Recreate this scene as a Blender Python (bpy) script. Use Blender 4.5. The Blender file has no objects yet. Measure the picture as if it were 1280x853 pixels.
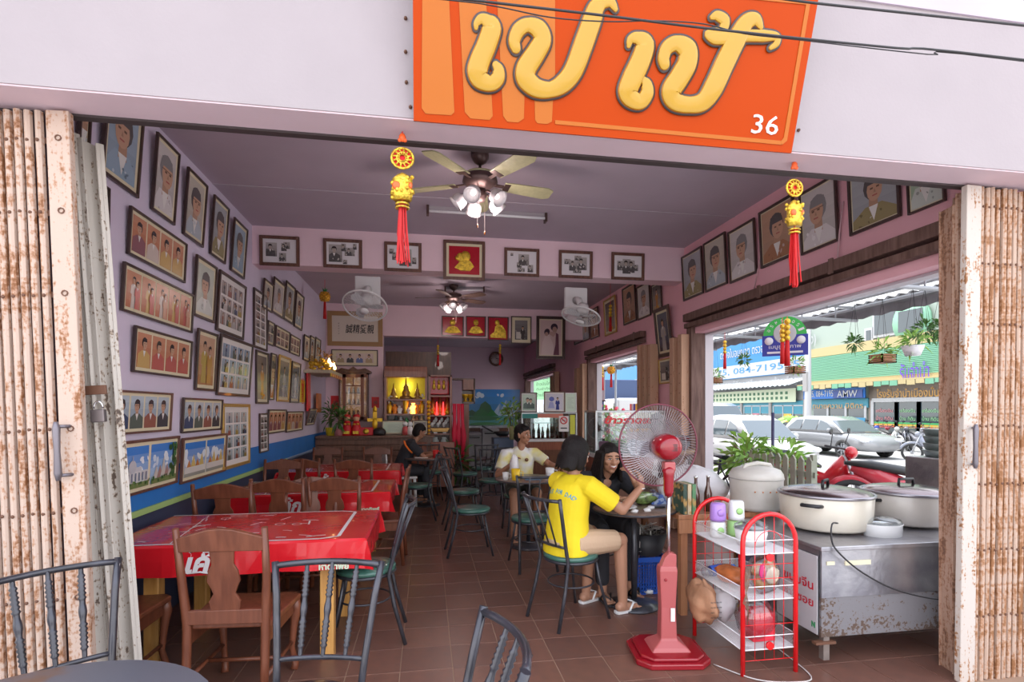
import bpy, math, random
from mathutils import Vector, Matrix, Quaternion
from mathutils.bvhtree import BVHTree
from math import sin, cos, pi, radians as R
random.seed(7)
C = bpy.context.scene.collection
SC = bpy.context.scene

# ------------------------------------------------------------ camera
F = 659.0; HX, HY = 640.0, 512.0; YAW = R(9.2); EYE = 1.5
cam = bpy.data.cameras.new('camera'); camo = bpy.data.objects.new('camera', cam); C.objects.link(camo)
cam.sensor_width = 36; cam.lens = F/1280*36; cam.shift_y = (HY-426.5)/1280; cam.clip_start = .05; cam.clip_end = 400
camo.location = (0, 0, EYE); camo.rotation_euler = (R(90), 0, -YAW)
SC.camera = camo

# ------------------------------------------------------------ light and exposure
SC.view_settings.view_transform = 'Standard'; SC.view_settings.look = 'None'
SC.view_settings.gamma = 1; SC.view_settings.use_curve_mapping = False
SC.view_settings.exposure = 1.6
SC.cycles.max_bounces = 10; SC.cycles.diffuse_bounces = 6; SC.cycles.transparent_max_bounces = 24
SC.cycles.sample_clamp_indirect = 6
w = bpy.data.worlds.new('world'); SC.world = w; w.use_nodes = True
wn = w.node_tree; bg = wn.nodes['Background']
tc = wn.nodes.new('ShaderNodeTexCoord'); sp = wn.nodes.new('ShaderNodeSeparateXYZ'); rp = wn.nodes.new('ShaderNodeValToRGB')
wn.links.new(tc.outputs['Generated'], sp.inputs[0]); wn.links.new(sp.outputs['Z'], rp.inputs[0]); wn.links.new(rp.outputs[0], bg.inputs[0])
rp.color_ramp.elements[0].position = 0.0; rp.color_ramp.elements[0].color = (1, .97, .95, 1)
rp.color_ramp.elements[1].position = .7; rp.color_ramp.elements[1].color = (.78, .85, 1.0, 1)
bg.inputs[1].default_value = 1.1
sun = bpy.data.lights.new('sun', 'SUN'); sun.energy = 2.2; sun.angle = R(2); sun.color = (1, .95, .87)
suno = bpy.data.objects.new('sun', sun); C.objects.link(suno); suno.location = (-6, 8, 20)
suno.rotation_euler = Vector((.15, -.33, -1)).to_track_quat('-Z', 'Y').to_euler()

# ------------------------------------------------------------ pixel rays on real planes
def ray(px, py):
    x = (px-HX)/F; z = (HY-py)/F
    return Vector((x*cos(YAW)+sin(YAW), cos(YAW)-x*sin(YAW), z))
def on_x(px, py, X): r = ray(px, py); return Vector((0, 0, EYE))+r*(X/r.x)
def on_y(px, py, Y): r = ray(px, py); return Vector((0, 0, EYE))+r*(Y/r.y)
def on_z(px, py, Z): r = ray(px, py); return Vector((0, 0, EYE))+r*((Z-EYE)/r.z)
def at_d(px, py, d): return Vector((0, 0, EYE))+ray(px, py)*d
def on_plane(px, py, p, n): r = ray(px, py); o = Vector((0, 0, EYE)); return o+r*((p-o).dot(n)/r.dot(n))

# ------------------------------------------------------------ materials
MATS = {}
def mat(name, col, rough=.5, metal=0, var=0, scale=8, bump=0, bscale=40, coat=0, emit=None, estr=0, spec=.5, stretch=None, col2=None, thr=None):
    if name in MATS: return MATS[name]
    m = bpy.data.materials.new(name); m.use_nodes = True; t = m.node_tree; b = t.nodes['Principled BSDF']
    b.inputs['Base Color'].default_value = (*col, 1); b.inputs['Roughness'].default_value = rough
    b.inputs['Metallic'].default_value = metal; b.inputs['Coat Weight'].default_value = coat
    b.inputs['Specular IOR Level'].default_value = spec
    if emit: b.inputs['Emission Color'].default_value = (*emit, 1); b.inputs['Emission Strength'].default_value = estr
    co = t.nodes.new('ShaderNodeTexCoord'); mp = t.nodes.new('ShaderNodeMapping'); t.links.new(co.outputs['Object'], mp.inputs[0])
    if stretch: mp.inputs['Scale'].default_value = stretch
    if var or col2:
        n = t.nodes.new('ShaderNodeTexNoise'); n.inputs['Scale'].default_value = scale; n.inputs['Detail'].default_value = 6
        t.links.new(mp.outputs[0], n.inputs['Vector'])
        r = t.nodes.new('ShaderNodeValToRGB'); t.links.new(n.outputs['Fac'], r.inputs[0]); t.links.new(r.outputs[0], b.inputs['Base Color'])
        if col2:
            a, z = thr or (.4, .6)
            r.color_ramp.elements[0].position = a; r.color_ramp.elements[0].color = (*col, 1)
            r.color_ramp.elements[1].position = z; r.color_ramp.elements[1].color = (*col2, 1)
        else:
            r.color_ramp.elements[0].position = .3; r.color_ramp.elements[0].color = tuple(max(0, c*(1-var)) for c in col)+(1,)
            r.color_ramp.elements[1].position = .7; r.color_ramp.elements[1].color = tuple(min(1, c*(1+var)) for c in col)+(1,)
    if bump:
        n = t.nodes.new('ShaderNodeTexNoise'); n.inputs['Scale'].default_value = bscale; n.inputs['Detail'].default_value = 4
        t.links.new(mp.outputs[0], n.inputs['Vector'])
        bp = t.nodes.new('ShaderNodeBump'); bp.inputs['Strength'].default_value = bump; bp.inputs['Distance'].default_value = .01
        t.links.new(n.outputs['Fac'], bp.inputs['Height']); t.links.new(bp.outputs[0], b.inputs['Normal'])
    MATS[name] = m; return m
def glass(name, tint=(1, 1, 1), refl=.12):
    if name in MATS: return MATS[name]
    m = bpy.data.materials.new(name); m.use_nodes = True; t = m.node_tree; t.nodes.remove(t.nodes['Principled BSDF'])
    o = t.nodes['Material Output']; tr = t.nodes.new('ShaderNodeBsdfTransparent'); tr.inputs[0].default_value = (*tint, 1)
    g = t.nodes.new('ShaderNodeBsdfGlossy'); g.inputs['Roughness'].default_value = .04
    lw = t.nodes.new('ShaderNodeLayerWeight'); lw.inputs[0].default_value = .25
    mu = t.nodes.new('ShaderNodeMath'); mu.operation = 'MULTIPLY_ADD'; mu.inputs[1].default_value = .5; mu.inputs[2].default_value = refl*.4
    t.links.new(lw.outputs['Fresnel'], mu.inputs[0])
    mx = t.nodes.new('ShaderNodeMixShader'); t.links.new(mu.outputs[0], mx.inputs[0]); t.links.new(tr.outputs[0], mx.inputs[1]); t.links.new(g.outputs[0], mx.inputs[2])
    t.links.new(mx.outputs[0], o.inputs[0]); MATS[name] = m; return m
def wood(name, a, b, rough=.4, s=6, coat=.2):
    return mat(name, a, rough, col2=b, thr=(.35, .65), scale=s, stretch=(6, 6, .7), coat=coat)
def rusty(name, paint, rust, thr=(.52, .62), scale=5, stretch=(5, 5, .8)):
    if name in MATS: return MATS[name]
    m = bpy.data.materials.new(name); m.use_nodes = True; t = m.node_tree; b = t.nodes['Principled BSDF']
    co = t.nodes.new('ShaderNodeTexCoord'); mp = t.nodes.new('ShaderNodeMapping'); t.links.new(co.outputs['Object'], mp.inputs[0]); mp.inputs['Scale'].default_value = stretch
    oi = t.nodes.new('ShaderNodeObjectInfo'); rm = t.nodes.new('ShaderNodeMath'); rm.operation = 'MULTIPLY'; rm.inputs[1].default_value = 53; t.links.new(oi.outputs['Random'], rm.inputs[0]); t.links.new(rm.outputs[0], mp.inputs['Location'])
    n = t.nodes.new('ShaderNodeTexNoise'); n.inputs['Scale'].default_value = scale; n.inputs['Detail'].default_value = 8; n.inputs['Roughness'].default_value = .7
    n2 = t.nodes.new('ShaderNodeTexNoise'); n2.inputs['Scale'].default_value = 60; n2.inputs['Detail'].default_value = 6
    t.links.new(mp.outputs[0], n.inputs[0]); t.links.new(co.outputs['Object'], n2.inputs[0])
    ad = t.nodes.new('ShaderNodeMath'); ad.operation = 'MULTIPLY_ADD'; ad.inputs[1].default_value = .5
    sb = t.nodes.new('ShaderNodeMath'); sb.operation = 'SUBTRACT'; sb.inputs[1].default_value = .25
    t.links.new(n2.outputs['Fac'], ad.inputs[0]); t.links.new(n.outputs['Fac'], sb.inputs[0]); t.links.new(sb.outputs[0], ad.inputs[2])
    r = t.nodes.new('ShaderNodeValToRGB'); t.links.new(ad.outputs[0], r.inputs[0]); t.links.new(r.outputs[0], b.inputs['Base Color'])
    e = r.color_ramp.elements; e[0].position = thr[0]; e[0].color = (*paint, 1); e[1].position = thr[1]; e[1].color = (*rust, 1)
    x = e.new((thr[0]+thr[1])/2); x.color = tuple((p+q)/2*k for p, q, k in zip(paint, rust, (1.1, .95, .8)))+(1,)
    b.inputs['Roughness'].default_value = .7
    bp = t.nodes.new('ShaderNodeBump'); bp.inputs['Strength'].default_value = .4; bp.inputs['Distance'].default_value = .004
    t.links.new(ad.outputs[0], bp.inputs['Height']); t.links.new(bp.outputs[0], b.inputs['Normal'])
    MATS[name] = m; return m
def print_mat(rough=.25, name='printed_paper'):
    if name in MATS: return MATS[name]
    m = bpy.data.materials.new(name); m.use_nodes = True; t = m.node_tree; b = t.nodes['Principled BSDF']
    a = t.nodes.new('ShaderNodeAttribute'); a.attribute_name = 'Col'; t.links.new(a.outputs['Color'], b.inputs['Base Color'])
    b.inputs['Roughness'].default_value = rough; MATS[name] = m; return m

# ------------------------------------------------------------ mesh builder
class MB:
    def __init__(s): s.v = []; s.f = []; s.m = []; s.s = []; s.c = []
    def add(s, vs, fs, m=0, sm=False, M=None, col=None):
        b = len(s.v)
        s.v += [tuple(M @ Vector(p)) if M else tuple(p) for p in vs]
        for f in fs: s.f.append([i+b for i in f]); s.m.append(m); s.s.append(sm); s.c.append(col)
        return s
    def box(s, c, d, m=0, M=None, rz=0, rx=0, ry=0, col=None):
        x, y, z = d[0]/2, d[1]/2, d[2]/2
        vs = [(-x,-y,-z),(x,-y,-z),(x,y,-z),(-x,y,-z),(-x,-y,z),(x,-y,z),(x,y,z),(-x,y,z)]
        T = Matrix.Translation(c) @ Matrix.Rotation(rz, 4, 'Z') @ Matrix.Rotation(ry, 4, 'Y') @ Matrix.Rotation(rx, 4, 'X')
        if M: T = M @ T
        return s.add(vs, [(0,3,2,1),(4,5,6,7),(0,1,5,4),(1,2,6,5),(2,3,7,6),(3,0,4,7)], m, False, T, col)
    def bx(s, x0, x1, y0, y1, z0, z1, m=0, M=None): return s.box(((x0+x1)/2, (y0+y1)/2, (z0+z1)/2), (abs(x1-x0), abs(y1-y0), abs(z1-z0)), m, M)
    def tube(s, pts, r, n=8, m=0, flat=1, sq=1, N=None, caps=True, closed=False, M=None, round_ends=False):
        P = [Vector(p) for p in pts]; k = len(P)
        rr = list(r) if hasattr(r, '__len__') else [r]*k
        if round_ends and not closed:
            a = (P[0]-P[1]).normalized(); b = (P[-1]-P[-2]).normalized(); r0, r1 = rr[0], rr[-1]
            P = [P[0]+a*r0*q for q in (.98, .8, .5)]+P+[P[-1]+b*r1*q for q in (.5, .8, .98)]
            rr = [r0*q for q in (.2, .6, .87)]+rr+[r1*q for q in (.87, .6, .2)]; k += 6
        vs = []; prev = None
        for i, p in enumerate(P):
            if closed: t = (P[(i+1) % k]-P[i-1]).normalized()
            else: t = (P[min(i+1, k-1)]-P[max(i-1, 0)])
            t = t.normalized() if t.length > 1e-9 else Vector((0, 0, 1))
            if N is not None: u = t.cross(Vector(N)).normalized(); w_ = Vector(N).normalized()
            else:
                if prev is None: prev = Vector((0, 0, 1)) if abs(t.z) < .9 else Vector((1, 0, 0))
                u = t.cross(prev).normalized() if t.cross(prev).length > 1e-6 else Vector((1, 0, 0)); w_ = u.cross(t).normalized(); prev = w_
            for j in range(n):
                a = 2*pi*(j+.5)/n; ca, sa = cos(a), sin(a)
                if sq != 1: ca = math.copysign(abs(ca)**sq, ca); sa = math.copysign(abs(sa)**sq, sa)
                vs.append(p+u*rr[i]*ca+w_*rr[i]*flat*sa)
        fs = []
        for i in range(k if closed else k-1):
            for j in range(n):
                a = i*n+j; b = i*n+(j+1) % n; c2 = ((i+1) % k)*n+(j+1) % n; d = ((i+1) % k)*n+j
                fs.append((a, d, c2, b))
        s.add(vs, fs, m, n > 4, M)
        if caps and not closed:
            b0 = len(s.v)-len(vs)
            s.f.append([b0+j for j in range(n)]); s.m.append(m); s.s.append(False); s.c.append(None)
            s.f.append([b0+(k-1)*n+j for j in reversed(range(n))]); s.m.append(m); s.s.append(False); s.c.append(None)
        return s
    def cyl(s, a, b, r, r2=None, n=12, m=0, M=None): return s.tube([a, b], [r, r if r2 is None else r2], n, m, M=M)
    def lathe(s, prof, c=(0, 0, 0), n=20, m=0, M=None, sx=1, sy=1, sm=True):
        vs = []; k = len(prof)
        for r_, z in prof:
            for j in range(n): a = 2*pi*j/n; vs.append((c[0]+r_*cos(a)*sx, c[1]+r_*sin(a)*sy, c[2]+z))
        fs = [(i*n+j, i*n+(j+1) % n, (i+1)*n+(j+1) % n, (i+1)*n+j) for i in range(k-1) for j in range(n)]
        if prof[0][0] <= .03: fs.append(tuple(reversed(range(n))))
        if prof[-1][0] <= .03: fs.append(tuple((k-1)*n+j for j in range(n)))
        return s.add(vs, fs, m, sm, M)
    def ball(s, c, r, n=12, m=0, M=None):
        rx, ry, rz = r if hasattr(r, '__len__') else (r, r, r); k = max(5, n//2+1)
        prof = [(max(1e-4, sin(pi*i/k)), -cos(pi*i/k)*rz) for i in range(k+1)]
        return s.lathe(prof, c, n, m, M, rx, ry)
    def capsule(s, a, b, r0, r1=None, n=12, m=0):
        a, b = Vector(a), Vector(b); r1 = r0 if r1 is None else r1
        if (b-a).length < 1e-5: return s.ball(a, r0, n, m)
        t = (b-a).normalized()
        pts = [a-t*r0*q for q in (.97, .75, .4)]+[a, b]+[b+t*r1*q for q in (.4, .75, .97)]
        rr = [r0*.24, r0*.66, r0*.92, r0, r1, r1*.92, r1*.66, r1*.24]
        return s.tube(pts, rr, n, m)
    def prism(s, poly, axis='y', a=0, b=.01, m=0, M=None, col=None):
        n = len(poly)
        def P(u, v, w_): return {'y': (u, w_, v), 'z': (u, v, w_), 'x': (w_, u, v)}[axis]
        vs = [P(u, v, a) for u, v in poly]+[P(u, v, b) for u, v in poly]
        fs = [tuple(range(n)), tuple(reversed(range(n, 2*n)))]+[(i, i+n, (i+1) % n+n, (i+1) % n) for i in range(n)]
        return s.add(vs, fs, m, False, M, col)
    def poly(s, pts, m=0, col=None, M=None): return s.add(pts, [tuple(range(len(pts)))], m, False, M, col)
    def build(s, name, mats, parent=None, bevel=0, kind=None, label=None, loc=None, fix=True):
        me = bpy.data.meshes.new(name); me.from_pydata(s.v, [], s.f)
        if not isinstance(mats, (list, tuple)): mats = [mats]
        for q in mats: me.materials.append(q)
        me.polygons.foreach_set('material_index', s.m); me.polygons.foreach_set('use_smooth', s.s)
        if any(c is not None for c in s.c):
            at = me.color_attributes.new('Col', 'FLOAT_COLOR', 'CORNER'); d = []
            for p, c in zip(me.polygons, s.c):
                for _ in p.loop_indices: d += [*(c or (.5, .5, .5)), 1]
            at.data.foreach_set('color', d)
        elif fix:
            import bmesh
            bm = bmesh.new(); bm.from_mesh(me); bmesh.ops.recalc_face_normals(bm, faces=bm.faces); bm.to_mesh(me); bm.free()
        o = bpy.data.objects.new(name, me); C.objects.link(o)
        if parent: o.parent = parent
        if loc: o.location = loc
        if bevel:
            q = o.modifiers.new('bevel', 'BEVEL'); q.width = bevel; q.segments = 2; q.limit_method = 'ANGLE'
        if kind: o['kind'] = kind
        if label: o['label'] = label
        return o
def tag(o, label, cat, group=None, kind=None):
    o['label'] = label; o['category'] = cat
    if group: o['group'] = group
    if kind: o['kind'] = kind
    return o
def thing(name, label, cat, loc=(0, 0, 0), rz=0, group=None):
    o = bpy.data.objects.new(name, None); C.objects.link(o); o.empty_display_size = .1
    o.location = loc; o.rotation_euler = (0, 0, rz); return tag(o, label, cat, group)
def struct(name, mb, m, bevel=0, parent=None):
    o = mb.build(name, m, parent, bevel)
    if not parent: o['kind'] = 'structure'
    return o
KIDS = {}
def dup(root, loc, rz, label, group=None):
    r = root.copy(); C.objects.link(r); r.location = loc; r.rotation_euler = (0, 0, rz); r['label'] = label
    if group: r['group'] = group
    for ch in root.children:
        c = ch.copy(); C.objects.link(c); c.parent = r
        for g in ch.children:
            d = g.copy(); C.objects.link(d); d.parent = c
    return r
def evaluated(o):
    bpy.context.view_layer.update(); dg = bpy.context.evaluated_depsgraph_get()
    me = bpy.data.meshes.new_from_object(o.evaluated_get(dg)); return me
def text_geo(body, size=.1, shear=0, ext=0, align='CENTER', bold=0, res=2):
    c = bpy.data.curves.new('t', 'FONT'); c.body = body; c.size = size; c.shear = shear; c.extrude = ext
    c.align_x = align; c.align_y = 'CENTER'; c.resolution_u = res; c.offset = bold
    o = bpy.data.objects.new('t', c); C.objects.link(o); me = evaluated(o)
    vs = [tuple(v.co) for v in me.vertices]; fs = [tuple(p.vertices) for p in me.polygons]
    bpy.data.objects.remove(o); bpy.data.meshes.remove(me); bpy.data.curves.remove(c)
    return vs, fs
def text(name, body, size, M, m, parent=None, shear=0, ext=.0004, bold=0, fit=None):
    """lettering lying in its own x-z plane, facing -y, placed by matrix M"""
    vs, fs = text_geo(body, size, shear, ext, bold=bold)
    if not vs: return None
    if fit:
        x0 = min(v[0] for v in vs); x1 = max(v[0] for v in vs); y0 = min(v[1] for v in vs); y1 = max(v[1] for v in vs)
        sx = fit[0]/(x1-x0); sy = fit[1]/(y1-y0) if fit[1] else sx
        vs = [((x-(x0+x1)/2)*sx, (y-(y0+y1)/2)*sy, z) for x, y, z in vs]
    b = MB(); b.add([(x, -z, y) for x, y, z in vs], fs, M=M); return b.build(name, m, parent, fix=False)
def Tm(x, y, z, rz=0, rx=0): return Matrix.Translation((x, y, z)) @ Matrix.Rotation(rz, 4, 'Z') @ Matrix.Rotation(rx, 4, 'X')

# common materials
WHITE = mat('white_paint', (.78, .76, .76), .5)
BLACK = mat('black_plastic', (.015, .015, .018), .4)
GOLD = mat('gold_foil', (.85, .5, .06), .28, .75, var=.4, scale=30, bump=.8, bscale=90)
def smooth(P, k=5):
    P = [Vector(p) for p in P]; n = len(P); Q = []
    for i in range(n-1):
        a, b, c, d = P[max(i-1, 0)], P[i], P[i+1], P[min(i+2, n-1)]
        for j in range(k): t = j/k; Q.append(.5*((2*b)+(c-a)*t+(2*a-5*b+4*c-d)*t*t+(3*b-a-3*c+d)*t**3))
    return Q+[P[-1]]
REDC = mat('red_cord', (.75, .01, .02), .7)
CHROME = mat('chrome', (.75, .76, .78), .18, 1)
# ------------------------------------------------------------ the room shell
XL, XR, YF, YB1, YB2, YE, CEIL = -1.9, 3.2, 2.5, 6.2, 10.5, 17.2, 3.53
w_left = mat('skylight_tinted_wall_paint', (.66, .58, .72), .6, var=.05, scale=2)  # pinkish paint with the bluish skylight tint mixed into its colour
w_pink = mat('bounce_tinted_pink_wall_paint', (.82, .44, .50), .6, var=.06, scale=1.5)  # same pinkish paint, made pinker to carry the warm bounce light
w_beam = mat('pale_pink_beam_paint', (.80, .58, .64), .6, var=.04, scale=2)
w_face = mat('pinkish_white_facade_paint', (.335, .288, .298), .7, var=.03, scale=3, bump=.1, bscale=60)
w_soff = mat('soffit_paint', (.66, .50, .54), .7, var=.04, scale=3)
w_ceil = mat('shade_tinted_ceiling_paint', (.48, .40, .47), .7, var=.05, scale=2)  # pale ceiling, its shade put into the base colour
blue = mat('blue_wall_paint', (.02, .17, .52), .55, var=.08, scale=3)
lime = mat('lime_green_strip', (.35, .50, .18), .6)
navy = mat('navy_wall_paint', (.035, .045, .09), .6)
sash = wood('dark_weathered_wood', (.10, .05, .04), (.19, .11, .09), .7, 5, 0)
# left wall with its blue band
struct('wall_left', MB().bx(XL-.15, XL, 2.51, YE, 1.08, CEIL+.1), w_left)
struct('trim_1', MB().bx(XL-.15, XL+.004, 2.51, YE, .83, 1.08), blue)
struct('trim_2', MB().bx(XL-.15, XL+.02, 2.51, 7.6, .79, .83), lime)
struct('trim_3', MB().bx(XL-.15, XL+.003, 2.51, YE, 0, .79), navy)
# ceilings
struct('ceiling', MB().bx(XL-.2, XR+.3, 2.3, YB1, CEIL, CEIL+.12).bx(XL-.2, XR+.3, YB1, YE+.2, CEIL, CEIL+.12), w_ceil)
jl = MB()
for y in (3.9, 5.1): jl.bx(XL, XR, y, y+.012, CEIL-.006, CEIL+.002)
struct('trim_4', jl, mat('ceiling_joint_strip', (.46, .40, .45), .7))
# beams
struct('wall_beam_middle', MB().bx(XL-.1, XR+.1, YB1, YB1+.25, 3.11, CEIL+.05), w_beam)
struct('wall_beam_back', MB().bx(XL-.1, XR+.1, YB2, YB2+.25, 2.93, CEIL+.05).bx(XL-.1, -.83, YB2, YB2+.2, 0, 2.95), w_beam)
struct('wall_back', MB().bx(XL-.1, XR+.1, YE, YE+.15, 0, CEIL), mat('dusky_back_wall_paint', (.66, .48, .56), .6))
struct('wall_beam_front', MB().bx(-6, 3.62, 2.31, YF, 2.755, 5.6), w_face)
struct('trim_5', MB().bx(-6, 3.62, 2.315, YF+.004, 2.748, 2.757), w_soff)
struct('trim_6', MB().bx(XL, XR, YF-.01, YF+.03, 2.738, 2.749), mat('dark_iron_track', (.05, .035, .035), .6))
struct('wall_front', MB().bx(-6, -2.12, 2.31, YF, 0, 2.75).bx(3.56, 3.62, 2.31, YF, 0, 2.75), w_face)
# right wall: long lintels over three openings
op = [(2.52, 5.95), (7.36, 10.06), (12.9, 16.8)]
mb = MB().bx(XR, XR+.22, 2.54, YE, 2.42, CEIL+.05)
mb.bx(XR, XR+.22, 5.95, 7.36, 0, 2.42).bx(XR, XR+.22, 10.06, 12.9, 0, 2.42).bx(XR, XR+.22, 16.8, YE, 0, 2.42)
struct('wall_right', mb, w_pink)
struct('wall_upstairs', MB().bx(XL-.2, XR+.22, 2.31, 2.5, 5.6, 7).bx(XR, XR+.22, 2.5, YE, CEIL+.05, 7).bx(XL-.2, XL, 2.5, YE, CEIL+.1, 7).bx(XL-.2, XR+.22, 2.31, YE, 7, 7.1), w_face)
# sliding gate rails and jambs of the right openings
k = 1
for i, (a, b) in enumerate(op):
    c = thing('gate_rail', 'dark rusty sliding gate rail above the %s right-hand opening' % ('nearest', 'middle', 'farthest')[i], 'rail')
    MB().bx(XR-.10, XR-.002, a, b+.1, 2.57, 2.66).build('rail_channel', sash, c, .006)
    MB().bx(XR-.085, XR-.002, a, b+.1, 2.49, 2.545).build('rail_lip', sash, c, .004)
    for j in range(int((b-a)/.9)): MB().bx(XR-.115, XR-.1, a+.2+j*.9, a+.24+j*.9, 2.55, 2.67).build('bracket', sash, c)
    struct('door_%d' % (i+1), MB().bx(XR-.05, XR+.13, b-.02, b+.10, 0, 2.50).bx(XR+.02, XR+.2, a-.02, a+.05, 0, 2.42), sash, .005)
    struct('trim_%d' % (7+i), MB().bx(XR+.13, XR+.235, b-.025, b+.02, 0, 2.42).bx(XR+.13, XR+.235, a, b, 2.40, 2.425), mat('pale_jamb_paint', (.62, .58, .62), .6))
# ------------------------------------------------------------ tiled floor
tile_m = bpy.data.materials.new('brown_floor_tile'); tile_m.use_nodes = True
t = tile_m.node_tree; b = t.nodes['Principled BSDF']; oi = t.nodes.new('ShaderNodeObjectInfo')
rr = t.nodes.new('ShaderNodeValToRGB'); t.links.new(oi.outputs['Random'], rr.inputs[0])
rr.color_ramp.elements[0].color = (.150, .050, .027, 1); rr.color_ramp.elements[1].color = (.20, .070, .038, 1)
nz = t.nodes.new('ShaderNodeTexNoise'); nz.inputs['Scale'].default_value = 14; nz.inputs['Detail'].default_value = 7
tcn = t.nodes.new('ShaderNodeTexCoord'); t.links.new(tcn.outputs['Object'], nz.inputs[0])
mx = t.nodes.new('ShaderNodeMix'); mx.data_type = 'RGBA'; mx.blend_type = 'MULTIPLY'; mx.inputs[0].default_value = .55
t.links.new(rr.outputs[0], mx.inputs[6]); t.links.new(nz.outputs['Fac'], mx.inputs[7]); 
gm = t.nodes.new('ShaderNodeBrightContrast'); gm.inputs['Bright'].default_value = .03; t.links.new(mx.outputs[2], gm.inputs[0]); t.links.new(gm.outputs[0], b.inputs['Base Color'])
r2 = t.nodes.new('ShaderNodeMapRange'); r2.inputs[3].default_value = .22; r2.inputs[4].default_value = .42; t.links.new(nz.outputs['Fac'], r2.inputs[0]); t.links.new(r2.outputs[0], b.inputs['Roughness'])
b.inputs['Specular IOR Level'].default_value = .4
grout = mat('pale_grout', (.34, .22, .15), .8)
floor = struct('floor', MB().bx(XL, XR+.22, 2.31, YE, -.1, -.003), grout)
TP = MB().bx(.0025, .2975, .0025, .2975, -.012, 0); tm = None; far = MB()
cells = []
for i in range(18):
    for j in range(50):
        x = -1.95+.3*i; y = 2.47+.3*j
        if x < XL-.1 or x > XR-.02 or y > YE: continue
        cells.append((x*x*.2+y, x, y))
cells.sort()
for n, (_, x, y) in enumerate(cells):
    if n < 290:
        if tm is None: o = TP.build('floor_tile', tile_m, floor, .0015); tm = o
        else: o = tm.copy(); C.objects.link(o); o.parent = floor
        o.location = (x, y, random.uniform(-.0008, .0008))
    else: far.bx(x+.0025, x+.2975, y+.0025, y+.2975, -.012, 0)
far.build('floor_tiles', tile_m, floor, kind='stuff')
# ------------------------------------------------------------ ground outside
conc = mat('bright_concrete', (.30, .295, .29), .9, var=.12, scale=.6, bump=.2)
struct('ground', MB().bx(-60, 120, -60, 120, -.35, -.16), conc)
struct('trim_10', MB().bx(-6, 8.0, -9, 2.31, -.2, -.004).bx(XR+.22, 7.4, 2.31, 30, -.2, -.02), mat('sidewalk_concrete', (.40, .385, .38), .85, var=.15, scale=2, bump=.2))
# ------------------------------------------------------------ folding gates of the shop front
rust = rusty('rusted_cream_gate_paint', (.50, .37, .30), (.22, .085, .03), (.50, .64))
rust_heavy = rusty('heavily_rusted_gate_paint', (.48, .34, .26), (.26, .11, .04), (.45, .60))
rivet_m = mat('rusty_rivet', (.13, .055, .03), .6)
dirty = rusty('flaking_white_gate_paint', (.48, .43, .38), (.09, .06, .045), (.56, .64), 7)
copper = rusty('tan_gate_paint', (.55, .33, .22), (.22, .11, .07), (.60, .75))
def slat_shape(wd, h):
    b = MB(); prof = [(-wd/2, .012), (-wd*.42, -.002), (-wd*.12, -.008), (wd*.12, -.008), (wd*.42, -.002), (wd/2, .012)]
    vs = [(x, y, 0) for x, y in prof]+[(x, y, h) for x, y in prof]
    return b.add(vs, [(i, i+1, i+7, i+6) for i in range(5)], 0, False)
def gate_stack(root, x0, n, pitch, h, m, lean=0, post_at_start=False):
    base = slat_shape(pitch*.74, h).build('slat', m, root, fix=False); base.location = (x0, 0, 0)
    sl = base.modifiers.new('thick', 'SOLIDIFY'); sl.thickness = .003
    rv = MB()
    for zz in (.35, .72, 1.08, 1.42, 1.98, 2.32, 2.62):
        rv.ball((0, -.010, zz+random.uniform(-.01, .01)), (.0075, .005, .0075), 6)
    r0 = rv.build('rivets', rivet_m, root); r0['kind'] = 'stuff'; r0.location = (x0, 0, 0)
    for i in range(1, n):
        dz = random.uniform(-.006, .006)
        o = base.copy(); C.objects.link(o); o.location = (x0+i*pitch, random.uniform(-.004, .004), dz); o.rotation_euler = (0, lean, random.uniform(-.12, .12)); 
        q = r0.copy(); C.objects.link(q); q.location = (x0+i*pitch, 0, dz)
    MB().bx(x0-pitch/2, x0+(n-.5)*pitch, .03, .036, 0, h).build('gap_shade_sheet', mat('painted_gap_shade', (.07, .04, .05), .8), root)  # added dark sheet, paints the shade seen between the slats
    bars = MB()
    for zz in (.35, .72, 1.08, 1.42, 1.98, 2.32, 2.62): bars.bx(x0-.02, x0+(n-1)*pitch+.05, .012, .016, zz-.012, zz+.012)
    bars.build('lattice_bars', rivet_m, root, kind='stuff')
def handle(root, x, z, m):
    b = MB().bx(x+.012, x+.055, -.014, -.010, z-.13, z+.13)
    b.build('handle_plate', mat('dull_grey_steel', (.25, .22, .22), .5, .5), root)
    h = MB().tube([(x, -.055, z-.12), (x, -.055, z-.09), (x, -.055, z), (x, -.055, z+.09), (x, -.055, z+.12)], [.008, .014, .011, .014, .008], 8)
    h.cyl((x, -.05, z-.10), (x+.03, -.012, z-.10), .007, n=6).cyl((x, -.05, z+.10), (x+.03, -.012, z+.10), .007, n=6)
    h.build('handle', mat('grey_handle_steel', (.19, .17, .19), .4, .6), root)
LEAN = R(2.2)
g = thing('folding_gate', 'rusty cream folding steel gate stacked at the left edge of the shop front', 'gate', (-1.60, 2.46, 0))
gate_stack(g, -.407, 11, .037, 2.735, rust, LEAN*0)
MB().bx(.0, .085, -.016, .02, 0, 2.735).build('end_stile', rust, g, .004)
rv = MB()
for zz in (.35, .72, 1.08, 1.42, 1.98, 2.32, 2.62): rv.tube([(.045+.011*cos(a*pi/4), -.018, zz+.011*sin(a*pi/4)) for a in range(8)], .003, 4, closed=True)
rv.build('rivet_rings', rivet_m, g, kind='stuff')
handle(g, .015, 1.33, rust)
g.rotation_euler = (0, -LEAN, 0); g.location.x = -1.553+.11
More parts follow.
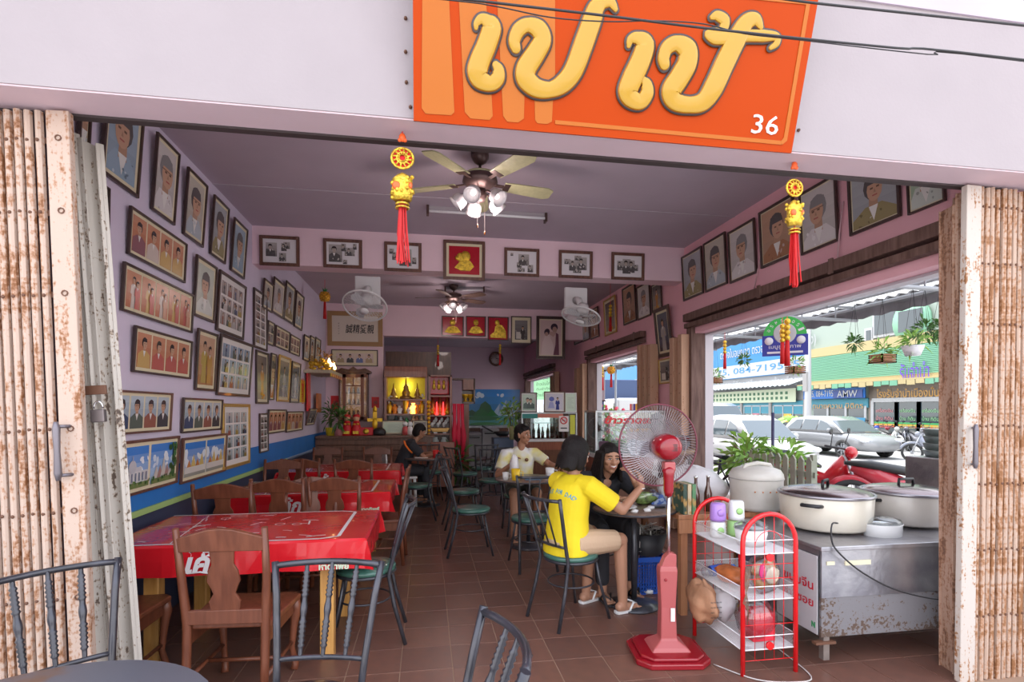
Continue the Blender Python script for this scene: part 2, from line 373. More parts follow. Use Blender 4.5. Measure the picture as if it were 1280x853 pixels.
# leaf folded back into the room
g2 = thing('gate_leaf', 'flaking white gate leaf folded inward, with padlock, right of the left gate stack', 'gate', (-1.41, 2.58, 0))
def chan(x0, y0, x1, y1, h, m, name='channel', t=.03, par=None):
    a = Vector((x0, y0, 0)); b_ = Vector((x1, y1, 0)); mid = (a+b_)/2; L = (b_-a).length; an = math.atan2((b_-a).y, (b_-a).x)
    q = MB(); M = Matrix.Translation(mid) @ Matrix.Rotation(an, 4, 'Z')
    q.bx(-L/2, L/2, -.003, .003, 0, h, M=M).bx(-L/2, -L/2+.006, -t/2, t/2, 0, h, M=M).bx(L/2-.006, L/2, -t/2, t/2, 0, h, M=M)
    return q.build(name, m, par, .002)
chan(-.02, .0, .03, .05, 2.72, dirty, par=g2); chan(.03, .05, .07, .02, 2.72, dirty, par=g2)
chan(.075, .02, .105, .1, 2.70, dirty, par=g2, t=.045); chan(.11, .1, .145, .05, 2.69, dirty, par=g2)
MB().tube([(.115+.018*cos(a), -.05, 1.50+.03*sin(a)) for a in [i*pi/8 for i in range(9)]], .004, 6).build('shackle', CHROME, g2)
MB().bx(.088, .142, -.065, -.04, 1.44, 1.495).build('padlock', mat('dull_brass_lock', (.20, .17, .17), .4, .7), g2, .004)
MB().bx(.05, .15, -.05, -.04, 1.56, 1.60).build('hasp', rivet_m, g2, .003)
g2.rotation_euler = (0, -R(3.9), 0)
g3 = thing('folding_gate', 'rusty cream folding steel gate stacked at the right edge of the shop front', 'gate', (2.90, 2.47, 0))
gate_stack(g3, .085, 12, .037, 2.735, rust_heavy, 0)
MB().bx(-.03, .065, -.016, .02, 0, 2.735).build('end_stile', rusty('whitish_rusted_paint', (.52, .45, .40), (.26, .11, .04), (.55, .63)), g3, .004)
handle(g3, .0, 1.30, rust)
g3.rotation_euler = (0, R(1.0), 0); g3.location.x = 2.91
g4 = thing('gate_leaf', 'brown-rusted folded gate channels beside the metal counter, with round clasp', 'gate', (3.01, 2.53, 0))
rb = rusty('brown_rusted_gate_paint', (.40, .25, .18), (.16, .075, .045), (.46, .62))
chan(-.05, 0, .0, .06, 2.72, rb, par=g4); chan(0, .06, .035, .0, 2.72, rb, par=g4, t=.05); chan(-.06, .01, -.03, .12, 2.66, rb, par=g4)
MB().cyl((0, -.05, 1.62), (0, -.035, 1.62), .035, n=14).bx(-.06, .03, -.04, -.03, 1.60, 1.635).build('clasp', rivet_m, g4, .002)

# ------------------------------------------------------------ folded gates beside the right-hand openings
def side_gate(y0, y1, n, label, h=2.44, mm=copper, x=XR-.02):
    q = thing('side_gate', label, 'gate', (x, y0, 0)); st = (y1-y0)/n
    for i in range(n):
        d = .05 if i % 2 else .13
        MB().bx(-d, -.01, i*st+.004, (i+1)*st-.004, 0, h-random.uniform(0, .12)).build('folded_panel', mm, q, .006)
    rv = MB()
    for i in range(n):
        d = .05 if i % 2 else .13
        for zz in (1.0, 1.15, 1.7, 1.82, 1.94, 2.06): rv.ball((-d, (i+.5)*st, zz), (.004, .008, .008), 6)
    rv.build('rivets', rivet_m, q, kind='stuff'); return q
side_gate(5.98, 6.42, 4, 'tall tan folded gate panels beside the first right opening')
side_gate(6.88, 7.36, 5, 'tan folded gate panels with cross bars at the middle right opening')
side_gate(10.1, 10.9, 4, 'tan folded gate stack left of the middle right opening')
side_gate(12.4, 12.9, 3, 'brown folded gate stack beside the farthest right opening')

# ------------------------------------------------------------ the orange sign
c0 = on_y(517, 152, 2.275); c1 = on_y(990, 190, 2.275); SY0, SY1 = 2.275, 2.10
tilt = math.atan2(.175, .60); SU = Vector((1, 0, 0)); SV = Vector((0, -sin(tilt), cos(tilt))); SN = SV.cross(SU)*-1
SO = Vector((c0.x, 2.275, (c0.z+c1.z)/2)); SWID = c1.x-c0.x; SN = Vector((0, -cos(tilt), -sin(tilt)))
def suv(px, py): p = on_plane(px, py, SO, SN)-SO; return p.dot(SU), p.dot(SV)
s = thing('shop_sign', 'large orange acrylic sign with yellow raised letters and number 36', 'sign', SO)
SM = Matrix(((1, 0, 0, 0), (0, cos(tilt), -sin(tilt), 0), (0, sin(tilt), cos(tilt), 0), (0, 0, 0, 1)))
OR = mat('glossy_orange_sheet', (.43, .046, .001), .35, spec=.12, bump=.12, bscale=3)
MB().bx(0, SWID, .004, .02, 0, 1.05, M=SM).build('sign_panel', OR, s)
fr = MB().bx(0, SWID, .022, .05, .03, .06, M=SM).bx(0, SWID, .022, .05, .98, 1.01, M=SM).bx(.02, .05, .022, .05, .03, 1, M=SM).bx(SWID-.05, SWID-.02, .022, .05, .03, 1, M=SM)
fr.build('back_frame', mat('sign_steel_frame', (.2, .2, .2), .5, .5), s)
for x in (.06, SWID-.06): MB().cyl(SM @ Vector((x, .04, .95)), (x, .04+.27, .93), .012).cyl(SM @ Vector((x, .04, .9)), (x, .3, .6), .008).build('sign_strut', BLACK, s)
lo = mat('light_orange_print', (.46, .13, .02), .3, spec=.2)
def flat_poly(pxs, m, name, off=.0005, th=.002):
    P = [suv(*p) for p in pxs]; b = MB()
    b.prism([(u, v) for u, v in P], 'y', .004-off-th, .004-off, M=SM); return b.build(name, m, s)
for pl in ([(528, -30), (560, -30), (568, 140), (564, 144), (532, 142), (527, 135)], [(572, -30), (606, -30), (616, 145), (612, 150), (588, 148), (581, 140)],
           [(620, -30), (694, -30), (694, 100), (656, 110), (655, 148), (648, 153), (634, 152), (629, 145)], [(668, 115), (692, 115), (690, 152), (684, 155), (672, 154), (669, 150)]):
    flat_poly(pl, lo, 'pale_stroke')
flat_poly([(694, 150), (977, 176), (977, 181), (694, 155)], lo, 'border_line', .001)
flat_poly([(1008, 5), (1013, 5), (984, 176), (978, 181), (976, 177), (980, 172)], lo, 'border_line', .001)
flat_poly([(840, -16), (1013, 1), (1013, 6), (840, -11)], lo, 'border_line', .0012)
yl = mat('glossy_yellow_letter', (.47, .26, .018), .2, coat=.3, spec=.4); og = mat('grey_letter_outline', (.055, .04, .038), .4)
def letter(pts, ox, oy, sc, nm='letter', k0=None):
    P = []; rad = []
    for x, y, r_ in pts:
        u, v = suv(ox+x/sc, oy+y/sc); u2, v2 = suv(ox+(x+r_)/sc, oy+y/sc)
        P.append((u, v)); rad.append(abs(u2-u))
    # resample with a smooth curve
    Q = []; rq = []
    n = len(P)
    for i in range(n-1):
        a = P[max(i-1, 0)]; b = P[i]; c = P[i+1]; d = P[min(i+2, n-1)]
        for t_ in [j/6 for j in range(6)]:
            f = lambda k: .5*((2*b[k])+(-a[k]+c[k])*t_+(2*a[k]-5*b[k]+4*c[k]-d[k])*t_*t_+(-a[k]+3*b[k]-3*c[k]+d[k])*t_**3)
            Q.append((f(0), f(1))); rq.append(rad[i]*(1-t_)+rad[i+1]*t_)
    Q.append(P[-1]); rq.append(rad[-1])
    o = MB(); y = MB()
    ob = [SM @ Vector((u, -.002, v)) for u, v in Q]; yb = [SM @ Vector((u, -.008, v)) for u, v in Q]
    N = SM.to_3x3() @ Vector((0, -1, 0))
    o.tube(ob, [r_*1.1+.009 for r_ in rq], 10, flat=.12, N=N, round_ends=True); y.tube(yb, [r_*1.0 for r_ in rq], 16, flat=.22, sq=.6, N=N, round_ends=True)
    b = y.build(nm, yl, s); o.build('letter_outline', og, b); e_ = MB().tube([p+N*.001 for p in ob], [r_*1.09+.001 for r_ in rq], 10, flat=.2, N=N, round_ends=True); e_.build('letter_edge', mat('deep_orange_edge', (.42, .12, .004), .3), b)
letter([(186,190,13),(190,160,20),(222,132,30),(262,150,42),(290,190,62),(258,300,62),(212,410,64),(195,480,66),(215,535,58),(285,562,44),(330,525,44),(335,470,36),(318,438,24)], 560, 0, 5.332)
letter([(450,325,32),(440,275,38),(470,205,42),(530,172,40),(600,200,55),(628,270,56),(582,360,60),(520,460,64),(520,530,64),(585,590,55),(680,602,45),(765,560,55),(835,470,60),(900,300,62),(960,130,60),(985,60,52),(1030,20,36),(1080,20,30),(1112,65,16)], 560, 0, 5.332)
letter([(65,247,11),(75,215,20),(110,207,28),(150,240,48),(130,320,50),(85,420,52),(60,490,50),(82,530,42),(130,545,34),(162,500,34),(160,455,28),(146,430,16)], 770, 0, 4.265)
letter([(255,345,27),(250,310,30),(270,258,32),(320,235,34),(375,270,50),(375,340,50),(332,420,50),(290,490,50),(312,545,40),(390,562,36),(460,545,42),(515,470,50),(580,330,50),(640,210,48),(690,125,38),(740,108,28),(768,148,12)], 770, 0, 4.265)
letter([(508,95,12),(535,88,22),(575,115,26),(560,165,22),(505,180,18),(480,186,14),(520,208,26),(590,205,28),(680,195,26),(780,195,26),(850,200,18),(850,235,16),(820,258,10)], 770, 0, 4.265, 'tone_mark')
u, v = suv(957, 156)
text('number_36', '36', .07, SM @ Matrix.Translation((u, .0035, v)), WHITE, s, bold=0, ext=.004, fit=(.135, .08))
# bolts on the facade by the sign
for px, py in ((507, 23), (507, 65), (508, 103), (513, 134), (998, 163)):
    p = on_y(px, py, 2.308); tag(MB().ball((0, 0, 0), (.008, .012, .008), 8).build('bolt', rivet_m, loc=p), {23: 'topmost rusty bolt left of the orange sign', 65: 'second rusty bolt from the top left of the sign', 103: 'third rusty bolt from the top left of the sign', 134: 'rusty bolt at the lower left corner of the sign', 163: 'rusty bolt right of the orange sign by number 36'}[py], 'bolt', 'facade bolts by the sign')

# ------------------------------------------------------------ overhead cables
cab = mat('black_cable', (.02, .018, .02), .5)
def cable(pp, r, label):
    tag(MB().tube(smooth([at_d(x, y, d) for x, y, d in pp]), r, 6).build('cable', cab), label, 'cable')
cable([(-700, -150, 1.5), (300, -30, 1.65), (560, -3, 1.7), (640, 6, 1.72), (760, 20, 1.78), (880, 35, 1.84), (1000, 48, 1.9), (1120, 60, 1.96), (1290, 76, 2.05), (2200, 190, 2.4)], .0042, 'thick black cable crossing the orange sign diagonally')
cable([(-700, -140, 1.55), (300, -25, 1.66), (560, 0, 1.72), (620, 8, 1.74), (690, 22, 1.76), (760, 27, 1.8), (820, 26, 1.83), (880, 30, 1.86), (930, 42, 1.88), (1000, 50, 1.92), (1160, 68, 2.0), (1290, 78, 2.05), (2200, 200, 2.4)], .0022, 'thin sagging black cable just under the thick one across the sign')
cable([(-300, -140, 1.6), (700, -30, 1.7), (940, -6, 1.78), (1020, 4, 1.8), (1150, 18, 1.85), (1290, 33, 1.9), (2200, 130, 2.3)], .0042, 'black cable over the top right corner of the sign')

# ------------------------------------------------------------ hanging festive tassels
orn = mat('orange_enamel', (.85, .12, .02), .4)
def tassel(px, top, knot, disc, lant, tas, end, Y, label, sx=1, hook=2.74):
    p = on_y(px, knot, Y); z = lambda py: on_y(px, py, Y).z-p.z
    t = thing('hanging_charm', label, 'ornament', (p.x, p.y, p.z))
    hz = hook-p.z
    MB().tube([(0, 0, hz), (0, 0, 0)], .0025, 5).build('cord', REDC, t)
    MB().ball((0, 0, 0), (.016, .012, .02), 8).ball((-.012, 0, -.012), .009, 6).ball((.012, 0, -.012), .009, 6).build('knot', orn, t)
    zc = z(disc); r = abs(z(disc+14)-z(disc))*sx
    dd = MB().tube([(r*.95*cos(a*pi/12), 0, zc+r*.9*sin(a*pi/12)) for a in range(24)], .006, 6, closed=True)
    for a in range(12): dd.tube([(r*.25*cos(a*pi/6), -.004, zc+r*.25*sin(a*pi/6)), (r*.85*cos(a*pi/6+.35), -.004, zc+r*.85*sin(a*pi/6+.35))], .0045, 5)
    dd.tube([(r*.5*cos(a*pi/8), -.005, zc+r*.5*sin(a*pi/8)) for a in range(16)], .004, 5, closed=True)
    dm = dd.build('openwork_medallion', GOLD, t); MB().cyl((0, .002, zc), (0, .006, zc), r*.85, n=18).build('red_backing', REDC, dm)
    a, b = z(lant[0]), z(lant[1]); h = a-b; q = MB()
    q.lathe([(.004, a), (r*.45, a-h*.08), (r*.9, a-h*.25), (r*.85, a-h*.5), (r*.95, a-h*.75), (r*.8, b), (.004, b+.003)], n=14, sy=.7)
    for i in range(26):
        an = random.uniform(0, 2*pi); zz = random.uniform(b+.01, a-h*.15); q.ball((r*.88*cos(an), r*.62*sin(an), zz), r*.2, 6)
    la = q.build('gold_lantern', GOLD, t); MB().ball((-r*.5, -r*.55, (a+b)/2-h*.05), (r*.38, .008, r*.4), 8).ball((r*.7, -r*.4, (a+b)/2), (r*.2, .006, r*.3), 8).build('red_emblem', orn, la)
    ta = z(tas); e = z(end); q = MB().tube([(0, 0, b), (0, 0, ta)], .003, 5)
    q.build('cord', REDC, t)
    q = MB()
    for i in range(30):
        an = random.uniform(0, 2*pi); rr_ = random.uniform(0, r*.55); dx = random.uniform(-.3, .5)*r*.7
        q.tube([(rr_*cos(an)*.6, rr_*sin(an)*.6, ta), (rr_*cos(an), rr_*sin(an), (ta+e)/2), (rr_*cos(an)+dx, rr_*sin(an), e+random.uniform(0, .1)*(ta-e))], .0032, 4)
    q.build('tassel', mat('red_tassel_thread', (.52, .004, .006), .6), t, kind='stuff')
    q = MB()
    for dz in (.006, .022): q.tube([(r*.55*cos(a*pi/6), r*.5*sin(a*pi/6), ta-dz) for a in range(12)], .005, 5, closed=True)
    q.build('tassel_band', GOLD, t); return t
tassel(503, 150, 172, 198, (216, 251), 254, 332, 2.40, 'red and gold charm with long tassel hanging under the sign, left one')
tassel(993, 190, 207, 235, (250, 283), 286, 360, 2.40, 'red and gold charm with tassel hanging at the right end of the sign', .8)

# ------------------------------------------------------------ ceiling fans
bronze = mat('dark_bronze', (.10, .06, .055), .35, .6); blade_m = wood('pale_olive_fan_blade', (.40, .38, .22), (.46, .43, .25), .5)
shade_m = mat('frosted_lamp_glass', (.62, .58, .60), .25, spec=.6)
def ceiling_fan(p, label, drop, n=5, rot=0, R_=.62, blades=blade_m, power=6):
    t = thing('ceiling_fan', label, 'fan', (p.x, p.y, CEIL), rot)
    MB().lathe([(.01, 0), (.075, 0), (.075, -.03), (.05, -.07), (.02, -.09), (.01, -.09)], n=8).build('canopy', bronze, t)
    MB().cyl((0, 0, -.08), (0, 0, -drop), .012, n=8).build('downrod', bronze, t)
    MB().lathe([(.01, -drop+.02), (.09, -drop), (.135, -drop-.03), (.14, -drop-.07), (.10, -drop-.10), (.06, -drop-.13), (.01, -drop-.13)], n=20).build('motor_housing', bronze, t)
    MB().lathe([(.06, -drop+.012), (.13, -drop-.012), (.135, -drop-.03), (.09, -drop-.0)], n=20).build('housing_band', blades, t)
    for i in range(n):
        a = 2*pi*i/n; M = Matrix.Rotation(a, 4, 'Z'); zb = -drop-.075
        q = MB(); pts = [(.20, -.055), (.30, -.062), (R_-.05, -.075), (R_, -.05), (R_, .05), (R_-.05, .075), (.30, .062), (.20, .055)]
        T = M @ Matrix.Translation((0, 0, zb)) @ Matrix.Rotation(R(-11), 4, 'X')
        q.prism(pts, 'z', -.004, .004, M=T); bl = q.build('blade', blades, t)
        q = MB().box((.16, 0, 0), (.13, .03, .008), M=T).box((.225, 0, -.004), (.05, .09, .006), M=T); q.build('blade_iron', bronze, bl)
    MB().lathe([(.01, -drop-.12), (.05, -drop-.13), (.055, -drop-.18), (.035, -drop-.22), (.01, -drop-.225)], n=14).build('light_hub', bronze, t)
    for i in range(5):
        a = 2*pi*i/5+.3; d = Vector((cos(a), sin(a), 0)); o = Vector((0, 0, -drop-.17))
        e = o+d*.12+Vector((0, 0, -.01)); ax = (d*.75+Vector((0, 0, -.66))).normalized()
        q = MB().tube([o, o+d*.07+Vector((0, 0, .02)), e], .008, 6).build('lamp_arm', bronze, t)
        M = Matrix.Translation(e) @ ax.to_track_quat('Z', 'Y').to_matrix().to_4x4()
        sh = MB().lathe([(.012, 0), (.03, .005), (.055, .03), (.062, .065), (.055, .085), (.068, .10), (.064, .10), (.05, .085), (.055, .065), (.04, .02), (.01, .012)], n=16, M=M).build('lamp_shade', shade_m, t)
        MB().ball((0, 0, .05), (.022, .022, .03), 10, M=M).build('bulb', mat('milky_bulb', (.85, .85, .85), .2, emit=(1, .9, .85), estr=.8), sh)  # faint bulb glow is added, the lamps are off
    L_ = bpy.data.lights.new('fan_fill_light', 'POINT'); L_.energy = power; L_.color = (1, .84, .80); L_.shadow_soft_size = .14  # added fill light to lift the room, the fan lamps themselves are unlit
    lo_ = bpy.data.objects.new('fan_fill_light', L_); C.objects.link(lo_); lo_.parent = t; lo_.location = (0, 0, -drop-.36)
    for i, (x, l) in enumerate(((.03, .26), (-.03, .21))):
        c = MB().cyl((x, -.03, -drop-.2), (x, -.03, -drop-.2-l), .0018, n=4).build('pull_chain', bronze, t)
        MB().lathe([(.002, 0), (.006, -.01), (.007, -.03), (.002, -.035)], (x, -.03, -drop-.2-l), 8).build('chain_pull', mat('amber_wood_bead', (.35, .12, .04), .3), c)
    return t
pf = on_z(600, 192, CEIL); ceiling_fan(pf, 'bronze ceiling fan with olive blades and five lamps, nearest one', .16, rot=R(12))
pf2 = on_z(567, 358, CEIL-.02); ceiling_fan(pf2, 'dark bladed ceiling fan with lamps beyond the pink beam', .14, rot=R(30), blades=wood('dark_fan_blade', (.12, .06, .05), (.2, .13, .1)))
# fluorescent fitting behind the first fan
def tube_lamp(a, b, label):
    a = Vector(a); b = Vector(b); t = thing('strip_light', label, 'lamp', (a+b)/2, math.atan2((b-a).y, (b-a).x)); L = (b-a).length
    MB().bx(-L/2, L/2, -.025, .025, -.04, 0).build('lamp_body', mat('dusty_white_metal', (.35, .32, .34), .6), t, .004)
    MB().cyl((-L/2+.02, -.03, -.055), (L/2-.02, -.03, -.055), .014, n=10).build('light_tube', mat('unlit_tube_glass', (.8, .8, .82), .2), t)
    for x in (-L/2, L/2-.025): MB().bx(x, x+.025, -.05, .03, -.09, .0).build('end_bracket', bronze, t, .003)
tube_lamp(on_z(533, 258, CEIL), on_z(683, 268, CEIL), 'unlit fluorescent fitting on the ceiling behind the nearest fan')
tube_lamp(on_z(556, 359, CEIL), on_z(606, 359, CEIL), 'small unlit strip light on the ceiling behind the pink beam')

# ------------------------------------------------------------ wall fans on the beam
wp = mat('aged_white_plastic', (.62, .60, .60), .4)
def wire_grille(b, r, depth, n, M, wr=.0016, rim=.008, rings=(.35, .65)):
    for i in range(n):
        a = 2*pi*i/n; pts = []
        for k in range(6):
            q = k/5; rr_ = .12*r+(r-.12*r)*q; tw = a+.25*q; pts.append((rr_*cos(tw), rr_*sin(tw), depth*(1-q**3)))
        b.tube(pts, wr, 3, M=M, caps=False)
    for q in rings: b.tube([(r*q*cos(2*pi*i/24), r*q*sin(2*pi*i/24), depth*(1-q**3)) for i in range(24)], wr*1.1, 3, M=M, closed=True)
def fan_blades(par, r, M, m, n=3):
    for i in range(n):
        a = 2*pi*i/n; T = M @ Matrix.Rotation(a, 4, 'Z')
        pts = [(.02, -.02), (r*.5, -r*.32), (r*.9, -r*.30), (r, 0), (r*.85, r*.2), (r*.4, r*.12), (.02, .02)]
        MB().prism(pts, 'z', -.002, .002, M=T @ Matrix.Rotation(R(18), 4, 'X')).build('fan_blade', m, par)
def wall_fan(px, py, r, ax, label, boxpx):
    q = on_y(boxpx[0], boxpx[1], YB1); t = thing('wall_fan', label, 'fan', (q.x, YB1-.0, q.z))
    MB().bx(-.14, .14, -.05, 0, -.16, .16).build('mount_box', wp, t, .012)
    MB().tube([(0, -.05, 0), (0, -.16, -.02), (0, -.22, -.1)], [.05, .04, .03], 10).build('neck', wp, t)
    c = Vector((0, -.26, -.2)); ax = Vector(ax).normalized(); M = Matrix.Translation(c) @ ax.to_track_quat('Z', 'Y').to_matrix().to_4x4()
    MB().lathe([(.01, -.12), (.06, -.12), (.075, -.07), (.07, -.0), (.01, 0)], n=16, M=M).build('motor', wp, t)
    b = MB(); wire_grille(b, r, .07, 40, M @ Matrix.Translation((0, 0, .03))); wire_grille(b, r, -.06, 40, M @ Matrix.Translation((0, 0, .03)))
    b.build('grille_wires', wp, t, kind='stuff')
    MB().tube([(r*cos(i*pi/18), r*sin(i*pi/18), .03) for i in range(36)], .010, 6, M=M, closed=True).build('grille_rim', wp, t)
    MB().lathe([(.01, .10), (.05, .10), (.045, .115), (.01, .12)], n=14, M=M).build('grille_cap', wp, t)
    fan_blades(t, r*.85, M @ Matrix.Translation((0, 0, .035)), mat('translucent_grey_blade', (.45, .45, .47), .3))
    tmp = t
wall_fan(461, 375, .235, (-.1, -.55, -.85), 'white wall fan tilted down, mounted under the beam on the left', (460, 364))
wall_fan(716, 388, .225, (-.3, -.25, -1), 'white wall fan facing the floor, mounted under the beam on the right', (719, 377))
# ------------------------------------------------------------ framed pictures
PR = print_mat()
f_dark = wood('dark_brown_frame', (.035, .018, .016), (.07, .035, .028), .35)
f_brown = wood('carved_brown_frame', (.09, .035, .025), (.16, .07, .045), .4)
f_gold = mat('gilt_frame', (.55, .34, .09), .35, .5, bump=.5, bscale=60)
mat_cream = mat('cream_mount_board', (.68, .60, .42), .7); mat_white = mat('white_mount_board', (.72, .68, .66), .7)
SKIN = (.55, .33, .22)
def lerp(a, b, t): return tuple(x+(y-x)*t for x, y in zip(a, b))
class Pr:
    """flat print built of small coloured patches, x to the right, z up, in a w x h rectangle"""
    def __init__(s, w, h, bgc, cells=0, grad=None):
        s.b = MB(); s.w = w; s.h = h; s.k = 0
        n = 5
        for i in range(n):
            c = lerp(bgc, grad or bgc, i/(n-1)); s.rect(0, i*h/n, w, (i+1)*h/n, c, False)
        s.k = 1
    def put(s, pts, col, up=True):
        y = -.0004*s.k; 
        if up: s.k += 1
        s.b.poly([(min(s.w, max(0, x))-s.w/2, y, min(s.h, max(0, z))-s.h/2) for x, z in pts], 0, col)
    def rect(s, x0, z0, x1, z1, col, up=True): s.put([(x0, z0), (x1, z0), (x1, z1), (x0, z1)], col, up)
    def ell(s, cx, cz, rx, rz, col, n=12, a0=0, a1=2*pi, tilt=0):
        s.put([(cx+rx*cos(a0+(a1-a0)*i/n)*cos(tilt)-rz*sin(a0+(a1-a0)*i/n)*sin(tilt), cz+rx*cos(a0+(a1-a0)*i/n)*sin(tilt)+rz*sin(a0+(a1-a0)*i/n)*cos(tilt)) for i in range(n)], col)
    def person(s, cx, z0, hgt, suit, hair=(.04, .03, .03), skin=SKIN, full=False, turn=0, glasses=False):
        u = hgt/ (5.2 if full else 2.9); hz = z0+hgt-u*.62
        if full:
            s.put([(cx-u*.75, z0), (cx+u*.75, z0), (cx+u*.55, z0+u*2.2), (cx+u*.95, z0+u*2.4), (cx+u*.8, hz-u*.95), (cx+u*.3, hz-u*.6), (cx-u*.3, hz-u*.6), (cx-u*.8, hz-u*.95), (cx-u*.95, z0+u*2.4), (cx-u*.55, z0+u*2.2)], suit)
        else:
            s.put([(cx-u*1.15, z0), (cx+u*1.15, z0), (cx+u*1.05, hz-u*1.0), (cx+u*.4, hz-u*.62), (cx-u*.4, hz-u*.62), (cx-u*1.05, hz-u*1.0)], suit)
        s.put([(cx-u*.22, hz-u*.8), (cx+u*.22, hz-u*.8), (cx+u*.2, hz-u*.3), (cx-u*.2, hz-u*.3)], lerp(skin, (0, 0, 0), .2))
        s.put([(cx-u*.22, hz-u*.65), (cx+u*.22, hz-u*.65), (cx, hz-u*1.25)], (.75, .73, .7))
        s.ell(cx, hz+u*.12, u*.46, u*.52, hair); s.ell(cx+turn*u*.08, hz-u*.02, u*.37, u*.48, skin)
        s.put([(cx-u*.4, hz+u*.2), (cx+u*.4, hz+u*.2), (cx+u*.36, hz+u*.5), (cx, hz+u*.62), (cx-u*.36, hz+u*.5)], hair)
        dk = lerp(skin, (0, 0, 0), .7)
        for q in (-.15, .15): s.rect(cx+(q-.07+turn*.1)*u, hz+.0*u, cx+(q+.07+turn*.1)*u, hz+.07*u, dk)
        s.put([(cx+turn*.1*u, hz), (cx+(turn*.1+.06)*u, hz-.16*u), (cx+(turn*.1-.06)*u, hz-.16*u)], lerp(skin, (0, 0, 0), .3))
        s.rect(cx+(turn*.1-.12)*u, hz-.29*u, cx+(turn*.1+.12)*u, hz-.24*u, (.4, .12, .1))
        if glasses: s.rect(cx-.33*u, hz+.08*u, cx+.33*u, hz+.11*u, dk)
    def build(s, par, x=0, z=0, y=0, nm='photograph'):
        o = s.b.build(nm, PR, par); o.location = (x, y, z); return o
def blobs(p, n, cols, x0, z0, x1, z1, sz):
    for _ in range(n):
        cx = random.uniform(x0, x1); cz = random.uniform(z0, z1); r1 = random.uniform(.4, 1)*sz
        p.ell(cx, cz, r1, r1*random.uniform(.4, 1), random.choice(cols), 7, tilt=random.uniform(0, 3))
suits = [(.05, .07, .14), (.10, .12, .10), (.28, .10, .07), (.05, .05, .06), (.45, .42, .40), (.35, .26, .08)]
